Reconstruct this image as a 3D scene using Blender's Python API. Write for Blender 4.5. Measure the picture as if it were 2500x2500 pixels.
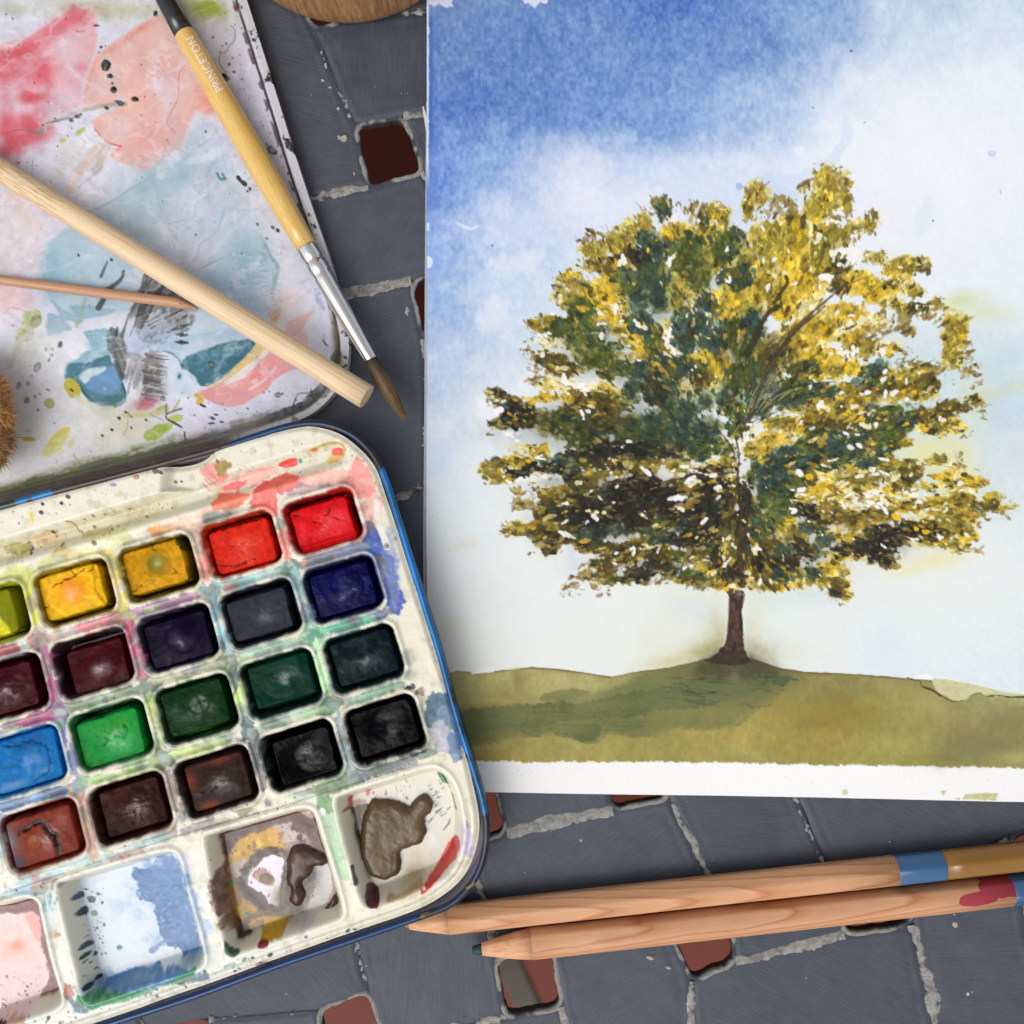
import bpy, bmesh, math, random
import numpy as np
from mathutils import Vector, Matrix

# ------------------------------------------------------------------ clear
for _o in list(bpy.data.objects):
    bpy.data.objects.remove(_o, do_unlink=True)
SC = bpy.context.scene
COL = SC.collection
random.seed(7)
RNG = np.random.default_rng(7)

# ------------------------------------------------------------------ scale
# lengths below are written in "table units": 1 unit = 0.087 mm on the table
S = 8.7e-5
HC = 2470.0          # camera height above the table top, in table units

# ------------------------------------------------------------------ camera
cam_d = bpy.data.cameras.new("camera")
cam = bpy.data.objects.new("camera", cam_d)
COL.objects.link(cam)
cam.location = (0, 0, HC * S)
cam.rotation_euler = (0, 0, 0)
cam_d.sensor_width = 36
cam_d.lens = 18.0 / (1250.0 / HC)
cam_d.clip_start = 0.01
cam_d.clip_end = 200
cam_d.dof.use_dof = True
cam_d.dof.focus_distance = (HC - 70) * S
cam_d.dof.aperture_fstop = 10.0
SC.camera = cam

# ------------------------------------------------------------------ light
SUN_EL, SUN_AZ = math.radians(58), math.radians(220)     # azimuth measured from +Y clockwise
world = bpy.data.worlds.new("World")
SC.world = world
world.use_nodes = True
wn = world.node_tree.nodes
wl = world.node_tree.links
wn.clear()
w_out = wn.new("ShaderNodeOutputWorld")
w_bg = wn.new("ShaderNodeBackground")
w_sky = wn.new("ShaderNodeTexSky")
w_sky.sky_type = 'NISHITA'
w_sky.sun_disc = False
w_sky.sun_elevation = SUN_EL
w_sky.sun_rotation = SUN_AZ
w_sky.air_density = 1.0
w_sky.dust_density = 4.0
w_sky.ozone_density = 1.0
w_hsv = wn.new("ShaderNodeHueSaturation")       # an overcast sky: cloud takes the colour out of it
w_hsv.inputs["Saturation"].default_value = 0.15
wl.new(w_sky.outputs[0], w_hsv.inputs["Color"])
wl.new(w_hsv.outputs[0], w_bg.inputs[0])
wl.new(w_bg.outputs[0], w_out.inputs[0])
w_bg.inputs[1].default_value = 0.15

sun_d = bpy.data.lights.new("sun", 'SUN')
sun_d.energy = 0.72
sun_d.angle = math.radians(55)
sun_d.color = (1.0, 0.97, 0.93)
sun = bpy.data.objects.new("sun", sun_d)
COL.objects.link(sun)
_d = Vector((math.sin(SUN_AZ) * math.cos(SUN_EL), math.cos(SUN_AZ) * math.cos(SUN_EL), math.sin(SUN_EL)))
sun.rotation_euler = _d.to_track_quat('Z', 'Y').to_euler()
sun.location = _d * 2

SC.view_settings.view_transform = 'Standard'
SC.view_settings.look = 'None'
SC.view_settings.gamma = 1
SC.view_settings.exposure = 0.16
SC.render.engine = 'CYCLES'
# ------------------------------------------------------------------ helpers: space
def P(u, v, z=0.0):
    """point that stands at height z and is seen over the table point (u, v)"""
    k = (HC - z) / HC
    return Vector(((u - 1250) * k * S, (1250 - v) * k * S, z * S))

def tag(o, label=None, cat=None, group=None, kind=None):
    if label: o["label"] = label
    if cat: o["category"] = cat
    if group: o["group"] = group
    if kind: o["kind"] = kind
    return o

def empty(name, loc=(0, 0, 0)):
    o = bpy.data.objects.new(name, None)
    o.empty_display_size = 0.01
    o.location = loc
    COL.objects.link(o)
    return o

def link(name, me, mat=None, parent=None):
    o = bpy.data.objects.new(name, me)
    if mat is not None and not me.materials:
        me.materials.append(mat)
    COL.objects.link(o)
    if parent is not None:
        o.parent = parent
        o.matrix_parent_inverse = Matrix.Translation(-Vector(parent.location))
    return o

def mesh_np(name, verts, faces, cols=None, smooth=True, normals=None, attrs=None):
    """verts (n,3) metres, faces (m,3|4) int array or list of lists, cols (n,3) linear"""
    me = bpy.data.meshes.new(name)
    if isinstance(faces, np.ndarray):
        n, m, k = len(verts), len(faces), faces.shape[1]
        me.vertices.add(n)
        me.vertices.foreach_set("co", np.asarray(verts, np.float32).ravel())
        me.loops.add(m * k)
        me.loops.foreach_set("vertex_index", faces.astype(np.int32).ravel())
        me.polygons.add(m)
        me.polygons.foreach_set("loop_start", np.arange(0, m * k, k, dtype=np.int32))
        me.update(calc_edges=True)
    else:
        me.from_pydata([tuple(v) for v in verts], [], faces)
        me.update()
    if smooth:
        me.polygons.foreach_set("use_smooth", np.ones(len(me.polygons), bool))
    if cols is not None:
        a = me.attributes.new("Col", 'FLOAT_COLOR', 'POINT')
        c4 = np.ones((len(verts), 4), np.float32)
        cols = np.asarray(cols)
        c4[:, :cols.shape[1]] = cols
        a.data.foreach_set("color", c4.ravel())
    for k_, arr in (attrs or {}).items():
        a = me.attributes.new(k_, 'FLOAT_VECTOR', 'POINT')
        a.data.foreach_set("vector", np.asarray(arr, np.float32).ravel())
    if normals is not None:
        me.normals_split_custom_set_from_vertices([tuple(x) for x in normals])
    return me

# ------------------------------------------------------------------ helpers: colour, noise
GAIN = 0.86
def lin(c):
    c = np.asarray(c, float)
    return np.where(c <= 0.04045, c / 12.92, ((np.maximum(c, 0) + 0.055) / 1.055) ** 2.4)
def rgb(r, g, b):
    return np.array([r, g, b], float) / 255.0
def alb(r, g, b, k=GAIN):
    return tuple(lin(rgb(r, g, b)) * k) + (1.0,)

def _hash(x, y, seed):
    v = np.sin(x * 127.1 + y * 311.7 + seed * 74.7) * 43758.5453
    return v - np.floor(v)
def vnoise(x, y, seed=0):
    xi, yi = np.floor(x), np.floor(y)
    fx, fy = x - xi, y - yi
    fx = fx * fx * fx * (fx * (fx * 6 - 15) + 10)
    fy = fy * fy * fy * (fy * (fy * 6 - 15) + 10)
    a, b = _hash(xi, yi, seed), _hash(xi + 1, yi, seed)
    c, d = _hash(xi, yi + 1, seed), _hash(xi + 1, yi + 1, seed)
    return 2 * ((a + (b - a) * fx) * (1 - fy) + (c + (d - c) * fx) * fy) - 1
def fbm(x, y, scale, octv=3, seed=0, gain=0.55):
    s, a, t, f = 0, 1.0, 0, 1.0 / scale
    for k in range(octv):
        s = s + a * vnoise(x * f + 13.7 * k, y * f - 7.3 * k, seed + k)
        t += a
        a *= gain
        f *= 2.03
    return s / t * 1.4
def sstep(a, b, x):
    t = np.clip((x - a) / (b - a), 0, 1)
    return t * t * (3 - 2 * t)

def crom(pts, per=6, closed=True):
    p = np.asarray(pts, float)
    n = len(p)
    out = []
    rng = range(n) if closed else range(n - 1)
    for i in rng:
        if closed:
            p0, p1, p2, p3 = p[i - 1], p[i], p[(i + 1) % n], p[(i + 2) % n]
        else:
            p0, p1, p2, p3 = p[max(i - 1, 0)], p[i], p[i + 1], p[min(i + 2, n - 1)]
        for k in range(per):
            t = k / per
            out.append(0.5 * ((2 * p1) + (-p0 + p2) * t + (2 * p0 - 5 * p1 + 4 * p2 - p3) * t * t
                              + (-p0 + 3 * p1 - 3 * p2 + p3) * t ** 3))
    if not closed:
        out.append(p[-1])
    return np.array(out)

def seg_dist(U, V, pts, closed=False):
    """distance to a polyline and the position along it"""
    n = len(pts)
    best = np.full(U.shape, 1e9)
    tt = np.zeros(U.shape)
    m = n if closed else n - 1
    for i in range(m):
        ax, ay = pts[i][0], pts[i][1]
        bx, by = pts[(i + 1) % n][0], pts[(i + 1) % n][1]
        dx, dy = bx - ax, by - ay
        L = dx * dx + dy * dy + 1e-9
        t = np.clip(((U - ax) * dx + (V - ay) * dy) / L, 0, 1)
        d = (U - ax - t * dx) ** 2 + (V - ay - t * dy) ** 2
        w = d < best
        best = np.where(w, d, best)
        tt = np.where(w, (i + t) / m, tt)
    return np.sqrt(best), tt

def inside(U, V, pts):
    n = len(pts)
    r = np.zeros(U.shape, bool)
    for i in range(n):
        ax, ay = pts[i]
        bx, by = pts[(i + 1) % n]
        if ay == by: continue
        c = ((ay > V) != (by > V)) & (U < (bx - ax) * (V - ay) / (by - ay) + ax)
        r ^= c
    return r

def sdf(U, V, pts):
    d, _ = seg_dist(U, V, pts, True)
    return np.where(inside(U, V, pts), d, -d)

# ------------------------------------------------------------------ helpers: a painted sheet
class Canvas:
    """a sheet of vertices carrying pigment (C) and relief (Z); drawn on with washes, strokes, dabs"""
    def __init__(s, u0, v0, u1, v1, step, base, seed=1):
        s.u0, s.v0, s.step = u0, v0, step
        s.nu, s.nv = int((u1 - u0) / step) + 1, int((v1 - v0) / step) + 1
        u = u0 + np.arange(s.nu) * step
        v = v0 + np.arange(s.nv) * step
        s.U, s.V = np.meshgrid(u, v)
        s.k = 1.0
        s.sm = s.rm = 1.0
        s.C = np.ones(s.U.shape + (3,)) * (rgb(*base))
        s.Z = np.zeros(s.U.shape)
        s.n1 = fbm(s.U, s.V, 9, 2, seed)
        s.n2 = fbm(s.U, s.V, 28, 3, seed + 10)
        s.n3 = fbm(s.U, s.V, 90, 3, seed + 20)
        s.n4 = fbm(s.U, s.V, 300, 3, seed + 30)

    def win(s, x0, y0, x1, y1, m=0):
        i0 = max(0, int((x0 - m - s.u0) / s.step)); i1 = min(s.nu, int((x1 + m - s.u0) / s.step) + 2)
        j0 = max(0, int((y0 - m - s.v0) / s.step)); j1 = min(s.nv, int((y1 + m - s.v0) / s.step) + 2)
        if i1 <= i0 or j1 <= j0: return None
        return (slice(j0, j1), slice(i0, i1))

    def tr(s, p):
        """points read on a sunken floor, carried to the sheet's own plane"""
        return np.array([1250.0, 1250.0]) + (np.asarray(p, float) - 1250.0) * s.k

    def lay(s, w, alpha, col, mode='over'):
        a = np.clip(alpha, 0, 1)[..., None]
        c = rgb(*col) if not isinstance(col, np.ndarray) else col
        if mode == 'over':
            s.C[w] = s.C[w] * (1 - a) + c * a
        else:
            s.C[w] = s.C[w] * (1 - a * (1 - c))

    def warp(s, w, rough):
        return rough * (0.55 * s.n2[w] + 0.3 * s.n1[w] + 0.5 * s.n3[w])

    def wash(s, pts, col, a=0.6, edge=0.5, ew=7, rough=5, soft=2.0, gran=0.2, mode='mul', smooth=True,
             grad=None, thick=0.0, mottle=0.0, clip=None):
        p = s.tr(crom(pts) if smooth else np.asarray(pts, float))
        rough, soft = rough * s.rm, soft * s.sm
        m = rough * 1.5 + soft + 4
        w = s.win(p[:, 0].min(), p[:, 1].min(), p[:, 0].max(), p[:, 1].max(), m)
        if w is None: return
        d = sdf(s.U[w], s.V[w], p) + s.warp(w, rough)
        mk = sstep(-soft, soft, d)
        al = a * mk * (1 + edge * np.exp(-np.maximum(d, 0) / ew)) * (1 + gran * s.n1[w]) * (1 + mottle * s.n3[w])
        if grad is not None:
            al = al * grad(s.U[w], s.V[w])
        if clip is not None:
            al = al * clip[w]
        s.lay(w, al, col, mode)
        if thick:
            s.Z[w] += thick * sstep(0, 14, d) * (1 if clip is None else clip[w])
        return w, d

    def stroke(s, pts, width, col, a=0.8, rough=2, soft=1.5, mode='over', taper=(1, 1), dry=0.0, thick=0.0, per=6, edge=0.0, clip=None):
        p = s.tr(crom(pts, per, False) if len(pts) > 2 else np.asarray(pts, float))
        m = width + rough * 2 + 4
        w = s.win(p[:, 0].min(), p[:, 1].min(), p[:, 0].max(), p[:, 1].max(), m)
        if w is None: return
        d, t = seg_dist(s.U[w], s.V[w], p)
        hw = width * 0.5 * (taper[0] + (taper[1] - taper[0]) * t)
        dd = hw - d + s.warp(w, rough)
        mk = sstep(-soft, soft, dd)
        if dry:
            mk = mk * sstep(dry - 0.35, dry + 0.35, 0.6 * s.n1[w] + 0.5 * s.n2[w] + 0.3)
        al = a * mk * (1 + edge * np.exp(-np.maximum(dd, 0) / 4))
        if clip is not None: al = al * clip[w]
        s.lay(w, al, col, mode)
        if thick: s.Z[w] += thick * mk

    def dab(s, x, y, rx, ry, ang, col, a=0.8, rough=3, soft=1.4, edge=0.25, mode='over', thick=0.0, gran=0.15):
        R = max(rx, ry) + rough * 1.5 + 4
        x, y = s.tr((x, y))
        w = s.win(x - R, y - R, x + R, y + R)
        if w is None: return
        c, sn = math.cos(ang), math.sin(ang)
        dx, dy = s.U[w] - x, s.V[w] - y
        r = np.sqrt(((dx * c + dy * sn) / rx) ** 2 + ((-dx * sn + dy * c) / ry) ** 2)
        d = (1 - r) * min(rx, ry) + s.warp(w, rough)
        al = a * sstep(-soft, soft, d) * (1 + edge * np.exp(-np.maximum(d, 0) / 3)) * (1 + gran * s.n1[w])
        s.lay(w, al, col, mode)
        if thick: s.Z[w] += thick * sstep(-soft, min(rx, ry) * 0.8, d)

    def glow(s, x, y, rx, ry, ang, col, a=0.5, mode='over', rough=0.25, gran=0.15):
        R = max(rx, ry) * 2.4
        x, y = s.tr((x, y))
        w = s.win(x - R, y - R, x + R, y + R)
        if w is None: return
        c, sn = math.cos(ang), math.sin(ang)
        dx, dy = s.U[w] - x, s.V[w] - y
        r2 = ((dx * c + dy * sn) / rx) ** 2 + ((-dx * sn + dy * c) / ry) ** 2
        r2 = r2 * np.clip(1 + rough * (s.n2[w] + 1.2 * s.n3[w]), 0.3, 3)
        s.lay(w, a * np.exp(-r2) * (1 + gran * s.n1[w]), col, mode)

    def specks(s, pts, n, r0, r1, cols, a=0.8, seed=0):
        q = random.Random(seed)
        p = np.asarray(pts, float)
        x0, y0, x1, y1 = p[:, 0].min(), p[:, 1].min(), p[:, 0].max(), p[:, 1].max()
        k = t = 0
        while k < n and t < n * 20:
            t += 1
            x, y = q.uniform(x0, x1), q.uniform(y0, y1)
            if not inside(np.array([x]), np.array([y]), p)[0]: continue
            k += 1
            r = r0 + (r1 - r0) * q.random() ** 2.5
            s.dab(x, y, r * q.uniform(0.8, 1.6), r, q.uniform(0, 3.1), q.choice(cols), a, rough=r * 0.35, soft=1.0, edge=0.1)

    def grid(s, name, zref, mask_d, mats, parent=None, skirt=0.0, groups=None, zoff=0.0, names=None, smooth_skirt=False):
        """turn the sheet into meshes. mask_d: signed distance (inside positive) to the outline, whose rim vertices are
        drawn onto it; groups: int per vertex cell -> separate objects (by name) sharing normals"""
        nu, nv, st = s.nu, s.nv, s.step
        U, V = s.U.copy(), s.V.copy()
        if mask_d is not None:
            gy, gx = np.gradient(mask_d, st)
            g = np.sqrt(gx * gx + gy * gy) + 1e-6
            near = (mask_d < 0) & (mask_d > -2.2 * st)
            U = np.where(near, U - gx / g * mask_d, U)
            V = np.where(near, V - gy / g * mask_d, V)
        k = (HC - zref) / HC
        X = (U - 1250) * k * S
        Y = (1250 - V) * k * S
        Zm = (zref + zoff + s.Z) * S
        co = np.stack([X, Y, Zm], -1).reshape(-1, 3)
        idx = np.arange(nu * nv).reshape(nv, nu)
        q = np.stack([idx[:-1, :-1], idx[1:, :-1], idx[1:, 1:], idx[:-1, 1:]], -1).reshape(-1, 4)
        if mask_d is not None:
            keep = (mask_d.reshape(-1)[q] > 0).any(1)
            q = q[keep]
        gyz, gxz = np.gradient(Zm, st * k * S)
        nrm = np.stack([-gxz, gyz, np.ones_like(gxz)], -1)
        nrm /= np.linalg.norm(nrm, axis=-1, keepdims=True)
        nrm = nrm.reshape(-1, 3)
        cols = np.clip(lin(np.clip(s.C, 0, 1)) * GAIN, 0, 0.9).reshape(-1, 3)
        lab = np.zeros(len(q), int)
        if groups is not None:
            lab = groups.reshape(-1)[q].max(1)
        made = []
        for L in np.unique(lab):
            f = q[lab == L]
            used, inv = np.unique(f, return_inverse=True)
            f2 = inv.reshape(-1, 4)
            vv, cc, nn = co[used], cols[used], nrm[used]
            if skirt and L == 0:
                e = np.concatenate([f2[:, [0, 1]], f2[:, [1, 2]], f2[:, [2, 3]], f2[:, [3, 0]]])
                key = np.sort(e, 1)
                kk = key[:, 0].astype(np.int64) * len(vv) + key[:, 1]
                _, first, cnt = np.unique(kk, return_index=True, return_counts=True)
                be = e[first[cnt == 1]]
                if groups is not None:   # only the outer outline, not the cuts between parts
                    mdv = mask_d.reshape(-1)[used] if mask_d is not None else np.zeros(len(used))
                    be = be[(mdv[be] < st * 1.5).all(1)]
                bv = np.unique(be)
                mp = np.full(len(vv), -1)
                mp[bv] = len(vv) + len(bv) + np.arange(len(bv))
                dup = np.full(len(vv), -1)
                dup[bv] = len(vv) + np.arange(len(bv))
                low = vv[bv].copy()
                low[:, 2] -= skirt * S
                fs = np.stack([dup[be[:, 1]], dup[be[:, 0]], mp[be[:, 0]], mp[be[:, 1]]], 1)
                ctr = vv[bv][:, :2] - vv[:, :2].mean(0)
                hn = np.zeros((len(bv), 3))
                hn[:, :2] = ctr / (np.linalg.norm(ctr, axis=1, keepdims=True) + 1e-9)
                vv = np.concatenate([vv, vv[bv], low])
                cc = np.concatenate([cc, cc[bv], cc[bv]])
                nn = np.concatenate([nn, hn, hn])
                f2 = np.concatenate([f2, fs])
            nm = name if names is None or L == 0 else names[int(L)]
            me = mesh_np(nm, vv, f2, cc, True, nn)
            made.append((int(L), link(nm, me, mats if not isinstance(mats, dict) else mats.get(int(L), mats[0]), parent)))
        return made

# ------------------------------------------------------------------ helpers: materials
def new_mat(name):
    m = bpy.data.materials.new(name)
    m.use_nodes = True
    nt = m.node_tree
    b = nt.nodes["Principled BSDF"]
    return m, nt, b

def add(nt, typ, **kw):
    n = nt.nodes.new(typ)
    for k, v in kw.items():
        if hasattr(n, k): setattr(n, k, v)
        else: n.inputs[k].default_value = v
    return n

def ramp(nt, stops, fac):
    r = nt.nodes.new("ShaderNodeValToRGB")
    el = r.color_ramp.elements
    el[0].position, el[0].color = stops[0][0], stops[0][1]
    el[1].position, el[1].color = stops[-1][0], stops[-1][1]
    for p_, c_ in stops[1:-1]:
        e = el.new(p_)
        e.color = c_
    nt.links.new(fac, r.inputs[0])
    return r

def bump(nt, b, hgt, strength=0.3, dist=1.0, prev=None):
    bp = nt.nodes.new("ShaderNodeBump")
    bp.inputs["Strength"].default_value = strength
    bp.inputs["Distance"].default_value = dist * S
    nt.links.new(hgt, bp.inputs["Height"])
    if prev is not None: nt.links.new(prev.outputs[0], bp.inputs["Normal"])
    nt.links.new(bp.outputs[0], b.inputs["Normal"])
    return bp

def units(nt):
    """position in table units"""
    g = nt.nodes.new("ShaderNodeNewGeometry")
    m = nt.nodes.new("ShaderNodeVectorMath")
    m.operation = 'SCALE'
    m.inputs["Scale"].default_value = 1.0 / S
    nt.links.new(g.outputs["Position"], m.inputs[0])
    return m.outputs[0]

def noise(nt, vec, scale, detail=3, rough=0.55, dim='3D'):
    n = nt.nodes.new("ShaderNodeTexNoise")
    n.inputs["Scale"].default_value = scale
    n.inputs["Detail"].default_value = detail
    n.inputs["Roughness"].default_value = rough
    nt.links.new(vec, n.inputs["Vector"])
    return n

def mapping(nt, vec, scale=(1, 1, 1), rot=(0, 0, 0), loc=(0, 0, 0)):
    m = nt.nodes.new("ShaderNodeMapping")
    m.inputs["Scale"].default_value = scale
    m.inputs["Rotation"].default_value = rot
    m.inputs["Location"].default_value = loc
    nt.links.new(vec, m.inputs["Vector"])
    return m.outputs[0]

def attr(nt, name):
    a = nt.nodes.new("ShaderNodeAttribute")
    a.attribute_name = name
    return a

def mixc(nt, fac, a, b, mode='MIX'):
    m = nt.nodes.new("ShaderNodeMix")
    m.data_type = 'RGBA'
    m.blend_type = mode
    for val, sock in ((fac, m.inputs[0]), (a, m.inputs[6]), (b, m.inputs[7])):
        if hasattr(val, "is_output"): nt.links.new(val, sock)
        else: sock.default_value = val
    return m.outputs[2]

def pigment_mat(name, rough=0.6, spec=0.4, nscale=0.12, nstr=0.25, ndist=2.0, rvar=0.15, coat=0.0, metal=0.0):
    """painted surface: colour from the pigment laid on the mesh, fine relief and sheen from noise"""
    m, nt, b = new_mat(name)
    a = attr(nt, "Col")
    nt.links.new(a.outputs["Color"], b.inputs["Base Color"])
    u = units(nt)
    n = noise(nt, u, nscale, 4, 0.6)
    bump(nt, b, n.outputs[0], nstr, ndist)
    n2 = noise(nt, u, 0.018, 3)
    mr = add(nt, "ShaderNodeMapRange")
    mr.inputs["To Min"].default_value = rough - rvar
    mr.inputs["To Max"].default_value = rough + rvar
    nt.links.new(n2.outputs[0], mr.inputs[0])
    nt.links.new(mr.outputs[0], b.inputs["Roughness"])
    b.inputs["Specular IOR Level"].default_value = spec
    b.inputs["Coat Weight"].default_value = coat
    b.inputs["Coat Roughness"].default_value = 0.15
    b.inputs["Metallic"].default_value = metal
    return m

def plain_mat(name, col, rough=0.5, spec=0.4, metal=0.0, nscale=0.1, nstr=0.0, ndist=1.0, var=0.0, vscale=0.02, coat=0.0):
    m, nt, b = new_mat(name)
    u = units(nt)
    if var:
        n = noise(nt, u, vscale, 4, 0.6)
        c = np.array(col[:3])
        r = ramp(nt, [(0.3, tuple(c * (1 - var)) + (1,)), (0.7, tuple(np.minimum(c * (1 + var), 1)) + (1,))], n.outputs[0])
        nt.links.new(r.outputs[0], b.inputs["Base Color"])
    else:
        b.inputs["Base Color"].default_value = col
    if nstr:
        n = noise(nt, u, nscale, 4, 0.6)
        bump(nt, b, n.outputs[0], nstr, ndist)
    b.inputs["Roughness"].default_value = rough
    b.inputs["Specular IOR Level"].default_value = spec
    b.inputs["Metallic"].default_value = metal
    b.inputs["Coat Weight"].default_value = coat
    return m

# ------------------------------------------------------------------ helpers: swept bodies
def sweep(name, path, nseg=24, shape=None, caps=(True, True), mat=None, parent=None, world=False, closed=False, flat=1.0, cols=None, sub=1):
    """path: list of (u, v, z, r); a round (or shaped) body drawn along it. 'gp' holds (along, across, up) in table units"""
    pts, rad = [], []
    for (u, v, z, r) in path:
        p = P(u, v, z) if not world else Vector((u, v, z))
        pts.append(p); rad.append(r * (S * (HC - z) / HC if not world else 1.0))
    n = len(pts)
    V_, GP, F = [], [], []
    s_acc = 0.0
    for i in range(n):
        if closed: t = (pts[(i + 1) % n] - pts[i - 1]).normalized()
        else: t = (pts[min(i + 1, n - 1)] - pts[max(i - 1, 0)]).normalized()
        side = t.cross(Vector((0, 0, 1))).normalized()
        up = side.cross(t).normalized()
        if i: s_acc += (pts[i] - pts[i - 1]).length
        for k in range(nseg):
            th = 2 * math.pi * k / nseg
            m_ = 1.0 if shape is None else shape(th)
            x, y = math.cos(th) * rad[i] * m_, math.sin(th) * rad[i] * m_ * flat
            V_.append(pts[i] + side * x + up * y)
            GP.append((s_acc / S, x / S, y / S))
    for i in range(n if closed else n - 1):
        j = (i + 1) % n
        for k in range(nseg):
            k2 = (k + 1) % nseg
            F.append([i * nseg + k, i * nseg + k2, j * nseg + k2, j * nseg + k])
    if not closed:
        if caps[0]: F.append(list(range(nseg))[::-1])
        if caps[1]: F.append([(n - 1) * nseg + k for k in range(nseg)])
    F = [f[::-1] for f in F]
    c = None
    if cols is not None:
        c = np.repeat(np.array([cols(i / max(n - 1, 1), i) for i in range(n)]), nseg, 0) if callable(cols) else cols
    me = mesh_np(name, V_, F, c, True, attrs={"gp": GP})
    for p_ in me.polygons:
        if len(p_.vertices) > 4: p_.use_smooth = False
    if mat is not None: me.materials.append(mat)
    return link(name, me, None, parent)

def line_path(a, b, za, zb, radii, extra=None):
    """radii: list of (t, r)"""
    out = []
    for t, r in radii:
        z = za + (zb - za) * t
        out.append((a[0] + (b[0] - a[0]) * t, a[1] + (b[1] - a[1]) * t, z, r))
    return out
# ================================================================== THE TABLE TOP AND THE FLOOR UNDER IT
def tile_material():
    m, nt, b = new_mat("grey_paint_on_stone")
    u = units(nt)
    oi = nt.nodes.new("ShaderNodeObjectInfo")
    base = ramp(nt, [(0.0, alb(70, 76, 89, .71)), (1.0, alb(80, 85, 97, .71))], oi.outputs["Random"])
    n1 = noise(nt, u, 0.012, 4, 0.6)
    c1 = mixc(nt, 0.35, base.outputs[0], ramp(nt, [(0.3, alb(60, 66, 78, .71)), (0.7, alb(95, 100, 110, .71))], n1.outputs[0]).outputs[0])
    # brush strokes in the paint
    rot = nt.nodes.new("ShaderNodeVectorRotate")
    rot.rotation_type = 'Z_AXIS'
    mul = add(nt, "ShaderNodeMath", operation='MULTIPLY')
    mul.inputs[1].default_value = 6.28
    nt.links.new(oi.outputs["Random"], mul.inputs[0])
    nt.links.new(mul.outputs[0], rot.inputs["Angle"])
    nt.links.new(u, rot.inputs["Vector"])
    st = noise(nt, mapping(nt, rot.outputs[0], (0.012, 0.22, 0.1)), 1.0, 4, 0.65)
    c2 = mixc(nt, 0.22, c1, ramp(nt, [(0.35, alb(56, 62, 74, .71)), (0.68, alb(106, 111, 120, .71))], st.outputs[0]).outputs[0])
    # dust and specks
    v = nt.nodes.new("ShaderNodeTexVoronoi")
    v.inputs["Scale"].default_value = 0.011
    nt.links.new(u, v.inputs["Vector"])
    dots = ramp(nt, [(0.0, (1, 1, 1, 1)), (0.035, (1, 1, 1, 1)), (0.05, (0, 0, 0, 1))], v.outputs["Distance"])
    wn_ = nt.nodes.new("ShaderNodeTexWhiteNoise")
    nt.links.new(v.outputs["Position"], wn_.inputs["Vector"])
    sel = add(nt, "ShaderNodeMath", operation='GREATER_THAN')
    sel.inputs[1].default_value = 0.72
    nt.links.new(wn_.outputs["Value"], sel.inputs[0])
    both = add(nt, "ShaderNodeMath", operation='MULTIPLY')
    nt.links.new(dots.outputs[0], both.inputs[0]); nt.links.new(sel.outputs[0], both.inputs[1])
    c3 = mixc(nt, both.outputs[0], c2, alb(185, 185, 182))
    n5 = noise(nt, u, 0.0045, 5, 0.7)
    c3 = mixc(nt, .5, c3, ramp(nt, [(.35, (.72, .74, .78, 1)), (.5, (.95, .95, .95, 1)), (.68, (1.0, .98, .95, 1))], n5.outputs[0]).outputs[0], 'MULTIPLY')
    n6 = noise(nt, mapping(nt, rot.outputs[0], (0.03, 0.12, 0.1)), 1.0, 6, .75)
    c3 = mixc(nt, ramp(nt, [(.62, (0, 0, 0, 1)), (.75, (.4, .4, .4, 1))], n6.outputs[0]).outputs[0], c3, alb(140, 141, 140, .7))
    nt.links.new(c3, b.inputs["Base Color"])
    b.inputs["Roughness"].default_value = 0.52
    b.inputs["Specular IOR Level"].default_value = 0.35
    fine = noise(nt, u, 0.09, 5, 0.65)
    b1 = bump(nt, b, st.outputs[0], 0.35, 3.0)
    bump(nt, b, fine.outputs[0], 0.3, 3.0, b1)
    return m
M_TILE = tile_material()

def filler_material():
    m, nt, b = new_mat("pale_cracked_filler")
    a = attr(nt, "Col")
    u = units(nt)
    v = nt.nodes.new("ShaderNodeTexVoronoi")
    v.feature = 'DISTANCE_TO_EDGE'
    v.inputs["Scale"].default_value = 0.045
    wob = noise(nt, u, 0.05, 3)
    wv = mixc(nt, 0.25, u, wob.outputs["Color"], 'ADD')
    nt.links.new(u, v.inputs["Vector"])
    cr = ramp(nt, [(0.0, (0.35, 0.33, 0.3, 1)), (0.03, (1, 1, 1, 1))], v.outputs["Distance"])
    n = noise(nt, u, 0.06, 4, 0.65)
    c = mixc(nt, 0.6, a.outputs["Color"], cr.outputs[0], 'MULTIPLY')
    c = mixc(nt, 0.35, c, ramp(nt, [(0.3, (0.45, 0.45, 0.45, 1)), (0.65, (1, 1, 1, 1))], n.outputs[0]).outputs[0], 'MULTIPLY')
    nt.links.new(c, b.inputs["Base Color"])
    b.inputs["Roughness"].default_value = 0.85
    b.inputs["Specular IOR Level"].default_value = 0.2
    bump(nt, b, n.outputs[0], 0.7, 6.0)
    return m
M_FILL = filler_material()

table = tag(empty("table_top"), kind="structure")

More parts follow.
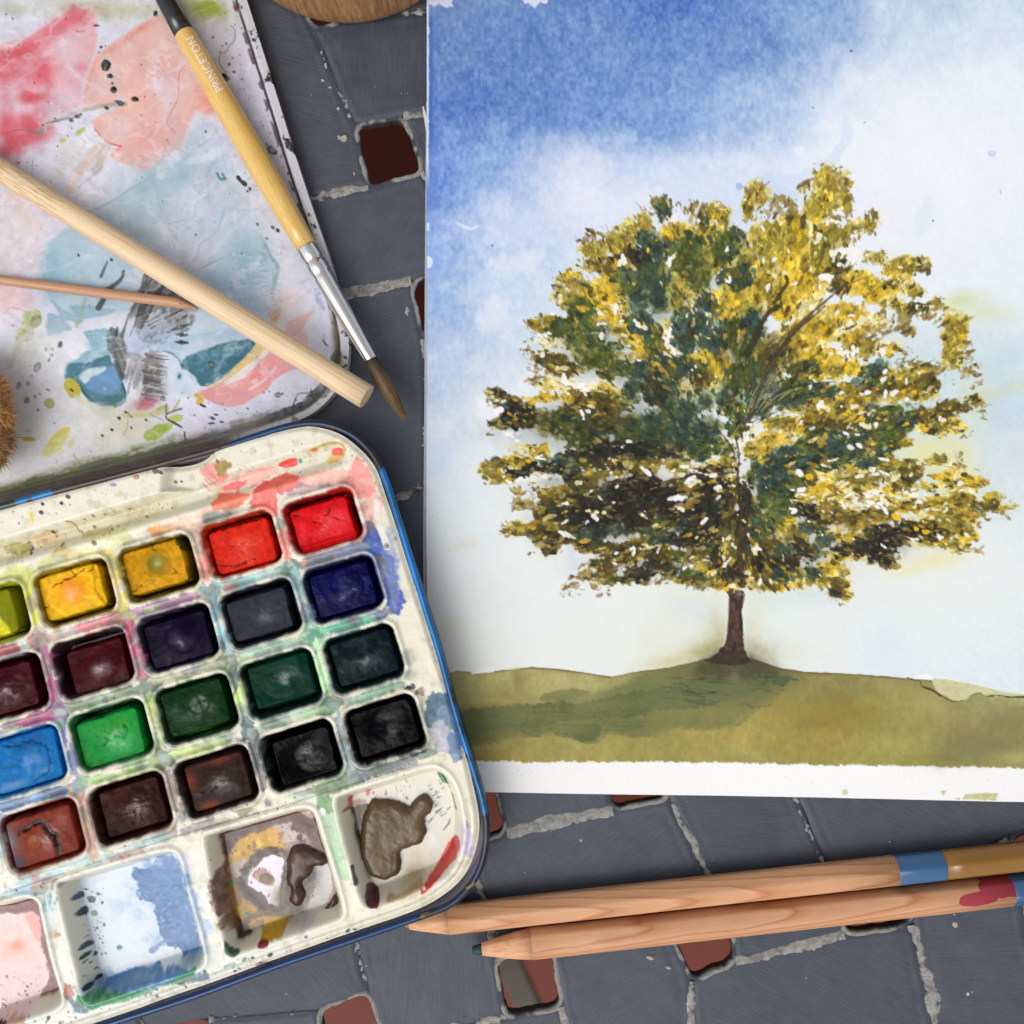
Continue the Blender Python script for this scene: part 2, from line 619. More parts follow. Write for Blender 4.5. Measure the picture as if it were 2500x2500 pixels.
# hole corners of the lattice: (centre, type); corners are TL, TR, BR, BL of a tilted, uneven square
LAT = {}
def hole(c, r, x, y, t, hw=82, hh=70, sk=-10):
    q = random.Random(c * 31 + r * 7)
    j = lambda: q.uniform(-7, 7)
    ex, ey = (hw * 0.98, -hw * 0.17), (hh * 0.2 , hh * 0.98)
    pts = []
    for sx, sy in ((-1, -1), (1, -1), (1, 1), (-1, 1)):
        pts.append((x + sx * ex[0] + sy * ey[0] + j(), y + sx * ex[1] + sy * ey[1] + j()))
    LAT[(c, r)] = [(x, y), t, pts]
def hole_c(c, r, t, tl, tr, br, bl):
    LAT[(c, r)] = [(sum(p[0] for p in (tl, tr, br, bl)) / 4, sum(p[1] for p in (tl, tr, br, bl)) / 4), t, [tl, tr, br, bl]]
col0 = {-1: (700, -330), 0: (790, 12), 1: (948, 370), 2: (1072, 745), 3: (1112, 1165), 4: (1150, 1580), 5: (1165, 1985), 6: (1290, 2410), 7: (1375, 2830)}
typ0 = {-1: 'A', 0: 'O', 1: 'A', 2: 'O', 3: 'A', 4: 'A', 5: 'O', 6: 'A', 7: 'O'}
for r, (x, y) in col0.items():
    for c in range(-3, 5):
        t = typ0[r] if c % 2 == 0 else ('O' if typ0[r] == 'A' else 'A')
        hole(c, r, x + 425 * c, y - 78 * c, t)
# the holes that show, traced
hole_c(0, 1, 'A', (868, 306), (985, 284), (1032, 418), (900, 456))
hole_c(0, 2, 'O', (1004, 688), (1150, 660), (1180, 800), (1036, 828))
hole_c(0, 0, 'O', (720, -50), (850, -75), (880, 40), (762, 66))
hole_c(0, 3, 'A', (1040, 1090), (1160, 1080), (1185, 1200), (1046, 1184))
hole_c(0, 5, 'O', (1095, 1945), (1205, 1915), (1237, 2034), (1150, 2058))
hole_c(1, 5, 'A', (1475, 1850), (1600, 1830), (1632, 1950), (1496, 1976))
hole_c(2, 5, 'O', (1880, 1760), (2010, 1740), (2040, 1860), (1925, 1900))
hole_c(3, 5, 'A', (2300, 1690), (2430, 1670), (2460, 1790), (2330, 1815))
hole_c(-1, 6, 'O', (776, 2470), (898, 2424), (938, 2540), (800, 2580))
hole_c(0, 6, 'A', (1212, 2345), (1346, 2318), (1372, 2458), (1236, 2484))
hole_c(1, 6, 'O', (1640, 2275), (1782, 2250), (1796, 2348), (1690, 2396))
hole_c(2, 6, 'A', (2055, 2190), (2205, 2170), (2228, 2258), (2062, 2282))
hole_c(3, 6, 'O', (2462, 2052), (2600, 2010), (2630, 2150), (2490, 2180))
NEXT = {'A': {'t': 0, 'r': 1, 'b': 2, 'l': 3}, 'O': {'t': 1, 'r': 2, 'b': 3, 'l': 0}}
def corner(c, r, side):
    h = LAT[(c, r)]
    return NEXT[h[1]][side]
def walk(c, r, a, b, cw):
    """hole corners from index a to index b"""
    p = LAT[(c, r)][2]
    out = [p[a]]
    while a != b:
        a = (a + (1 if cw else -1)) % 4
        out.append(p[a])
    return out

def round_poly(pts, rr, per=5):
    out = []
    n = len(pts)
    for i in range(n):
        p0, p1, p2 = Vector(pts[i - 1]), Vector(pts[i]), Vector(pts[(i + 1) % n])
        d0, d2 = p0 - p1, p2 - p1
        r = min(rr, d0.length * 0.4, d2.length * 0.4)
        a, b = p1 + d0.normalized() * r, p1 + d2.normalized() * r
        for k in range(per):
            t = k / (per - 1)
            out.append((1 - t) ** 2 * a + 2 * t * (1 - t) * p1 + t * t * b)
    return out
def resample(pts, step):
    out = []
    n = len(pts)
    for i in range(n):
        a, b = Vector(pts[i]), Vector(pts[(i + 1) % n])
        m = max(1, int((b - a).length / step))
        for k in range(m):
            out.append(a + (b - a) * (k / m))
    return out
def inset(pts, d):
    n = len(pts)
    out = []
    for i in range(n):
        t = (Vector(pts[(i + 1) % n]) - Vector(pts[i - 1])).normalized()
        out.append(Vector(pts[i]) + Vector((-t.y, t.x)) * d)
    return out

GAPW = 2.5
for r in range(-1, 7):
    for c in range(-3, 4):
        if not all(k in LAT for k in ((c, r), (c + 1, r), (c, r + 1), (c + 1, r + 1))): continue
        A, B, Cc, D = (c, r), (c + 1, r), (c + 1, r + 1), (c, r + 1)
        poly = []
        poly += walk(*A, corner(*A, 'b'), corner(*A, 'r'), False)
        poly += walk(*B, corner(*B, 'l'), corner(*B, 'b'), False)
        poly += walk(*Cc, corner(*Cc, 't'), corner(*Cc, 'l'), False)
        poly += walk(*D, corner(*D, 'r'), corner(*D, 't'), False)
        ctr = np.mean(poly, 0)
        if not (-450 < ctr[0] < 2950 and -350 < ctr[1] < 2850): continue
        pl = resample(round_poly(poly, 16, 4), 18)
        arr = np.array([(p.x, p.y) for p in pl])
        nz = fbm(arr[:, 0], arr[:, 1], 60, 3, 5)
        nz2 = fbm(arr[:, 0], arr[:, 1], 60, 3, 9)
        pl = [Vector((p.x + 3 * nz[i], p.y + 3 * nz2[i])) for i, p in enumerate(pl)]
        # orientation: make 'inset' point inwards
        area = sum(pl[i - 1].x * pl[i].y - pl[i].x * pl[i - 1].y for i in range(len(pl)))
        if area < 0: pl = pl[::-1]
        q = random.Random(c * 17 + r)
        arr = np.array([(p.x, p.y) for p in pl])
        cv = Canvas(arr[:, 0].min() - 12, arr[:, 1].min() - 12, arr[:, 0].max() + 12, arr[:, 1].max() + 12, 6.0, (80, 85, 95), 5)
        d = sdf(cv.U, cv.V, arr) - GAPW
        cv.Z = -4.5 * (1 - sstep(-2, 13, d)) + .9 * cv.n3 + .35 * cv.n2 + 1.5 * cv.n4 - 1.0 * np.exp(-((d - 24) / 9) ** 2)
        cv.grid("tile", 0, d, M_TILE, table, skirt=30, zoff=q.uniform(-.6, .6))

# a continuous bed under the joints, open at the holes
bed = Canvas(-420, -330, 2930, 2830, 12.0, (62, 65, 70), 8)
hd = np.full(bed.U.shape, -1e9)
for kk in LAT:
    hx, hy = LAT[kk][0]
    w = bed.win(hx - 140, hy - 140, hx + 140, hy + 140)
    if w is None: continue
    hp = np.array([(p.x, p.y) for p in round_poly(LAT[kk][2], 30, 5)])
    hd[w] = np.maximum(hd[w], sdf(bed.U[w], bed.V[w], hp) + 4)
hd = np.where(hd < -200, -50, hd)
bed.grid("filler_bed", -8, -hd, M_FILL, table, skirt=26)
# the rest of the table, outside the picture
for nm, (x0, y0, x1, y1) in enumerate(((-4200, -6000, 6600, -330), (-4200, 2830, 6600, 4300), (-4200, -330, -420, 2830), (2930, -330, 6600, 2830))):
    vv = [((x - 1250) * S, (1250 - y) * S, z * S) for z in (-3, -34) for x, y in ((x0, y0), (x1, y0), (x1, y1), (x0, y1))]
    link("table_slab", mesh_np("table_slab", vv, [[0, 3, 2, 1], [4, 5, 6, 7], [0, 1, 5, 4], [1, 2, 6, 5], [2, 3, 7, 6], [3, 0, 4, 7]], smooth=False), M_TILE, table)

# pale filler between the tiles, chipped where the grey paint has come off
PALE, GREYF = rgb(150, 149, 143), rgb(70, 75, 83)
def filler_strip(a, b, w, pale, seed, bend=0.0, z0=-4.0):
    a, b = np.array(a, float), np.array(b, float)
    L = np.linalg.norm(b - a)
    t = (b - a) / L
    nr = np.array([-t[1], t[0]])
    w = w * 1.08
    pale = pale - .15
    nl, nw = max(4, int(L / 3.4)), 19
    ss = np.linspace(0, 1, nl)
    xs = np.linspace(-1, 1, nw)
    SS, XS = np.meshgrid(ss, xs, indexing='ij')
    wob = fbm(SS * L, np.full_like(SS, seed * 50.0), 60, 3, seed) * 5
    ww = w * (1 + 0.35 * fbm(SS * L, np.full_like(SS, seed * 90.0), 50, 3, seed + 3))
    U = a[0] + t[0] * L * SS + nr[0] * (XS * ww + wob + bend * 4 * SS * (1 - SS))
    V = a[1] + t[1] * L * SS + nr[1] * (XS * ww + wob + bend * 4 * SS * (1 - SS))
    n1 = fbm(U, V, 16, 3, seed + 5)
    n2 = fbm(U, V, 60, 2, seed + 8)
    n0 = fbm(U, V, 7, 2, seed + 15)
    raw = pale + .12 - np.abs(XS) ** 1.5 * .95 + 0.5 * n1 + 0.75 * n2 + .28 * n0
    pk = sstep(-0.1, 0.1, raw)
    Z = -5.2 + 6.6 * sstep(-.25, .25, raw) * (1 - .35 * np.abs(XS)) + 1.0 * n1 * pk + .5 * n0 - 3.5 * np.abs(XS) ** 8
    shade = np.clip(1 + 0.14 * n1 + .08 * n0, 0.7, 1.15)
    C = GREYF * (1 - pk[..., None]) + PALE * pk[..., None] * shade[..., None]
    k = np.arange(nl * nw).reshape(nl, nw)
    F_ = np.stack([k[:-1, :-1], k[:-1, 1:], k[1:, 1:], k[1:, :-1]], -1).reshape(-1, 4)
    co = np.stack([(U - 1250) * S, (1250 - V) * S, Z * S], -1).reshape(-1, 3)
    v0, v1, v2 = co[F_[0][0]], co[F_[0][1]], co[F_[0][2]]
    if np.cross(v1 - v0, v2 - v1)[2] < 0: F_ = F_[:, ::-1]
    link("filler", mesh_np("filler", co, F_, lin(C.reshape(-1, 3)) * GAIN), M_FILL, table)

SHOW = {}      # how bare each joint is: (kind, c, r) -> (half width, pale, bend)
SHOW[('h', -1, 1)] = (13, 0.55, 4)
SHOW[('h', -1, 2)] = (17, 0.95, 0)
SHOW[('h', -1, 3)] = (17, 0.35, 0)
SHOW[('h', 0, 1)] = (13, 0.6, 0)
SHOW[('h', 0, 5)] = (17, 1.0, 0)
SHOW[('h', 1, 6)] = (17, 0.8, 5)
SHOW[('h', -1, 6)] = (13, 0.5, 0)
SHOW[('v', 0, 0)] = (10, -0.1, 4)
SHOW[('v', 0, 1)] = (11, 0.4, 0)
SHOW[('v', 1, 5)] = (12, 0.45, -6)
SHOW[('v', 2, 5)] = (12, 0.5, 8)
SHOW[('v', -1, 5)] = (15, 0.35, 0)
SHOW[('v', 0, 5)] = (12, 0.3, 0)
SHOW[('v', 0, 6)] = (13, 0.6, 0)
SHOW[('v', 1, 6)] = (15, 0.75, 8)
SHOW[('v', 2, 6)] = (16, 0.6, -10)
sd = 0
for (c, r) in list(LAT):
    for kind, (c2, r2), s1, s2 in (('h', (c + 1, r), 'r', 'l'), ('v', (c, r + 1), 'b', 't')):
        if (c2, r2) not in LAT: continue
        a = LAT[(c, r)][2][corner(c, r, s1)]
        b = LAT[(c2, r2)][2][corner(c2, r2, s2)]
        mid = ((a[0] + b[0]) / 2, (a[1] + b[1]) / 2)
        if not (-250 < mid[0] < 2800 and -250 < mid[1] < 2750): continue
        w, pale, bend = SHOW.get((kind, c, r), (10, 0.15, 0))
        sd += 1
        filler_strip(a, b, w, pale, sd, bend)

def hole_lining(pts, pale, seed):
    """the ragged filler round a hole: a lip on top and a wall going down"""
    p = resample(round_poly(pts, 30, 5), 6)
    area = sum(p[i - 1].x * p[i].y - p[i].x * p[i - 1].y for i in range(len(p)))
    if area < 0: p = p[::-1]
    arr = np.array([(q.x, q.y) for q in p])
    n1 = fbm(arr[:, 0], arr[:, 1], 26, 3, seed)
    n2 = fbm(arr[:, 0], arr[:, 1], 40, 3, seed + 4)
    n = len(p)
    prof = [(-15, -6.5), (-10, -1.2), (-4, .9), (0, 0.2), (2.5, -4), (3.5, -14), (2, -36)]
    V_, C_, F_ = [], [], []
    for k, (off, z) in enumerate(prof):
        rg = []
        for i in range(n):
            t = (p[(i + 1) % n] - p[i - 1]).normalized()
            o = off + 3.2 * n1[i] + (4 * n2[i] if k < 2 else 0)
            rg.append(p[i] + Vector((-t.y, t.x)) * o)
        for i in range(n):
            V_.append(P(rg[i].x, rg[i].y, 0) + Vector((0, 0, (z + (1.5 * n2[i] if k else 0) - (2.6 if pale - .1 + .9 * n2[i] < -.1 and k < 4 else 0)) * S)))
            pk = float(sstep(-0.15, 0.15, np.array(pale - .1 + 0.9 * n2[i] + .3 * n1[i] + (0.12 if k in (2, 3) else -0.25))))
            base = GREYF * (1 - pk) + PALE * pk
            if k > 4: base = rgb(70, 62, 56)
            C_.append(base)
    for k in range(len(prof) - 1):
        for i in range(n):
            j = (i + 1) % n
            F_.append([k * n + i, k * n + j, (k + 1) * n + j, (k + 1) * n + i])
    link("filler", mesh_np("filler", V_, F_, lin(np.array(C_)) * GAIN), M_FILL, table)
for kk, ((c, r), pale) in enumerate({(0, 0): 0.0, (0, 1): 0.2, (0, 2): -0.1, (0, 5): -0.1, (1, 5): 0.1, (-1, 6): 0.45, (0, 6): 0.5, (1, 6): 0.25,
                                     (2, 6): 0.2, (3, 6): -0.1, (0, 3): 0}.items()):
    hole_lining(LAT[(c, r)][2], pale, 40 + kk)

# crumbs and drips of filler lying on the paint
def crumb(u, v, rx, ry, h, seed, ring=False, mat=None):
    q = random.Random(seed)
    n = 9
    V_, F_ = [], []
    prof = [(1.0, -0.5), (0.85, 0.55), (0.5, 1.0)] if not ring else [(1.0, -0.5), (0.8, 0.9), (0.45, 0.5)]
    rr = [q.uniform(0.7, 1.25) for _ in range(n)]
    for s_, z in prof:
        for i in range(n):
            a = 6.283 * i / n
            V_.append(P(u + rx * s_ * rr[i] * math.cos(a), v + ry * s_ * rr[i] * math.sin(a), 0) + Vector((0, 0, z * h * S)))
    V_.append(P(u, v, 0) + Vector((0, 0, h * (1.05 if not ring else 0.25) * S)))
    for k in range(len(prof) - 1):
        for i in range(n):
            j = (i + 1) % n
            F_.append([k * n + i, (k + 1) * n + i, (k + 1) * n + j, k * n + j])
    for i in range(n):
        F_.append([(len(prof) - 1) * n + i, len(V_) - 1, (len(prof) - 1) * n + (i + 1) % n])
    return V_, F_
M_CRUMB = plain_mat("dry_filler", alb(172, 168, 158), 0.85, 0.2, nscale=0.2, nstr=0.5, ndist=2, var=0.15, vscale=0.1)
CR = [(788, 197, 6, 5, 5), (802, 202, 6, 6, 4), (806, 214, 5, 4, 3), (826, 265, 6, 6, 4), (832, 316, 10, 8, 6), (840, 338, 10, 10, 7), (828, 336, 6, 8, 6),
      (954, 244, 6, 8, 5), (860, 462, 8, 5, 4), (865, 424, 4, 6, 4), (776, 130, 3, 4, 3), (785, 128, 4, 5, 3), (795, 160, 5, 9, 3), (850, 265, 5, 6, 3), (853, 282, 7, 6, 4),
      (994, 760, 7, 15, 6), (1000, 740, 6, 7, 4), (1588, 2337, 12, 8, 5), (1632, 2362, 10, 6, 4), (1470, 2037, 5, 6, 3), (1418, 2052, 4, 4, 1), (2332, 2258, 9, 9, 1.2),
      (2330, 2233, 3, 3, 1), (1105, 2416, 5, 4, 1), (1090, 2462, 2.5, 2.5, 1), (983, 2306, 3, 3, 1), (895, 2358, 3, 3, 1), (2172, 2055, 3, 3, 1), (2373, 2422, 3, 3, 1),
      (915, 212, 2, 2, 1), (980, 228, 2, 2, 1), (995, 228, 2, 2, 1), (760, 232, 2, 2, 1), (1968, 2388, 3, 3, 1), (1282, 2130, 2, 2, 1)]
cv, cf = [], []
for i, (u, v, rx, ry, h) in enumerate(CR):
    if i % 3 == 1 and i < 20: continue
    rx, ry = rx * .85, ry * .8
    a, f = crumb(u, v, rx, ry, h, i, i in (5, 23))
    cf += [[x + len(cv) for x in g] for g in f]
    cv += a
me = mesh_np("filler_crumb", cv, cf)
tag(link("filler_crumb", me, M_CRUMB, table), kind="stuff")

# under the table: a red-brown floor and one pale leg of the table
M_FLOOR = plain_mat("red_brown_floor", alb(128, 62, 46), 0.6, 0.3, var=0.12, vscale=0.002)
fl = mesh_np("floor", [(-3, -3, -2900 * S), (3, -3, -2900 * S), (3, 3, -2900 * S), (-3, 3, -2900 * S)], [[0, 1, 2, 3]], smooth=False)
tag(link("floor", fl, M_FLOOR), kind="structure")
M_LEG = plain_mat("pale_table_metal", alb(178, 170, 158), 0.5, 0.3, var=0.08)
def under_bar(a, b, w, h, z):
    t = Vector((b[0] - a[0], b[1] - a[1])).normalized()
    nr = Vector((-t.y, t.x)) * w
    V_, F_ = [], []
    for (p, zz) in ((a, z), (b, z)):
        for sx, dz in ((-1, -h), (-0.8, 0), (0.8, 0), (1, -h)):
            k = (HC - zz) / HC
            V_.append(Vector(((p[0] + nr.x * sx - 1250) * k * S, (1250 - p[1] - nr.y * sx) * k * S, (zz + dz) * S)))
    F_ = [[0, 1, 5, 4], [1, 2, 6, 5], [2, 3, 7, 6], [3, 0, 4, 7], [3, 2, 1, 0], [4, 5, 6, 7]]
    return link("table_leg", mesh_np("table_leg", V_, [f[::-1] for f in F_], smooth=False), M_LEG, table)
under_bar((1215, 2300), (1330, 2560), 34, 60, -1500)
# ================================================================== THE WATERCOLOUR TIN (base, lid, moulded tray)
ZT = 138.0     # height of the tray's top face
tin = tag(empty("watercolour_tin", P(550, 1200, 0)),
          "open blue watercolour tin with paint-stained lid folded back and cream tray of paint wells", "paint box")

RIM_OUT = [(-60, 1246), (0, 1231), (130, 1194), (300, 1150), (521, 1091), (600, 1066), (680, 1040), (745, 1027), (800, 1030), (860, 1053),
           (905, 1092), (932, 1132), (952, 1180), (982, 1275), (1036, 1453), (1080, 1594), (1109, 1700), (1134, 1787), (1170, 1900), (1187, 1960),
           (1195, 2026), (1188, 2090), (1170, 2140), (1140, 2182), (1100, 2215), (1043, 2239), (848, 2306), (681, 2363), (471, 2440), (261, 2508), (-60, 2612)]
rim_c = crom(RIM_OUT, 5, False)
def off_path(p, d):
    t = np.gradient(p, axis=0)
    t /= np.linalg.norm(t, axis=1, keepdims=True)
    return p + np.stack([-t[:, 1], t[:, 0]], 1) * d        # to the inside for this winding
# --- base: pressed sheet metal, blue outside, pale inside
M_TINBASE = pigment_mat("tin_enamel", 0.35, 0.5, 0.05, 0.1, 2)
prof = [(8, 128), (4, 110), (3, 60), (6, 30), (16, 17), (30, 14), (30, 20), (13, 36), (11, 128)]
V_, C_, F_ = [], [], []
n = len(rim_c)
for k, (o, z) in enumerate(prof):
    p = off_path(rim_c, o)
    for i in range(n):
        kk = (HC - 130) / HC
        V_.append(((p[i, 0] - 1250) * kk * S, (1250 - p[i, 1]) * kk * S, z * S))
        C_.append(rgb(12, 20, 38) if k < 6 else rgb(196, 188, 205))
for k in range(len(prof) - 1):
    for i in range(n - 1):
        F_.append([k * n + i, (k + 1) * n + i, (k + 1) * n + i + 1, k * n + i + 1])
F_.append([(len(prof) - 2) * n + i for i in range(n)])
base = link("tin_base", mesh_np("tin_base", V_, F_, lin(np.array(C_)) * GAIN), M_TINBASE, tin)
base.data.polygons[len(base.data.polygons) - 1].use_smooth = False
# --- the rolled blue rim, worn to bare rusty metal in places
M_RIM = pigment_mat("blue_lacquered_rim", 0.22, 0.45, 0.25, 0.12, 1.0, 0.06, .0, .15)
rp = off_path(rim_c, 7)
# finer path
tt = np.linspace(0, len(rp) - 1, 900)
rx = np.interp(tt, np.arange(len(rp)), rp[:, 0]); ry = np.interp(tt, np.arange(len(rp)), rp[:, 1])
NS = 14
nn1 = fbm(rx, ry, 26, 3, 3); nn2 = fbm(rx, ry, 90, 3, 5)
cols = []
for i in range(900):
    x, y = rx[i], ry[i]
    topleft = y < 1300 and x < 560 and y < 1260
    corner_tr = (y < 1145 and x > 700)
    corner_br = (x > 1030 and y > 1985)
    right = (not topleft) and y > 1145 and y < 1985 and x > 930
    for k in range(NS):
        a = 2 * math.pi * k / NS
        nz = nn1[i] + 0.5 * math.sin(a * 2 + nn2[i] * 5)
        if topleft:
            worn = 0.95 - 0.9 * float(80 < x < 130) - 0.5 * float(40 < x < 80)
        elif corner_tr: worn = 0.52 + 0.35 * float(890 < x < 950 and y < 1145)
        elif corner_br: worn = 0.62
        elif right: worn = 0.12 + 0.15 * (y > 1600)
        else: worn = 0.10 if x < 1000 else 0.3
        w = float(sstep(0.35, 0.75, np.array(worn + 0.38 * nz)))
        blue = rgb(4, 104, 170) * (1 + .25 * nn2[i]) if right else (rgb(0, 50, 98) if not topleft else rgb(30, 110, 170))
        if corner_tr: blue = rgb(4, 40, 78)
        rust = rgb(62, 44, 38) * (1 + 0.25 * nn2[i]) if topleft or nn2[i] > 0.1 else rgb(34, 34, 42)
        if topleft and x < 60: rust = rgb(52, 54, 46)
        if corner_br and nz > 0.75: rust = rgb(120, 104, 70)
        cols.append(blue * (1 - w) + rust * w)
path = [(rx[i], ry[i], 130, 8.5 if not (ry[i] < 1260 and rx[i] < 540) else 9.5) for i in range(900)]
rim = sweep("rim", path, NS, mat=M_RIM, parent=tin, cols=lin(np.array(cols)) * GAIN, caps=(True, True))

# ------------------------------------------------------------------ the lid
LID_OUT = [(-60, -60), (586, -60), (603, 0), (666, 200), (712, 350), (754, 480), (808, 640), (838, 755), (852, 834), (845, 909), (814, 962), (773, 1003),
           (723, 1030), (650, 1056), (521, 1093), (300, 1150), (130, 1196), (0, 1232), (-60, 1248)]
ZL = 40.0
lc = Canvas(-60, -60, 870, 1260, 2.6, (221, 221, 237), 11)
U, V = lc.U, lc.V
lo = [(-60, -60)] + [tuple(p) for p in crom(LID_OUT[1:-1], 5, False)] + [(-60, 1248)]
ld = sdf(U, V, np.array(lo))
big = np.array([(-900, -900), (586 - 262, -900)] + lo[1:-1] + [(-60, 1248), (-900, 1478)])
li = sdf(U, V, big)                              # distance from the real edges only (not the frame cut)
side = sstep(-60, 60, (U - 640) * 0.9 + (1000 - V) * 0.55 - 60)      # right-hand edge rather than the hinge edge
# relief: rolled rim, a gutter beside it, the floor
lc.Z[:] = -26 + 24 * (1 - sstep(16, 34, li)) + 5 * (1 - sstep(34, 60, li))
lc.Z += 1.1 * lc.n3 + 1.5 * lc.n4

# grey-lilac enamel, uneven
lc.lay((slice(None), slice(None)), 0.5 * sstep(-0.3, 0.9, lc.n4), (212, 210, 232))
lc.lay((slice(None), slice(None)), 0.8 * sstep(420, 60, U) * sstep(760, 1000, V), (226, 226, 222))
lc.lay((slice(None), slice(None)), 0.25 * sstep(0.1, 0.8, lc.n3), (232, 234, 238))
W = lc.wash
lc.sm, lc.rm = 2.2, 1.5
# ---- top: dirty green-grey
lc.glow(260, 10, 200, 30, 0.05, (190, 190, 150), 0.75)
lc.glow(500, 8, 50, 24, 0.2, (150, 165, 60), 1.0)
lc.glow(570, 60, 50, 80, 0.6, (188, 186, 180), 0.55)
lc.glow(600, 220, 40, 170, -0.35, (186, 178, 205), 0.5)
lc.glow(540, 120, 20, 60, -0.3, (168, 160, 150), 0.6)
lc.glow(20, 10, 30, 14, 0, (180, 180, 150), 0.6)
# ---- pink washes top left
PINK, PINK2, ROSE = (235, 172, 178), (238, 178, 164), (222, 92, 102)
W([(-30, 125), (60, 75), (130, 30), (175, 6), (215, 14), (225, 60), (222, 110), (205, 150), (190, 200), (185, 250), (150, 265), (60, 318), (0, 372), (-40, 395)],
  PINK, 0.75, 0.25, 8, 5, 3, 0.15, 'over', mottle=0.35)
for (x, y, rx, ry, a, al) in [(45, 110, 80, 22, -0.55, .75), (10, 150, 40, 30, -.3, .6), (95, 160, 28, 38, .5, .75), (80, 182, 26, 16, 0, .5), (66, 228, 38, 12, .02, .95),
                              (55, 285, 36, 20, .3, .7), (10, 300, 40, 26, 0.1, .6), (50, 330, 65, 24, -.2, .8), (170, 35, 40, 22, -.3, .6), (130, 60, 40, 20, -.7, .55), (10, 360, 40, 22, -.4, .55),
                              (190, 150, 18, 14, 0, .4), (20, 200, 40, 40, 0, .35)]:
    lc.glow(x, y, rx, ry, a, ROSE, al, rough=0.5)
for (x, y, rx, ry, a, al) in [(150, 100, 34, 40, 0.4, .55), (30, 255, 10, 16, 0.1, .7), (150, 230, 40, 26, -.2, .5), (20, 215, 14, 24, 0, .5), (110, 250, 30, 10, .3, .4)]:
    lc.glow(x, y, rx, ry, a, (226, 208, 224), al, rough=0.5)
# ---- second pink wash
W([(380, 26), (345, 40), (290, 75), (245, 108), (215, 145), (198, 190), (190, 245), (196, 252), (235, 250), (262, 254), (220, 282), (212, 292), (240, 330), (285, 346), (262, 372),
   (330, 400), (352, 406), (420, 366), (440, 330), (450, 300), (470, 260), (500, 270), (515, 250), (470, 180), (430, 100), (402, 40)],
  (236, 184, 174), 0.85, 0.35, 6, 4, 2.5, 0.12, 'over', mottle=0.25)
for (x, y, rx, ry, a, al) in [(330, 60, 45, 8, -.6, .6), (270, 100, 40, 7, -.65, .5), (215, 160, 6, 50, .3, .35), (505, 240, 26, 36, -.5, .6), (350, 390, 26, 18, -.4, .5), (360, 330, 70, 50, 0, .35),
                              (380, 160, 60, 60, 0, .2)]:
    lc.glow(x, y, rx, ry, a, (236, 140, 132), al)
for (x, y, rx, ry, a, al) in [(380, 200, 18, 30, -.3, .8), (400, 250, 14, 40, .1, .5), (285, 310, 24, 26, 0, .5), (420, 205, 26, 40, .3, .35), (270, 165, 16, 16, .4, .4)]:
    lc.glow(x, y, rx, ry, a, (216, 208, 226), al)
lc.stroke([(455, 140), (430, 165), (425, 230), (405, 270), (398, 290), (420, 315)], 3, (222, 130, 122), 0.7, 1)
lc.stroke([(212, 290), (225, 310), (240, 328), (262, 342), (285, 347)], 3, (214, 100, 100), 0.8, 1)
lc.stroke([(285, 348), (275, 358), (262, 369)], 2, (214, 120, 112), 0.8, .5)
# ---- the scratch with dark grit
lc.stroke([(100, 291), (140, 280), (170, 266), (215, 254), (260, 245), (294, 243)], 9, (170, 166, 150), 0.85, 3)
lc.stroke([(100, 291), (135, 283), (170, 277), (185, 270)], 3.5, (96, 84, 76), 0.8, 1.5)
lc.stroke([(45, 306), (62, 309), (80, 316)], 7, (140, 138, 124), 0.9, 2, taper=(.4, 1.2))
lc.dab(88, 308, 9, 12, 0.3, (120, 134, 122), 0.9, 4)
lc.stroke([(0, 315), (25, 308), (45, 306)], 2.5, (150, 90, 90), 0.7, 1)
for (x, y, r) in [(92, 296, 3), (178, 274, 5), (163, 284, 4), (186, 269, 3), (122, 279, 2), (250, 253, 4), (284, 243, 5)]:
    lc.dab(x, y, r * 1.4, r, .3, (38, 40, 38), .95, 1.2)
lc.dab(186, 312, 15, 7, -.6, (176, 196, 98), .9, 2); lc.dab(142, 333, 9, 7, -.5, (200, 192, 140), .8, 2)
# ---- white scrape, tan streaks beneath
W([(190, 318), (212, 292), (228, 316), (240, 330), (236, 344), (206, 350), (186, 342), (172, 350)], (236, 236, 246), .95, 0, 5, 5, 2, .1, 'over')
for pts, wd, c, al in [([(230, 350), (185, 405), (160, 450)], 26, (226, 196, 180), .75), ([(248, 348), (230, 390), (222, 408)], 20, (206, 188, 170), .8),
                       ([(160, 350), (130, 410), (110, 440)], 30, (220, 210, 200), .6), ([(190, 345), (150, 400)], 14, (214, 206, 178), .5), ([(20, 465), (45, 520), (80, 545)], 26, (228, 196, 184), .8),
                       ([(40, 560), (80, 590), (70, 640)], 24, (230, 202, 206), .7)]:
    lc.stroke(pts, wd, c, al, 5, 4, dry=0.0)
lc.stroke([(68, 380), (66, 405), (62, 430)], 2, (150, 140, 150), .6, 1)
lc.stroke([(240, 400), (215, 420), (180, 450)], 2.5, (148, 140, 156), .6, 1)
# left: pale pinks
lc.glow(60, 480, 80, 50, .5, (226, 204, 208), .6); lc.glow(40, 590, 60, 80, .2, (228, 218, 222), .8); lc.glow(85, 640, 34, 34, 0, (224, 206, 206), .5)
W([(-30, 480), (30, 490), (60, 560), (62, 620), (40, 650), (-30, 650)], (226, 214, 216), .6, .25, 6, 6, 3, .1, 'over')
lc.glow(10, 720, 50, 40, .3, (236, 186, 184), .75); lc.stroke([(0, 760), (14, 745), (50, 755)], 3, (226, 150, 146), .6, 2)
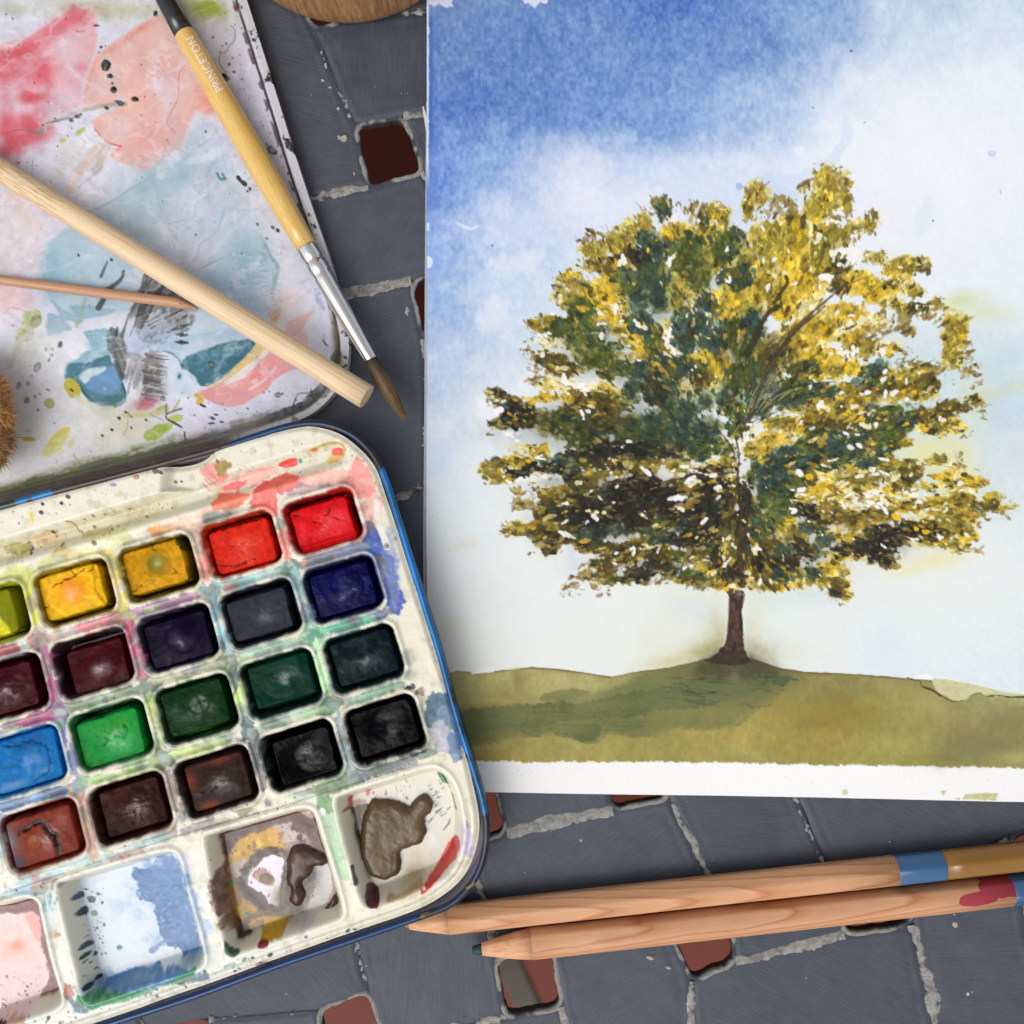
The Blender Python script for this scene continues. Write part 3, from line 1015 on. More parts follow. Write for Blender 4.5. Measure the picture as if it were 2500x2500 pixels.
# ---- the big blue-grey wash under the stick
BLU = (176, 200, 216)
W([(92, 620), (130, 565), (200, 520), (330, 440), (352, 408), (430, 360), (470, 300), (520, 300), (560, 400), (620, 520), (650, 600), (665, 640), (672, 690), (655, 715), (668, 745), (650, 770),
   (610, 790), (580, 830), (530, 830), (470, 820), (430, 850), (380, 840), (330, 800), (280, 770), (250, 745), (190, 770), (150, 760), (110, 730), (92, 680)],
  BLU, 0.62, 0.2, 6, 6, 3, 0.12, 'over', mottle=0.3)
for (x, y, rx, ry, a, c, al) in [(390, 430, 130, 70, -.5, (172, 198, 212), .75), (330, 500, 90, 60, -.6, (168, 192, 200), .6), (430, 420, 50, 30, -.5, (162, 186, 194), .5),
                                 (480, 480, 80, 40, -.5, (206, 210, 230), .8), (470, 590, 90, 40, -.5, (210, 212, 230), .75), (420, 560, 40, 30, 0, (196, 210, 222), .6), (440, 630, 50, 24, -.2, (222, 214, 228), .7),
                                 (560, 520, 40, 60, -.6, (190, 204, 222), .6), (600, 620, 50, 60, -.4, (150, 182, 196), .75), (570, 690, 80, 50, .2, (150, 176, 206), .6), (560, 740, 90, 40, .3, (164, 190, 218), .6),
                                 (120, 650, 34, 60, .2, (144, 182, 204), .9), (170, 640, 60, 50, .3, (168, 198, 216), .6), (230, 690, 80, 60, .2, (186, 206, 224), .7), (520, 340, 50, 30, -.4, (196, 206, 232), .8),
                                 (520, 380, 50, 30, -.6, (186, 198, 224), .6), (640, 560, 20, 60, -.3, (170, 190, 206), .5), (240, 560, 80, 40, -.7, (196, 208, 226), .7)]:
    lc.glow(x, y, rx, ry, a, c, al)
W([(92, 620), (105, 592), (130, 566), (190, 540), (250, 580), (310, 650), (330, 740), (300, 752), (250, 742), (190, 768), (150, 760), (110, 730), (92, 680)], (166, 198, 216), .3, .9, 7, 3, 2, .1, 'over')
W([(95, 690), (130, 742), (170, 762), (160, 740), (250, 745), (300, 750), (312, 745), (250, 765), (200, 772), (185, 785), (160, 778), (140, 775), (128, 755)], (140, 178, 194), .6, .6, 5, 3, 2, .1, 'over')
W([(105, 762), (130, 765), (148, 782), (160, 800), (140, 806), (128, 815), (106, 808)], (150, 180, 204), .75, .5, 4, 5, 2, .2, 'over')
lc.glow(250, 800, 90, 22, -.3, (234, 232, 246), .9)
lc.glow(330, 790, 60, 26, -.3, (206, 214, 236), .6)
# fluid drift lines
for pts in [[(500, 430), (498, 470), (470, 490), (465, 520), (400, 540)], [(540, 500), (520, 560), (480, 590), (475, 620), (450, 640)], [(640, 590), (655, 620), (672, 640), (660, 655), (664, 690), (660, 720), (675, 740), (668, 760), (660, 770)],
            [(400, 400), (330, 440), (250, 490), (200, 510)], [(540, 620), (480, 650), (420, 670)], [(630, 560), (640, 600)]]:
    lc.stroke(pts, 3.2, (140, 160, 172), .45, 2, 2)
lc.stroke([(640, 590), (655, 620), (672, 645), (662, 690), (660, 720), (675, 745), (668, 765), (655, 780)], 9, (118, 156, 156), .5, 4, 3)
lc.stroke([(535, 415), (540, 425)], 6, (104, 146, 140), .9, 2); lc.stroke([(522, 414), (530, 428), (543, 428)], 7, (96, 140, 134), .9, 2)
for (x, y, r) in [(575, 425, 4), (580, 432, 4), (590, 440, 6), (603, 452, 5), (597, 458, 3), (563, 350, 0), (655, 358, 11), (665, 362, 6), (652, 352, 6), (660, 420, 4), (622, 540, 3), (495, 312, 2), (660, 548, 4), (645, 575, 3),
                  (672, 555, 4), (540, 175, 5), (546, 182, 4), (180, 616, 3), (262, 628, 3), (470, 566, 2.5), (540, 722, 3)]:
    if r: lc.dab(x, y, r * 1.3, r, .8, (58, 70, 66), .85, r * .5)
# ridges of dried paint, raised as relief, their sparkle painted in pale
for k in range(60):
    q = random.Random(k)
    x, y = q.uniform(560, 680), q.uniform(600, 740)
    lc.stroke([(x, y), (x + q.uniform(5, 12), y - q.uniform(2, 9))], 3, (206, 218, 228), .5, 1, thick=2.2)
lc.sm, lc.rm = 1.3, 1.3
# ---- teal pool on the right of the lower lid
W([(430, 902), (437, 885), (425, 868), (405, 858), (390, 855), (365, 858), (345, 870), (330, 868), (320, 850), (360, 830), (420, 830), (480, 810), (560, 800), (615, 830), (600, 860), (560, 895), (525, 920), (495, 938), (470, 934), (450, 915)],
  (170, 196, 222), .5, .8, 7, 5, 2, .1, 'over')
W([(450, 868), (520, 838), (580, 825), (618, 826), (605, 855), (575, 885), (530, 915), (500, 934), (480, 936), (462, 922), (450, 900), (434, 890)],
  (70, 120, 134), .95, .35, 10, 3, 3, .25, 'over', grad=lambda u, v: sstep(800, 900, v + (u - 520) * .3) * .6 + .4)
lc.stroke([(390, 854), (412, 860), (430, 878), (436, 896), (452, 898), (468, 918), (484, 936), (500, 938)], 4, (58, 98, 106), .7, 1.5, 1.5)
lc.stroke([(335, 868), (360, 856), (390, 854)], 3.5, (96, 140, 150), .7, 1.5)
lc.stroke([(500, 938), (540, 915), (580, 888), (612, 850)], 4, (62, 92, 98), .6, 1.5)
lc.dab(508, 886, 5, 8, -.3, (70, 92, 88), .9, 2); lc.dab(508, 887, 2.5, 4, -.3, (150, 160, 140), .8, 1)
W([(335, 870), (365, 858), (395, 858), (425, 872), (434, 895), (455, 905), (478, 935), (460, 960), (410, 975), (385, 975), (360, 940), (345, 900)], (214, 226, 242), .8, .1, 6, 3, 3, .1, 'over')
lc.glow(440, 945, 30, 20, .3, (190, 214, 236), .7)
lc.dab(429, 914, 8, 10, 0, (140, 178, 200), .7, 2, 4); lc.dab(429, 914, 3, 6, .2, (50, 90, 110), .9, 1)
lc.glow(330, 830, 50, 20, -.3, (160, 184, 226), .6); lc.glow(420, 830, 40, 20, 0, (164, 190, 224), .5); lc.glow(270, 850, 26, 30, .6, (176, 200, 224), .6)
# ---- the blue-green blob with the white window
W([(192, 806), (206, 830), (212, 850), (190, 862), (180, 876), (152, 882), (145, 910), (150, 925), (172, 940), (190, 955), (215, 978), (240, 990), (275, 991), (292, 980), (295, 960), (288, 920), (275, 895), (262, 880), (262, 850),
   (270, 820), (250, 800), (225, 800)], (146, 184, 202), .85, .45, 7, 4, 2, .25, 'over')
W([(145, 908), (160, 885), (200, 885), (250, 862), (262, 880), (282, 905), (288, 930), (296, 960), (290, 982), (270, 991), (235, 987), (205, 968), (185, 945), (160, 930)], (84, 132, 148), .85, .5, 8, 3, 2, .3, 'over')
W([(200, 905), (230, 895), (262, 890), (275, 898), (284, 925), (283, 948), (260, 962), (225, 958), (200, 940), (186, 920)], (120, 160, 198), .9, 0, 8, 3, 5, .5, 'over', mottle=.3)
W([(182, 915), (205, 898), (245, 893), (240, 903), (215, 915), (198, 932), (190, 928)], (206, 222, 228), .9, .1, 5, 2, 3, .1, 'over')
lc.stroke([(182, 940), (205, 968), (235, 987), (268, 991), (291, 980), (296, 958), (288, 935)], 5, (40, 84, 98), .75, 1.5)
W([(205, 975), (230, 982), (270, 988), (290, 975), (280, 960), (240, 965)], (62, 116, 124), .8, .3, 8, 3, 4, .2, 'over')
lc.stroke([(205, 838), (225, 860), (250, 835), (290, 810)], 20, (176, 206, 226), .5, 4, 5)
# white speckled field to its left
W([(150, 806), (170, 808), (190, 825), (198, 828), (190, 850), (160, 878), (150, 880), (140, 920), (100, 925), (30, 905), (30, 880), (100, 840), (115, 815)], (232, 233, 240), .8, 0, 5, 5, 4, .05, 'over')
for (x, y, rx, ry) in [(78, 892, 9, 13), (135, 837, 5, 8), (32, 938, 6, 9), (55, 932, 5, 6), (64, 914, 3, 3), (52, 974, 7, 8), (73, 965, 4, 4), (84, 959, 3, 2), (104, 948, 5, 2), (107, 875, 3, 5), (115, 863, 3, 3), (100, 848, 3, 4), (121, 1030, 3, 2),
                       (80, 998, 3, 3), (60, 890, 3, 2), (116, 848, 2, 3), (18, 790, 4, 3)]:
    lc.dab(x, y, rx, ry, .4, (150, 152, 158), .7, 2, 1.2, edge=.8)
lc.dab(135, 837, 4, 7, 0, (84, 112, 122), .8, 1)
lc.dab(108, 982, 13, 12, .3, (188, 184, 128), .8, 4, 1.5, edge=.6)
# ---- greens at left
W([(46, 755), (86, 752), (84, 785), (60, 800), (30, 825), (28, 810), (40, 790)], (178, 190, 112), .8, .3, 5, 5, 2, .3, 'over')
lc.dab(74, 776, 12, 18, .4, (140, 148, 110), .75, 4); lc.dab(55, 812, 14, 18, .5, (166, 166, 132), .7, 3); lc.dab(40, 805, 10, 9, 0, (160, 178, 80), .7, 3)
lc.stroke([(36, 825), (25, 860), (10, 890)], 14, (196, 196, 160), .6, 5, 4)
lc.stroke([(196, 725), (185, 765), (176, 790)], 11, (164, 180, 160), .65, 2)
lc.glow(70, 840, 60, 30, -.6, (216, 216, 196), .6)
# ---- yellow smears
W([(150, 925), (172, 930), (182, 945), (180, 962), (160, 965), (150, 950), (143, 940)], (196, 184, 60), .9, .4, 4, 5, 2, .3, 'over')
lc.dab(164, 950, 6, 3, .6, (70, 64, 30), .8, 2)
W([(170, 960), (215, 985), (212, 995), (190, 985)], (206, 208, 180), .8, .3, 4, 3, 2, .1, 'over')
W([(216, 1004), (240, 988), (268, 990), (266, 1018), (236, 1014)], (196, 198, 156), .8, .4, 4, 3, 2, .1, 'over')
W([(88, 1108), (104, 1082), (128, 1052), (150, 1042), (160, 1046), (152, 1068), (140, 1085), (122, 1104), (108, 1110)], (216, 204, 104), .9, .2, 5, 3, 2, .15, 'over')
lc.dab(58, 1070, 16, 5, .05, (206, 180, 70), .9, 2); lc.dab(164, 1080, 7, 12, .3, (214, 206, 126), .7, 2); lc.dab(56, 1050, 7, 4, -.4, (206, 200, 130), .6, 2); lc.dab(138, 1102, 5, 8, .4, (216, 208, 140), .6, 2)
# ---- hairy grey-black brush marks
GK = (92, 92, 90)
W([(350, 668), (400, 682), (452, 738), (446, 790), (400, 815), (350, 835), (330, 812), (312, 775), (330, 720)], (128, 126, 126), .42, .2, 5, 16, 6, .4, 'over', mottle=.9)
W([(262, 800), (285, 812), (300, 860), (318, 905), (300, 915), (275, 890), (256, 850)], (120, 124, 122), .6, .2, 5, 9, 4, .4, 'over', mottle=.7)
W([(350, 862), (380, 866), (392, 900), (400, 940), (392, 975), (350, 978), (340, 920)], (150, 144, 140), .5, .2, 5, 9, 5, .4, 'over', mottle=.7)
lc.stroke([(252, 632), (242, 655), (236, 668)], 9, (96, 104, 108), .85, 2, taper=(.5, 1))
lc.stroke([(292, 655), (286, 675), (268, 690), (252, 702)], 14, (88, 94, 94), .9, 3, taper=(.5, 1.3)); lc.stroke([(242, 725), (230, 745)], 16, (86, 92, 92), .9, 3)
lc.stroke([(352, 660), (340, 690), (330, 715)], 15, (96, 98, 98), .85, 4)
for k in range(36):                      # the black swept patch
    q = random.Random(100 + k)
    x, y = q.uniform(350, 430), q.uniform(680, 735)
    lc.stroke([(x + 16, y - 18), (x, y), (x - 16, y + 24)], q.uniform(6, 12), random.Random(k).choice([(84, 82, 82), (110, 106, 104), (66, 66, 68), (140, 138, 140)]), .6, 5, 3, dry=.0, taper=(.4, 1))
for k in range(34):
    q = random.Random(200 + k)
    x, y = q.uniform(312, 372), q.uniform(740, 800)
    if x > 300 + (820 - y) * 1.2: continue
    lc.stroke([(x + 10, y - 26), (x, y), (x - 8, y + 20)], q.uniform(6, 12), q.choice([(88, 88, 88), (112, 110, 108), (76, 76, 76), (150, 150, 156)]), .62, 5, 3, dry=.0, taper=(1, .4))
for k in range(32):
    q = random.Random(300 + k)
    x, y = q.uniform(355, 450), q.uniform(755, 815)
    lc.stroke([(x - 14, y + 8), (x, y), (x + 16, y - 7)], q.uniform(2.5, 6), q.choice([(92, 86, 82), (70, 68, 66), (120, 114, 108)]), .8 * (1 - (y - 750) / 150), 2, taper=(1, .4))
for (x, y) in [(430, 812), (440, 815), (428, 830), (436, 832), (442, 834), (418, 800), (440, 790)]:
    lc.stroke([(x - 8, y + 1), (x + 8, y - 2)], 4, (62, 60, 62), .85, 1.5)
for k in range(26):
    q = random.Random(400 + k)
    x, y = q.uniform(255, 290), q.uniform(815, 905)
    x += (y - 815) * .25
    lc.stroke([(x - 3, y - 16), (x + 2, y), (x + 8, y + 18)], q.uniform(6, 11), q.choice([(98, 102, 102), (120, 122, 120), (82, 86, 86), (146, 148, 146)]), .65, 4, 2.5, dry=.0, taper=(.6, .8))
lc.stroke([(305, 762), (292, 800), (284, 830)], 9, (110, 112, 110), .85, 2, taper=(.6, 1)); lc.stroke([(276, 795), (273, 815)], 6, (70, 74, 76), .85, 1)
W([(300, 860), (330, 860), (345, 880), (350, 930), (345, 975), (330, 980), (325, 940), (310, 920), (300, 890)], (164, 162, 164), .75, .2, 6, 4, 3, .2, 'over')
for k in range(26):                       # eyelash strokes
    y = 862 + k * 4.6
    q = random.Random(k)
    L = q.uniform(22, 46)
    x0 = 352 + q.uniform(-4, 10)
    lc.stroke([(x0 - 14, y - 4), (x0 + L * .5, y + 2), (x0 + L, y + q.uniform(1, 8))], q.uniform(3, 6.5), q.choice([(112, 104, 98), (88, 84, 82), (138, 132, 128)]), .85, 1.5, taper=(1.1, .25))
lc.dab(388, 970, 8, 8, 0, (70, 80, 88), .8, 3)
for k in range(14):
    q = random.Random(500 + k)
    x = q.uniform(300, 340); y = q.uniform(880, 950)
    lc.stroke([(x + 3, y - 18), (x - 4, y + 18)], 5, q.choice([(190, 190, 196), (150, 150, 152), (226, 228, 236)]), .7, 1.5)
lc.glow(345, 985, 26, 14, -.2, (176, 60, 80), .85); W([(322, 998), (335, 982), (368, 980), (350, 1000)], (192, 84, 100), .8, .3, 4, 5, 2, .3, 'over')
# ---- lower lid greens, olive, beige
for (x, y, rx, ry, a, c, al) in [(250, 1060, 70, 40, -.2, (222, 222, 200), .8), (310, 1030, 60, 30, -.1, (222, 218, 190), .8), (310, 1055, 50, 26, -.2, (228, 212, 196), .7), (210, 1010, 40, 30, .3, (232, 232, 226), .7),
                                 (330, 1090, 80, 24, -.3, (216, 222, 200), .7), (120, 1180, 130, 24, -.27, (176, 178, 120), .8), (40, 1200, 60, 20, -.25, (150, 148, 96), .9), (430, 985, 60, 26, -.2, (234, 234, 246), .8),
                                 (470, 1020, 60, 40, 0, (230, 228, 246), .8), (170, 1130, 70, 30, -.3, (226, 228, 226), .7), (80, 1130, 50, 40, 0, (220, 220, 224), .6)]:
    lc.glow(x, y, rx, ry, a, c, al)
W([(284, 1005), (350, 1000), (390, 990), (405, 992), (395, 1010), (340, 1018), (290, 1020)], (204, 204, 150), .75, .3, 4, 5, 2, .2, 'over')
W([(345, 1060), (362, 1040), (395, 1030), (410, 1035), (395, 1055), (372, 1070), (352, 1072)], (168, 190, 86), .95, .15, 5, 5, 2, .5, 'over')
W([(370, 995), (395, 983), (402, 988), (380, 1002)], (180, 188, 120), .9, .2, 4, 3, 2, .2, 'over'); W([(395, 1022), (415, 1010), (436, 1012), (432, 1024), (410, 1025)], (186, 196, 110), .9, .2, 4, 4, 2, .2, 'over')
lc.stroke([(414, 1000), (428, 975)], 6, (176, 190, 110), .85, 1.5)
lc.stroke([(396, 1018), (397, 985)], 6, (112, 106, 108), .8, 2); lc.stroke([(398, 1008), (418, 1000), (434, 995)], 5, (98, 78, 80), .85, 1.5)
lc.stroke([(400, 1022), (420, 1032), (435, 1041)], 4, (60, 50, 56), .9, 1); lc.stroke([(442, 1053), (446, 1072), (458, 1085)], 3, (44, 36, 42), .9, .8)
lc.stroke([(303, 1010), (300, 1040), (292, 1060)], 2, (160, 120, 100), .7, .7); lc.stroke([(355, 1008), (390, 1024)], 2, (120, 124, 110), .7, .7); lc.stroke([(300, 1003), (311, 1016)], 4, (92, 92, 60), .8, 1.5)
lc.stroke([(168, 1108), (180, 1125), (192, 1138)], 4, (170, 170, 120), .7, 1)
for (x, y, r) in [(280, 1018, 4), (263, 1047, 3), (240, 1062, 3), (310, 1042, 2.5), (347, 1023, 3), (296, 1003, 3)]:
    lc.dab(x, y, r * 1.3, r, .6, (46, 46, 36), .9, 1)
lc.glow(490, 1066, 44, 14, -.3, (186, 150, 166), .8)
# ---- salmon crescent bottom right
W([(478, 957), (500, 945), (540, 926), (560, 905), (590, 890), (620, 862), (660, 838), (690, 830), (725, 870), (735, 892), (700, 905), (668, 920), (640, 950), (600, 975), (570, 988), (540, 990), (510, 978)],
  (234, 160, 160), .92, .2, 5, 3, 2, .1, 'over', mottle=.15)
W([(500, 945), (540, 920), (570, 890), (600, 858), (628, 828), (650, 830), (640, 850), (610, 880), (580, 905), (550, 925)], (226, 196, 136), .85, .3, 4, 3, 2, .1, 'over')
lc.stroke([(545, 932), (590, 905), (625, 872), (655, 842)], 12, (226, 226, 222), .85, 4)
lc.stroke([(600, 948), (640, 925), (668, 893)], 5, (242, 206, 204), .8, 3); lc.dab(618, 915, 14, 9, -.5, (242, 146, 146), .8, 3); lc.dab(616, 928, 9, 6, -.6, (244, 200, 198), .7, 3)
W([(465, 962), (476, 956), (488, 972), (480, 985), (470, 982), (474, 970)], (222, 180, 84), .9, .2, 4, 3, 2, .1, 'over'); lc.stroke([(482, 985), (492, 990)], 5, (40, 34, 50), .9, 1)
lc.glow(560, 1010, 60, 20, -.2, (222, 220, 242), .6)
for (x, y) in [(508, 1017), (513, 1020), (505, 1032), (512, 1031), (534, 1028), (520, 1010)]: lc.dab(x, y, 5, 2.4, .2, (60, 60, 84), .85, 1.2)
W([(645, 760), (660, 756), (690, 780), (720, 770), (745, 760), (765, 750), (745, 780), (725, 810), (705, 822), (690, 800), (695, 770), (665, 775)], (232, 176, 174), .85, .2, 4, 4, 2, .15, 'over')
W([(722, 815), (738, 808), (746, 830), (745, 850), (732, 845), (722, 830)], (234, 182, 180), .85, .2, 4, 3, 2, .1, 'over')
lc.glow(690, 740, 50, 40, .3, (222, 206, 200), .7); lc.glow(665, 770, 8, 16, .3, (212, 150, 80), .9); lc.glow(680, 790, 24, 24, 0, (222, 218, 200), .7); lc.glow(700, 720, 22, 16, 0, (230, 196, 184), .6)
lc.stroke([(770, 700), (775, 730), (782, 750)], 12, (110, 140, 186), .45, 5, 3, dry=.3)
lc.stroke([(784, 826), (790, 836), (796, 840)], 4, (60, 110, 88), .9, 1); lc.stroke([(786, 812), (786, 828)], 3, (150, 170, 170), .8, 1)
W([(803, 866), (812, 858), (836, 862), (840, 880), (836, 895), (815, 892), (803, 882)], (92, 126, 92), .9, .2, 5, 6, 3, .4, 'over')
# black crackle lines bottom right
lc.stroke([(708, 1000), (716, 970), (725, 958), (750, 955), (775, 945)], 2.6, (54, 54, 66), .9, 1.2); lc.stroke([(753, 945), (758, 962)], 2.2, (54, 54, 66), .9, 1)
lc.dab(672, 962, 8, 7, 0, (90, 96, 110), .7, 4); lc.dab(684, 958, 4, 2, 0, (70, 76, 90), .7, 2)
lc.specks([(600, 950), (800, 930), (760, 1000), (620, 1020)], 40, .8, 2.2, [(88, 88, 104), (120, 120, 140)], .7, 1)
lc.specks([(450, 960), (640, 1000), (560, 1060), (440, 1040)], 20, .8, 2, [(70, 70, 90)], .7, 2)
lc.specks([(480, 0), (590, 0), (700, 400), (760, 620), (700, 560), (600, 300)], 70, 1, 3.4, [(96, 90, 96), (60, 60, 70), (120, 110, 130)], .7, 3)
lc.specks([(0, 0), (420, 0), (420, 400), (0, 400)], 70, .9, 2.6, [(200, 84, 90), (150, 90, 100), (90, 80, 84)], .75, 4)
lc.specks([(0, 400), (640, 400), (700, 1000), (100, 1150), (0, 1100)], 110, .8, 2.2, [(90, 100, 110), (120, 130, 140)], .6, 5)
# dark green blots on the pink
for (x, y, rx, ry, a) in [(248, 148, 11, 14, .2), (258, 175, 7, 6, 0), (264, 193, 2.6, 2.4, 0), (267, 208, 8, 9, .2), (320, 232, 8, 5, .1), (236, 104, 4, 3, -.6), (224, 51, 6, 2, 0), (370, 20, 5, 7, .2), (281, 240, 9, 3, .25)]:
    lc.dab(x, y, rx, ry, a, (36, 50, 48), .93, 2.0, 1.4, edge=.1, thick=3)
lc.stroke([(173, 60), (180, 65), (195, 62)], 2, (190, 90, 100), .8, .6)
# the hair by the brush
lc.stroke([(556, 50), (566, 60), (565, 85), (552, 100), (546, 112), (530, 122), (528, 140), (536, 156), (546, 166)], 1.8, (110, 96, 110), .75, .6)
lc.dab(541, 175, 6, 5, .5, (30, 34, 34), .95, 2); lc.dab(548, 182, 5, 6, .8, (110, 120, 112), .8, 2)
lc.stroke([(500, 0), (520, 8), (534, 16)], 26, (156, 166, 70), .8, 8, 4, dry=.2)
lc.dab(575, 10, 12, 8, .5, (96, 44, 48), .7, 5); lc.dab(590, 18, 9, 6, .5, (70, 40, 46), .7, 5)
# thin scraped-over smears that let the washes show through
q = random.Random(31)
for k in range(70):
    x, y = q.uniform(-20, 640), q.uniform(40, 1050)
    if 100 < x < 640 and 740 < y < 1000: continue
    a_ = q.choice([-.75, -.6, -.5, .5, .9]) + q.uniform(-.25, .25); L = q.uniform(40, 150)
    pt = [(x, y), (x + L * .5 * math.cos(a_) + q.uniform(-9, 9), y + L * .5 * math.sin(a_) + q.uniform(-9, 9)), (x + L * math.cos(a_), y + L * math.sin(a_))]
    lc.stroke(pt, q.uniform(8, 34), q.choice([(230, 228, 240), (222, 222, 236), (236, 234, 240), (206, 214, 226), (226, 214, 220), (214, 206, 222)]), q.uniform(.18, .5), 8, 6, dry=q.choice([0.0, .1, .25]), thick=.8)
# marbling of many thin old washes: light and dark veins, scraped streaks
vx, vy = U * .72 - V * .45, U * .5 + V * .8
rid = 1 - np.abs(fbm(vx * .55, vy, 70, 4, 501)) * 3.2
rid2 = 1 - np.abs(fbm(vx * .5, vy, 46, 4, 507)) * 3.4
flo = sstep(30, 70, li)
al_ = (slice(None), slice(None))
lc.lay(al_, .3 * flo * sstep(.72, 1, rid), (236, 236, 246)); lc.lay(al_, .22 * flo * sstep(.8, 1, rid2) * sstep(-.2, .5, lc.n4), (150, 150, 166))
lc.C *= 1 + (flo * (.035 * lc.n2 + .03 * lc.n3 + .02 * lc.n1))[..., None]
lum = lc.C.mean(-1, keepdims=True)
lc.C = np.clip(lum + (lc.C - lum) * .94, 0, 1) * .965
lc.C = np.clip(lc.C - .22 * np.clip(.72 - lc.C, 0, 1) , .05, 1)
# fine craze relief
lc.Z += 0.5 * lc.n2
# ---- hinge-edge grime and gutter, rim wear
edge_n = 0.5 * lc.n2 + 0.5 * lc.n3
al_ = (slice(None), slice(None))
gn = fbm((U * .96 - V * .28) * .3, U * .28 + V * .96, 15, 4, 611)
hinge = sstep(560, 900, V) * (1 - sstep(740, 800, U) * sstep(1000, 880, V))
lc.lay(al_, hinge * sstep(47, 40, li + 9 * gn + 5 * lc.n3) * sstep(12, 20, li) * (.86 + .2 * lc.n1), (50, 58, 52))
lc.lay(al_, hinge * sstep(640, 300, U) * sstep(66, 46, li + 14 * gn + 12 * lc.n3) * (.5 + .35 * lc.n1), (140, 140, 96))
lc.lay(al_, hinge * sstep(420, 560, U) * sstep(700, 600, U) * sstep(58, 48, li + 12 * gn + 8 * lc.n3) * (.7 + .3 * lc.n1), (134, 130, 122))
gut = (1 - hinge)
lc.lay(al_, gut * sstep(5, 2.5, np.abs(li - 26 + 2 * edge_n)) * .95 * sstep(-.9, -.3, lc.n3), (36, 34, 38))
lc.lay(al_, gut * sstep(9, 5, np.abs(li - 31 + 3 * edge_n)) * .7 * sstep(-.1, .3, lc.n2 + .3 * lc.n3), (60, 50, 50))
lc.lay(al_, sstep(20, 14, li) * gut * .75, (196, 194, 198))
lc.lay(al_, sstep(20, 14, li) * gut * sstep(.52, .66, lc.n1 * .6 + lc.n2 * .7) * .95, (34, 32, 40))
lc.lay(al_, sstep(18, 12, li) * hinge * sstep(560, 700, U) * .9, (196, 194, 190))
lc.lay(al_, sstep(18, 12, li) * hinge * sstep(640, 760, U) * sstep(.1, .4, lc.n2) * .8, (74, 62, 54))
lc.lay(al_, sstep(22, 12, li) * hinge * sstep(600, 520, U) * .9, (58, 48, 42))
lc.lay(al_, sstep(22, 12, li) * hinge * sstep(600, 520, U) * sstep(.2, .5, lc.n2) * .7, (92, 62, 46))
lc.lay(al_, gut * sstep(790, 820, U) * sstep(50, 30, li + 8 * edge_n) * sstep(20, 26, li) * .85, (92, 74, 54))
M_LID = pigment_mat("stained_enamel", 0.42, 0.35, 0.06, 0.16, 2.0, 0.12)
parts_ = dict(lc.grid("lid_rim", ZL, ld, M_LID, tin, skirt=36, groups=np.where(li > 22, 1, 0), names={1: "lid"}))
parts_[0].parent = parts_[1]
parts_[0].matrix_parent_inverse = Matrix.Translation(-Vector(tin.location))
parts_[1].matrix_parent_inverse = Matrix.Translation(-Vector(tin.location))
parts_[0].matrix_parent_inverse = Matrix.Identity(4)

# ------------------------------------------------------------------ the moulded tray
TR_OUT = [(-60, 1254), (0, 1239), (150, 1199), (310, 1156), (385, 1141), (440, 1138), (480, 1128), (508, 1110), (524, 1094), (550, 1084), (609, 1068), (699, 1046), (761, 1041), (826, 1058), (878, 1096), (915, 1141), (938, 1203), (967, 1290),
          (996, 1384), (1036, 1507), (1065, 1601), (1098, 1700), (1127, 1810), (1151, 1905), (1168, 1990), (1167, 2052), (1147, 2116), (1114, 2163), (1057, 2205), (986, 2237), (868, 2277), (700, 2336), (543, 2393), (400, 2443),
          (261, 2492), (-60, 2596)]
tc = Canvas(-60, 1030, 1180, 2600, 2.4, (229, 224, 205), 23)
U, V = tc.U, tc.V
tro = crom(TR_OUT, 4, False)
td = sdf(U, V, tro)
big = np.concatenate([tro, [(-900, 2868), (-900, 1480)]])
ti = sdf(U, V, big)
# local frame of the wells
def homog(src, dst):
    A_ = []
    for (x, y), (u, v) in zip(src, dst):
        A_.append([x, y, 1, 0, 0, 0, -u * x, -u * y, -u]); A_.append([0, 0, 0, x, y, 1, -v * x, -v * y, -v])
    return np.linalg.svd(np.array(A_))[2][-1].reshape(3, 3)
CELL = [(0, 0), (3, 0), (0, 3), (3, 3)]
PIX = [(788, 1271), (181, 1446), (939, 1781), (317, 1974)]
Hf = homog(CELL, PIX); Hb = homog(PIX, CELL)
def hmap(M, x, y):
    w = M[2, 0] * x + M[2, 1] * y + M[2, 2]
    return (M[0, 0] * x + M[0, 1] * y + M[0, 2]) / w, (M[1, 0] * x + M[1, 1] * y + M[1, 2]) / w
A_, B_ = hmap(Hb, U, V)
def rbox(dx, dy, hx, hy, r):
    qx, qy = np.abs(dx) - hx + r, np.abs(dy) - hy + r
    return -(np.hypot(np.maximum(qx, 0), np.maximum(qy, 0)) + np.minimum(np.maximum(qx, qy), 0) - r)
WELLS = {}
wd = np.full(U.shape, -1e9)
wid = np.zeros(U.shape, int)
k = 0
for r in range(4):
    for c in range(5):
        d = rbox((A_ - c) * 207, (B_ - r) * 174, 89, 67, 26)
        k += 1
        WELLS[(c, r)] = (k, d)
        wid = np.where(d > wd, k, wid)
        wd = np.maximum(wd, d)
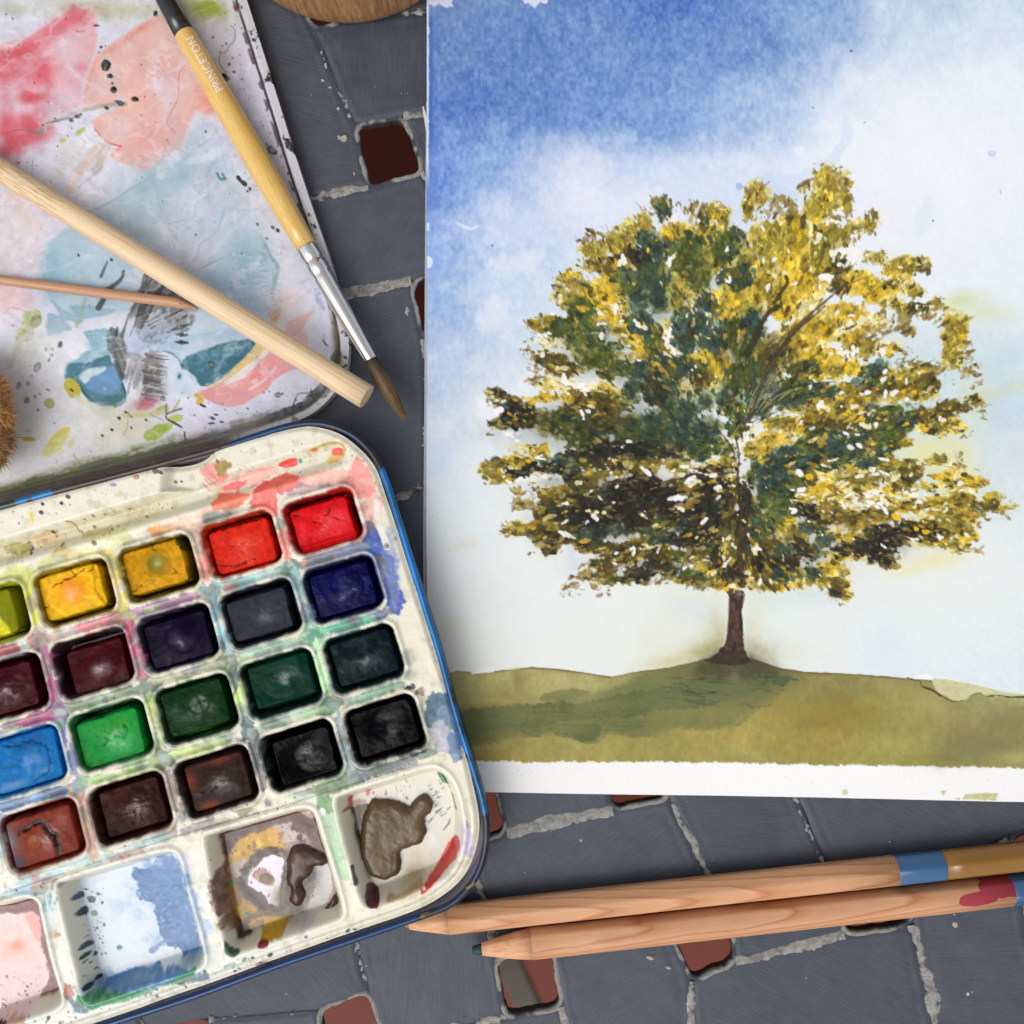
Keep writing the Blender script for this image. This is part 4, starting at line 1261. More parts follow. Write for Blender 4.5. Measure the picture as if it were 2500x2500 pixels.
MIX = {
    'r': [(822, 1952), (845, 1938), (950, 1906), (1040, 1879), (1075, 1882), (1104, 1912), (1122, 1965), (1130, 2020), (1122, 2085), (1096, 2132), (1060, 2158), (1007, 2178), (960, 2198), (920, 2212), (897, 2214), (882, 2196), (868, 2150), (842, 2060), (826, 1990)],
    'm': [(502, 2048), (520, 2034), (620, 2006), (720, 1978), (756, 1978), (772, 2000), (790, 2060), (815, 2140), (835, 2215), (832, 2238), (810, 2250), (700, 2288), (600, 2322), (570, 2328), (552, 2308), (530, 2220), (508, 2100)],
    'l': [(140, 2168), (156, 2152), (260, 2120), (380, 2086), (418, 2082), (436, 2100), (450, 2160), (478, 2260), (496, 2335), (490, 2358), (460, 2370), (350, 2406), (240, 2444), (214, 2446), (200, 2424), (176, 2330), (150, 2220)],
    'e': [(-200, 2266), (0, 2210), (60, 2194), (88, 2204), (98, 2240), (120, 2340), (146, 2432), (140, 2458), (100, 2476), (0, 2508), (-200, 2570)]}
md = np.full(U.shape, -1e9)
mid = np.zeros(U.shape, int)
MD = {}
for i, (kk, pts) in enumerate(MIX.items()):
    p = crom(pts, 4)
    d = sdf(U, V, p)
    MD[kk] = d
    mid = np.where(d > md, 41 + i, mid)
    md = np.maximum(md, d)
# relief
gd, gt = seg_dist(U, V, np.array([(-200, 1410), (-40, 1362), (300, 1262), (560, 1186), (815, 1108)]))
groove = sstep(36, 8, gd)
notch = sstep(-6, 22, sdf(U, V, np.array([(392, 1200), (400, 1130), (420, 1110), (510, 1080), (540, 1150), (548, 1185), (470, 1215)])))
dep = np.maximum(groove, notch)
Z = -24 * dep
# upper ledges stand a little proud; the tray edge rolls over
Z += 6 * sstep(0, 14, ti) - 6
Z -= 5 * sstep(30, 40, gd) * sstep(0, 30, (V - (1390 - U * .3))) * 1.0
Z += -70 * sstep(-1, 15, wd) + 4.5 * np.exp(-((wd + 7) / 5.5) ** 2)
Z += -62 * sstep(-2, 26, md) + 3.5 * np.exp(-((md + 7) / 6) ** 2)
lip = np.minimum(ti, 1e9)
Z += 0.5 * tc.n2 + 0.7 * tc.n3
tc.Z[:] = Z
al_ = (slice(None), slice(None))
top = sstep(4, -3, wd) * sstep(3, -3, md)
# cream plastic, lighter towards the ledge
tc.lay(al_, 0.6 * sstep(1400, 1200, V + .28 * U), (238, 234, 220))
tc.lay(al_, 0.35 * sstep(0, .8, tc.n3), (222, 220, 208))
tc.lay(al_, .8 * sstep(1950, 2250, V) * sstep(900, 500, U) * top * .5, (226, 232, 234))
# yellowed plastic in the groove
tc.lay(al_, .55 * groove * sstep(600, 300, U), (206, 198, 160))
tc.lay(al_, .35 * groove * sstep(-.1, .6, tc.n2), (186, 172, 124))
T = tc.wash
# ---- paint round the wells. rows of stains, each a soft-edged wash held off the lips
hold = sstep(2, -6, wd)
def stain(x, y, rx, ry, c, a=.8, seed=0, rough=12, sharp=4):
    q = random.Random(seed + int(x) * 3 + int(y))
    pts = []
    for i in range(9):
        th = 6.283 * i / 9
        rr = q.uniform(.75, 1.2)
        pts.append((x + rx * rr * math.cos(th - .28) , y + ry * rr * math.sin(th) - .28 * rx * rr * math.cos(th) * .9))
    tc.wash(pts, c, a, .35, 6, rough, sharp, .25, 'over', mottle=.3)
# yellow-green zone top left
stain(40, 1420, 80, 30, (206, 206, 110), .85); stain(150, 1370, 60, 22, (214, 208, 140), .7); stain(270, 1320, 60, 20, (206, 204, 140), .7)
stain(160, 1352, 30, 12, (202, 184, 130), .8); stain(220, 1345, 30, 14, (232, 222, 140), .8); stain(264, 1370, 18, 40, (236, 224, 140), .85); stain(240, 1330, 40, 12, (236, 230, 200), .8)
stain(30, 1470, 30, 40, (208, 210, 120), .7); stain(390, 1295, 34, 12, (232, 160, 84), .9); stain(285, 1425, 14, 16, (240, 176, 120), .85); stain(276, 1420, 20, 50, (234, 214, 186), .6)
stain(475, 1270, 60, 14, (236, 176, 150), .7); stain(470, 1290, 30, 26, (240, 210, 196), .7); stain(470, 1330, 24, 70, (240, 220, 206), .5)
stain(300, 1500, 28, 24, (218, 196, 120), .8); stain(240, 1530, 50, 10, (232, 170, 150), .65); stain(400, 1490, 70, 10, (190, 164, 176), .7); stain(150, 1550, 60, 12, (226, 176, 170), .7)
stain(96, 1548, 30, 26, (176, 172, 150), .7); stain(76, 1560, 16, 22, (188, 112, 116), .7); stain(20, 1590, 26, 12, (186, 66, 96), .85); stain(110, 1600, 14, 30, (176, 140, 168), .7)
# red zone
stain(560, 1222, 50, 13, (232, 128, 100), .92, 1); stain(640, 1210, 30, 40, (220, 92, 84), .92, 2); stain(700, 1180, 50, 20, (222, 104, 92), .85, 3); stain(660, 1230, 18, 40, (226, 110, 100), .85)
stain(800, 1165, 70, 16, (236, 186, 172), .8); stain(880, 1170, 36, 34, (234, 156, 148), .8); stain(905, 1230, 26, 60, (236, 180, 172), .75); stain(880, 1200, 30, 20, (232, 146, 138), .7)
stain(695, 1330, 14, 36, (230, 128, 116), .85); stain(690, 1290, 14, 40, (240, 196, 188), .6); stain(740, 1196, 60, 8, (150, 120, 140), .5)
stain(740, 1375, 40, 10, (206, 150, 146), .7); stain(720, 1380, 20, 22, (204, 130, 126), .7)
# blues at right
BL = (72, 96, 168)
stain(915, 1330, 26, 40, (66, 92, 166), .92, 1); stain(940, 1400, 24, 70, (64, 88, 164), .92, 2); stain(965, 1470, 26, 36, (56, 84, 166), .95, 3)
stain(955, 1380, 20, 90, (128, 142, 186), .6, 4, 14, 8); stain(915, 1500, 50, 14, (98, 110, 148), .8, 5)
stain(900, 1280, 14, 16, (100, 112, 150), .6); stain(800, 1378, 50, 10, (140, 156, 164), .8); stain(860, 1352, 34, 8, (110, 120, 130), .6)
tc.stroke([(918, 1225), (922, 1270), (935, 1310), (945, 1336)], 16, (232, 230, 220), .92, 3, 2)
tc.dab(943, 1334, 6, 6, 0, (150, 144, 128), .95, 1, thick=3)
# green-greys between rows
for (x, y, rx, ry, c, a) in [(690, 1405, 40, 26, (132, 154, 146), .85), (640, 1405, 60, 9, (176, 204, 198), .8), (520, 1440, 16, 40, (166, 194, 198), .8), (515, 1420, 22, 22, (150, 172, 176), .7), (735, 1450, 20, 40, (176, 206, 204), .8), (728, 1480, 14, 20, (206, 226, 230), .8),
                             (700, 1400, 16, 12, (110, 140, 130), .6), (765, 1552, 30, 26, (116, 164, 134), .92), (760, 1545, 40, 30, (140, 180, 150), .6), (850, 1520, 60, 12, (150, 190, 172), .8), (640, 1580, 60, 10, (196, 216, 196), .8), (550, 1595, 28, 22, (138, 146, 136), .85),
                             (480, 1610, 70, 12, (202, 206, 168), .8), (340, 1620, 18, 40, (190, 170, 180), .7), (325, 1600, 14, 26, (198, 96, 116), .7), (350, 1650, 20, 30, (120, 104, 130), .6), (420, 1650, 50, 8, (216, 212, 190), .7), (375, 1690, 28, 20, (126, 134, 126), .85),
                             (250, 1715, 40, 14, (122, 190, 130), .9), (280, 1700, 60, 12, (160, 176, 150), .7), (330, 1690, 40, 10, (140, 150, 140), .7), (135, 1720, 22, 60, (140, 118, 150), .75), (120, 1690, 14, 40, (170, 96, 120), .7), (150, 1780, 18, 60, (150, 160, 176), .8),
                             (170, 1860, 22, 30, (130, 168, 170), .8), (120, 1640, 20, 20, (130, 110, 134), .6), (590, 1660, 14, 60, (202, 220, 170), .9), (600, 1620, 26, 22, (170, 190, 150), .7), (780, 1620, 14, 60, (196, 222, 190), .9), (790, 1560, 20, 26, (170, 210, 180), .7),
                             (760, 1690, 60, 12, (176, 204, 186), .85), (800, 1720, 20, 24, (120, 150, 130), .7), (390, 1760, 18, 60, (206, 216, 160), .9), (420, 1700, 30, 10, (190, 196, 140), .7), (600, 1760, 26, 26, (104, 122, 120), .9), (560, 1745, 60, 12, (190, 204, 170), .85),
                             (480, 1840, 60, 12, (196, 206, 150), .8), (420, 1850, 22, 26, (160, 170, 140), .7), (380, 1850, 18, 40, (190, 206, 150), .8), (620, 1830, 16, 50, (110, 116, 118), .85), (640, 1880, 20, 30, (90, 96, 98), .7), (690, 1740, 60, 10, (196, 216, 206), .8),
                             (830, 1800, 16, 50, (176, 190, 190), .7), (840, 1880, 60, 14, (120, 140, 130), .75), (830, 1910, 60, 20, (104, 140, 96), .85), (760, 1940, 60, 12, (186, 206, 186), .8), (880, 1890, 40, 14, (96, 104, 120), .7), (960, 1870, 60, 16, (104, 112, 130), .8), (1010, 1850, 50, 10, (170, 176, 160), .7),
                             (1070, 1740, 34, 40, (88, 116, 138), .9), (1100, 1790, 24, 50, (104, 130, 160), .8), (1080, 1800, 26, 40, (190, 186, 196), .7), (1060, 1720, 18, 24, (60, 100, 116), .7), (1110, 1830, 16, 30, (100, 126, 164), .8), (1020, 1690, 12, 10, (130, 110, 100), .8), (1000, 1680, 14, 10, (48, 50, 50), .9),
                             (300, 1900, 60, 12, (206, 214, 180), .7), (330, 1890, 60, 8, (190, 214, 110), .6), (400, 1930, 14, 60, (170, 150, 140), .7), (420, 1900, 16, 22, (140, 140, 140), .7), (420, 2020, 18, 26, (160, 140, 130), .7), (500, 1990, 60, 12, (200, 200, 190), .7),
                             (170, 1930, 26, 16, (176, 150, 140), .8), (196, 1960, 16, 50, (210, 160, 146), .8), (100, 1930, 60, 12, (170, 170, 176), .7), (210, 2060, 20, 40, (208, 220, 220), .7), (60, 1900, 70, 12, (140, 160, 170), .7), (20, 1970, 40, 14, (84, 120, 176), .9), (10, 2010, 20, 30, (110, 150, 190), .7),
                             (300, 2090, 60, 12, (170, 120, 118), .55), (200, 2110, 60, 14, (178, 206, 206), .8), (80, 2150, 60, 10, (240, 242, 242), .9), (100, 2170, 60, 8, (110, 120, 130), .6), (30, 2180, 50, 12, (170, 200, 220), .7), (560, 1985, 22, 12, (240, 240, 240), .9), (590, 1980, 24, 12, (150, 146, 110), .7)]:
    stain(x, y, rx, ry, c, a, 0, 10, 3)
# ---- divider stains between the mixing wells
T([(770, 1950), (800, 1940), (816, 1960), (826, 2010), (840, 2070), (850, 2110), (852, 2140), (838, 2150), (822, 2136), (806, 2070), (790, 2010), (776, 1975)], (176, 206, 172), .85, .5, 5, 6, 3, .5, 'over')
stain(790, 1965, 20, 22, (110, 150, 96), .8); tc.dab(786, 1983, 8, 8, 0, (240, 244, 240), .95, 1.5)
stain(450, 2140, 16, 60, (206, 214, 234), .7); stain(470, 2200, 14, 30, (160, 182, 226), .7); stain(500, 2260, 14, 20, (170, 190, 230), .7); stain(500, 2300, 8, 22, (120, 150, 200), .5)
stain(115, 2210, 12, 20, (120, 170, 170), .7); stain(110, 2160, 40, 12, (160, 130, 116), .6); stain(128, 2284, 16, 6, (150, 120, 70), .8); stain(165, 2418, 14, 20, (176, 104, 92), .9); stain(120, 2240, 12, 60, (210, 220, 220), .6)
# ---- ledge and groove marks
stain(520, 1150, 34, 20, (232, 150, 140), .65); stain(540, 1140, 20, 10, (160, 140, 80), .8)
for k in range(14):
    q = random.Random(k)
    x, y = q.uniform(478, 530), q.uniform(1135, 1185)
    tc.stroke([(x, y), (x + 16, y + 14)], 3, q.choice([(222, 110, 104), (240, 190, 180), (206, 150, 130)]), .7, 2)
T([(548, 1180), (600, 1155), (660, 1138), (668, 1150), (650, 1168), (580, 1190), (548, 1200)], (238, 190, 178), .85, .5, 4, 6, 2, .2, 'over'); tc.dab(570, 1185, 26, 8, -.3, (228, 110, 108), .85, 5); tc.stroke([(560, 1200), (610, 1188), (655, 1160)], 5, (226, 100, 94), .7, 3, dry=.2)
T([(676, 1133), (700, 1118), (720, 1116), (722, 1132), (700, 1140), (684, 1140)], (220, 88, 80), .95, .2, 4, 4, 2, .15, 'over'); tc.dab(728, 1124, 6, 6, 0, (70, 150, 124), .95, 1.5)
tc.dab(820, 1102, 13, 11, 0, (222, 96, 88), .9, 5); tc.stroke([(760, 1098), (800, 1082), (830, 1082), (840, 1095), (834, 1112)], 7, (176, 150, 70), .75, 3, 3); tc.dab(812, 1120, 18, 8, -.3, (222, 186, 110), .8, 4); tc.dab(768, 1097, 8, 4, -.3, (206, 110, 80), .8, 2)
tc.dab(276, 1183, 10, 4.5, .05, (140, 146, 200), .9, 1.5); tc.dab(333, 1165, 7, 5, 0, (120, 60, 80), .8, 1.5); tc.dab(333, 1165, 4, 2.4, 0, (226, 190, 190), .9, .5); tc.stroke([(318, 1162), (338, 1160)], 3, (210, 150, 150), .7, 1.5)
for (x, y, r, c) in [(150, 1228, 5, (30, 28, 40)), (101, 1251, 4.5, (24, 24, 34)), (166, 1213, 5, (80, 40, 50)), (104, 1230, 3.5, (30, 30, 40)), (420, 1176, 5, (74, 90, 60)), (435, 1175, 3, (40, 44, 44)), (530, 1126, 4, (90, 96, 90)), (96, 1321, 8, (72, 60, 52)), (65, 1339, 6, (120, 60, 90)), (70, 1352, 3, (60, 40, 60)),
                     (230, 1325, 6, (110, 96, 70)), (378, 1150, 7, (130, 120, 112)), (392, 1154, 4, (90, 84, 80)), (79, 1262, 3, (216, 200, 110)), (220, 1287, 4, (74, 66, 46)), (268, 1293, 3, (60, 60, 50)), (301, 1471, 3, (60, 60, 60))]:
    tc.dab(x, y, r * 1.25, r, .5, c, .92, r * .4, 1.2, edge=.1)
tc.dab(78, 1262, 4, 13, -.15, (226, 206, 110), .9, 1.5)
tc.stroke([(160, 1273), (172, 1276), (182, 1295), (196, 1306)], 4, (150, 126, 70), .75, 2); stain(100, 1316, 30, 14, (206, 176, 130), .7); stain(30, 1336, 24, 10, (160, 146, 80), .7); stain(230, 1300, 50, 12, (184, 164, 110), .6)
tc.specks([(0, 1320), (400, 1210), (420, 1250), (0, 1390)], 50, .8, 3, [(90, 80, 60), (120, 110, 84), (60, 50, 50)], .8, 5)
tc.specks([(540, 1110), (850, 1050), (900, 1120), (560, 1190)], 50, .7, 2, [(130, 120, 90), (90, 90, 80)], .7, 6)
tc.specks([(0, 1245), (380, 1150), (380, 1190), (0, 1300)], 18, .7, 1.8, [(60, 56, 60)], .8, 7)
tc.specks([(0, 1560), (900, 1400), (1040, 1850), (200, 2120), (0, 2150)], 160, .9, 3.2, [(40, 46, 50), (70, 80, 84), (90, 60, 70), (60, 100, 90)], .75, 8)
tc.specks([(0, 2140), (450, 2010), (900, 1880), (1000, 1850), (1000, 1890), (500, 2050), (0, 2200)], 90, .9, 4, [(40, 40, 48), (60, 70, 84), (90, 110, 100)], .85, 9)
tc.specks([(0, 2500), (500, 2370), (860, 2250), (870, 2275), (500, 2400), (0, 2560)], 90, 1, 5, [(44, 40, 52), (90, 50, 56), (70, 100, 120), (60, 120, 110)], .85, 10)
stain(440, 2395, 30, 8, (50, 50, 62), .9); stain(480, 2388, 20, 7, (90, 120, 140), .8); stain(550, 2360, 20, 6, (80, 120, 140), .7); stain(20, 2560, 40, 10, (110, 120, 140), .6); stain(182, 2470, 8, 7, (100, 160, 160), .9); stain(640, 2360, 14, 6, (90, 50, 60), .6)
# blue pigment wear down the right edge, violet by the corner
tc.stroke([(1128, 1960), (1140, 2020), (1136, 2080)], 7, (74, 62, 84), .8, 3, taper=(.4, 1), dry=.1); stain(1138, 2050, 14, 40, (206, 198, 226), .7)
# ---- well interiors: the residue of each colour up the walls
COLW = {(0, 0): (120, 14, 14), (1, 0): (128, 30, 12), (2, 0): (70, 62, 18), (3, 0): (84, 70, 12), (4, 0): (110, 112, 16),
        (0, 1): (16, 18, 44), (1, 1): (18, 20, 28), (2, 1): (24, 18, 36), (3, 1): (34, 14, 20), (4, 1): (36, 14, 20),
        (0, 2): (12, 30, 30), (1, 2): (10, 30, 24), (2, 2): (14, 34, 16), (3, 2): (20, 60, 32), (4, 2): (20, 80, 140),
        (0, 3): (14, 14, 16), (1, 3): (16, 16, 18), (2, 3): (30, 20, 18), (3, 3): (40, 18, 14), (4, 3): (96, 34, 22)}
for key, (kk, d) in WELLS.items():
    c = rgb(*COLW[key]) * 1.15
    aa = sstep(-4, 3, d + 3.5 * tc.n2) * .96
    tc.lay(al_, aa, c)
    c2_ = np.clip(c * 1.9 + .03, 0, 1)
    tc.lay(al_, sstep(.0, .5, tc.n2 + .5 * tc.n3) * sstep(-2, 4, d) * sstep(24, 12, d) * .6, c2_)
    tc.lay(al_, sstep(.35, .6, tc.n1 * .6 + tc.n2 * .7) * sstep(-1, 3, d) * sstep(20, 8, d) * .35, np.clip(c * 1.3 + .22, 0, 1))  # pale flakes: highlights of a wet film, painted into the wall colour
    lip_a = np.exp(-((d + 7) / 3.6) ** 2) * (.7 + .35 * tc.n3 + .2 * tc.n2)
    cream = rgb(238, 234, 222) * .86 + (c * .4 + .6 * rgb(238, 234, 222)) * .14
    tc.lay(al_, lip_a * (wid == kk), cream)
tc.lay(al_, .18 * sstep(.2, .6, tc.n2) * np.exp(-((wd + 5) / 7) ** 2), (120, 140, 120))
# the pale grey flakes on the dark well walls are painted wet-film highlights
# every ridge between two wells carries some of both colours, and old grey-green wash
XC = {(.5, .5): (112, 146, 136), (1.5, .5): (148, 180, 184), (2.5, .5): (220, 190, 104), (3.5, .5): (176, 150, 146), (.5, 1.5): (84, 146, 110), (1.5, 1.5): (118, 130, 118), (2.5, 1.5): (110, 122, 108),
      (3.5, 1.5): (136, 104, 142), (.5, 2.5): (104, 138, 116), (1.5, 2.5): (78, 98, 98), (2.5, 2.5): (132, 142, 106), (3.5, 2.5): (134, 148, 168),
      (0, .5): (134, 146, 172), (1, .5): (166, 206, 206), (2, .5): (192, 148, 176), (3, .5): (228, 154, 160), (0, 1.5): (104, 184, 152), (1, 1.5): (184, 212, 188), (2, 1.5): (192, 196, 160), (3, 1.5): (146, 160, 134),
      (0, 2.5): (146, 178, 156), (1, 2.5): (168, 202, 162), (2, 2.5): (188, 206, 132), (3, 2.5): (170, 200, 140), (4, 2.5): (120, 140, 176), (4, 1.5): (180, 96, 130), (4, .5): (196, 90, 110), (4, 3.5): (190, 214, 222), (3, 3.5): (176, 200, 202), (2, 3.5): (190, 180, 166), (1, 3.5): (140, 160, 128), (0, 3.5): (110, 126, 112),
      (.5, 0): (236, 158, 142), (1.5, 0): (242, 216, 194), (2.5, 0): (242, 226, 140), (3.5, 0): (214, 214, 110), (.5, 1): (166, 202, 200), (1.5, 1): (164, 204, 210), (2.5, 1): (216, 120, 144), (3.5, 1): (188, 110, 146), (.5, 2): (188, 228, 178), (1.5, 2): (206, 228, 150), (2.5, 2): (200, 212, 140), (3.5, 2): (126, 126, 166),
      (.5, 3): (160, 178, 178), (1.5, 3): (104, 110, 112), (2.5, 3): (164, 148, 136), (3.5, 3): (204, 160, 144)}
q = random.Random(78)
for (ca, cb), col in XC.items():
    vert, hor = ca % 1 != 0, cb % 1 != 0
    for k in range(4 if vert != hor else 3):
        x, y = hmap(Hf, ca + (q.uniform(-.36, .36) if not vert else q.uniform(-.02, .02)), cb + (q.uniform(-.34, .34) if not hor else q.uniform(-.02, .02)))
        jc = tuple(np.clip(np.array(col) + q.uniform(-22, 16), 0, 250))
        if vert and hor: stain(x, y, q.uniform(16, 24), q.uniform(14, 22), jc, .85, k, 9, 3)
        elif hor: stain(x, y, q.uniform(26, 44), q.uniform(7, 11), jc, q.uniform(.7, .9), k, 8, 3)
        else: stain(x, y, q.uniform(9, 14), q.uniform(22, 36), jc, q.uniform(.7, .9), k, 8, 3)
q = random.Random(77)
GREYS = [(146, 160, 150), (176, 190, 176), (190, 170, 176), (120, 130, 132), (196, 204, 170), (206, 190, 160), (168, 190, 196)]
for r in range(4):
    for c in range(5):
        for (dc, dr) in ((.5, 0), (0, .5), (.5, .5), (0, -.5) if r == 0 else (.5, -.5) if r == 0 else (.5, .5), (-.5, 0) if c == 0 else (.5, .5)):
            for k in range(1):
                x, y = hmap(Hf, c + dc + q.uniform(-.32, .32) * (dc == 0), r + dr + q.uniform(-.32, .32) * (dr == 0))
                base_c = np.clip(rgb(*COLW[(c, r)]) * .8 + .48 + q.uniform(-.08, .1), 0, .95) * 255
                cc_ = tuple(base_c) if q.random() < .5 else q.choice(GREYS)
                if c == 0 and dc < 0 and r != 1: continue
                stain(x + q.uniform(-6, 6), y + q.uniform(-5, 5), q.uniform(8, 34) if dc == 0 else q.uniform(6, 14), q.uniform(4, 10) if dr else q.uniform(12, 36), cc_, q.uniform(.45, .8), int(x), 8, 3)
# tinted film round every well
for key, (kk, d) in WELLS.items():
    c = np.clip(rgb(*COLW[key]) * .7 + rgb(190, 190, 186) * .6, 0, 1)
    tc.lay(al_, .5 * np.exp(-np.maximum(-d, 0) / 12) * sstep(0, -3, d) * sstep(-.35, .45, tc.n2 + .7 * tc.n3), c)
for (x, y, L, c) in [(640, 1718, 60, (104, 106, 112)), (240, 1735, 40, (70, 90, 84)), (30, 1600, 40, (150, 150, 152)), (280, 1540, 40, (80, 76, 90)), (360, 1520, 40, (110, 108, 128)), (1020, 1840, 30, (40, 50, 70)), (390, 2012, 50, (110, 112, 118)), (500, 1875, 40, (150, 148, 150))]:
    tc.stroke([(x - L / 2, y + L * .14), (x + L / 2, y - L * .14)], 9, c, .8, 4)
# lips of the mixing wells
tc.lay(al_, .75 * np.exp(-((md + 6) / 6) ** 2), (238, 236, 224))
tc.lay(al_, .5 * sstep(-4, 20, md) * sstep(60, 30, md), (226, 220, 198))
# paint on the sunken floors of the mixing wells
tc.k = (HC - (ZT - 62)) / (HC - ZT)
# ---- mixing well 1: grey-brown paint, red and green smears
m1 = sstep(0, 10, MD['r'])
tc.lay(al_, sstep(28, 44, MD['r']) * .6, (222, 222, 214))
def inw(k, f=1.0): return sstep(15, 24, MD[k] + 4 * tc.n2) * f
clip = inw('r')
T([(832, 1962), (850, 1945), (862, 1945), (848, 1985), (840, 1990)], (196, 60, 56), .9, .2, 4, 3, 3, .2, 'over', clip=clip); stain(870, 1963, 26, 10, (150, 90, 80), .6); stain(895, 1936, 8, 7, (206, 80, 80), .7)
T([(838, 1985), (880, 1965), (905, 1975), (890, 2040), (890, 2110), (905, 2150), (880, 2140), (858, 2080), (845, 2020)], (84, 76, 58), .92, .3, 6, 5, 3, .2, 'over', clip=clip)
T([(1065, 1884), (1085, 1890), (1098, 1912), (1090, 1915), (1075, 1905)], (50, 110, 74), .9, .2, 4, 4, 2, .2, 'over'); tc.stroke([(1106, 1935), (1114, 1970)], 6, (44, 96, 74), .9, 2)
for k in range(46):
    q = random.Random(k)
    x, y = q.uniform(1020, 1100), q.uniform(1905, 2010)
    if x + (y - 1905) * .6 < 1050: continue
    L = q.uniform(3, 10)
    tc.stroke([(x, y), (x + L, y - L * .8)], q.uniform(2, 4.5), q.choice([(80, 84, 90), (50, 70, 66), (110, 114, 116)]), .75, 1.2, taper=(1, .4))
tc.stroke([(1082, 2028), (1098, 2008)], 4, (44, 110, 84), .9, 1, taper=(.4, 1))
T([(1118, 2035), (1122, 2050), (1108, 2085), (1085, 2115), (1055, 2145), (1035, 2158), (1040, 2140), (1070, 2105), (1092, 2065)], (196, 44, 46), .95, .2, 5, 4, 2, .2, 'over'); tc.dab(1040, 2146, 4, 4, 0, (240, 220, 210), .9, 1)
tc.glow(1010, 2130, 36, 26, -.5, (150, 126, 90), .7); tc.stroke([(955, 2175), (990, 2165), (1030, 2140)], 12, (156, 128, 78), .7, 4, 3); tc.glow(1020, 2090, 26, 20, 0, (206, 190, 160), .6)
tc.specks([(860, 1950), (1000, 1900), (1040, 1900), (1000, 1960), (880, 1970)], 30, 1, 4.5, [(70, 70, 70), (110, 106, 104), (60, 44, 44), (140, 138, 132)], .8, 11)
tc.stroke([(868, 2095), (878, 2135)], 8, (50, 52, 56), .85, 2)
T([(898, 2150), (915, 2160), (932, 2178), (930, 2192), (912, 2192), (900, 2178)], (84, 36, 44), .95, .2, 4, 3, 2, .2, 'over')
# ---- mixing well 2: brown, ochre and white
clip = inw('m')
T(MIX['m'], (150, 122, 108), .9, .1, 8, 3, 5, .3, 'over', mottle=.3, clip=inw('m'))
stain(640, 2180, 110, 90, (112, 84, 76), .7, 3, 20, 10)
T([(515, 2050), (540, 2030), (640, 2000), (700, 1985), (735, 1990), (760, 2030), (770, 2080), (740, 2060), (700, 2020), (660, 2010), (620, 2030), (580, 2050), (560, 2090), (552, 2170), (580, 2240), (590, 2280), (560, 2270), (536, 2180), (518, 2100)],
  (64, 42, 40), 1.0, .2, 8, 8, 4, .15, 'over', clip=clip, mottle=.1)
stain(690, 2030, 40, 26, (196, 178, 172), .8); stain(760, 2060, 20, 40, (180, 160, 152), .6); stain(740, 2010, 30, 14, (96, 56, 60), .8)
T([(575, 2070), (600, 2040), (640, 2026), (672, 2030), (690, 2060), (690, 2090), (670, 2095), (650, 2085), (620, 2095), (600, 2120), (570, 2110), (560, 2090)], (204, 154, 40), 1.0, .4, 5, 9, 3, .3, 'over', mottle=.2)
for k in range(26):
    q = random.Random(k + 5)
    tc.dab(q.uniform(560, 690), q.uniform(2035, 2110), q.uniform(3, 9), q.uniform(2, 6), q.uniform(0, 3), q.choice([(150, 104, 30), (226, 186, 80), (120, 84, 44)]), .6, 4)
T([(545, 2140), (570, 2160), (590, 2195), (630, 2220), (650, 2240), (620, 2260), (590, 2265), (570, 2230), (550, 2190)], (196, 152, 44), .95, .4, 5, 8, 3, .3, 'over', clip=inw('m')); T([(640, 2235), (680, 2225), (715, 2220), (700, 2260), (660, 2275), (645, 2270)], (200, 158, 50), .95, .4, 5, 7, 3, .3, 'over')
tc.glow(600, 2130, 26, 40, .3, (150, 110, 50), .6)
T([(600, 2120), (625, 2090), (660, 2085), (690, 2090), (700, 2130), (690, 2170), (685, 2210), (640, 2215), (600, 2190), (580, 2160)], (78, 56, 52), .9, .2, 6, 6, 3, .2, 'over'); stain(590, 2120, 26, 20, (190, 176, 160), .8); stain(600, 2145, 14, 14, (120, 116, 114), .7)
T([(605, 2150), (632, 2110), (660, 2092), (692, 2096), (690, 2130), (682, 2165), (680, 2210), (660, 2208), (640, 2185), (610, 2170)], (236, 230, 238), .97, 0, 5, 6, 2, .1, 'over')
T([(618, 2135), (640, 2122), (664, 2140), (666, 2160), (645, 2162), (625, 2150)], (176, 124, 112), .9, .2, 4, 5, 3, .3, 'over'); tc.dab(648, 2146, 16, 13, 0, (112, 90, 64), .9, 4); tc.glow(652, 2170, 10, 26, 0, (216, 180, 130), .6)
for pts_, w_k, c_k, a_k in [([(524, 2062), (530, 2150), (556, 2236), (600, 2284)], 40, (72, 50, 46), .85), ([(520, 2058), (600, 2024), (700, 1992), (750, 2012), (778, 2064)], 30, (96, 66, 64), .75), ([(596, 2128), (622, 2094), (662, 2078), (702, 2092), (706, 2140), (694, 2214), (650, 2222), (604, 2190), (586, 2158)], 15, (66, 48, 42), .85),
                              ([(600, 2250), (640, 2232), (700, 2232), (730, 2210)], 22, (96, 68, 44), .6), ([(552, 2100), (560, 2150), (580, 2200)], 20, (130, 92, 44), .6), ([(700, 2190), (730, 2160), (760, 2140)], 34, (58, 54, 52), .85)]:
    tc.stroke(pts_, w_k, c_k, min(1, a_k + .12), 9, 4, clip=inw('m'))
T([(605, 2150), (632, 2110), (660, 2092), (692, 2096), (690, 2130), (682, 2165), (680, 2210), (660, 2208), (640, 2185), (610, 2170)], (236, 230, 238), .97, 0, 5, 6, 2, .1, 'over')
T([(618, 2135), (640, 2122), (664, 2140), (666, 2160), (645, 2162), (625, 2150)], (176, 124, 112), .9, .2, 4, 5, 3, .3, 'over'); tc.dab(648, 2146, 16, 13, 0, (112, 90, 64), .9, 4)
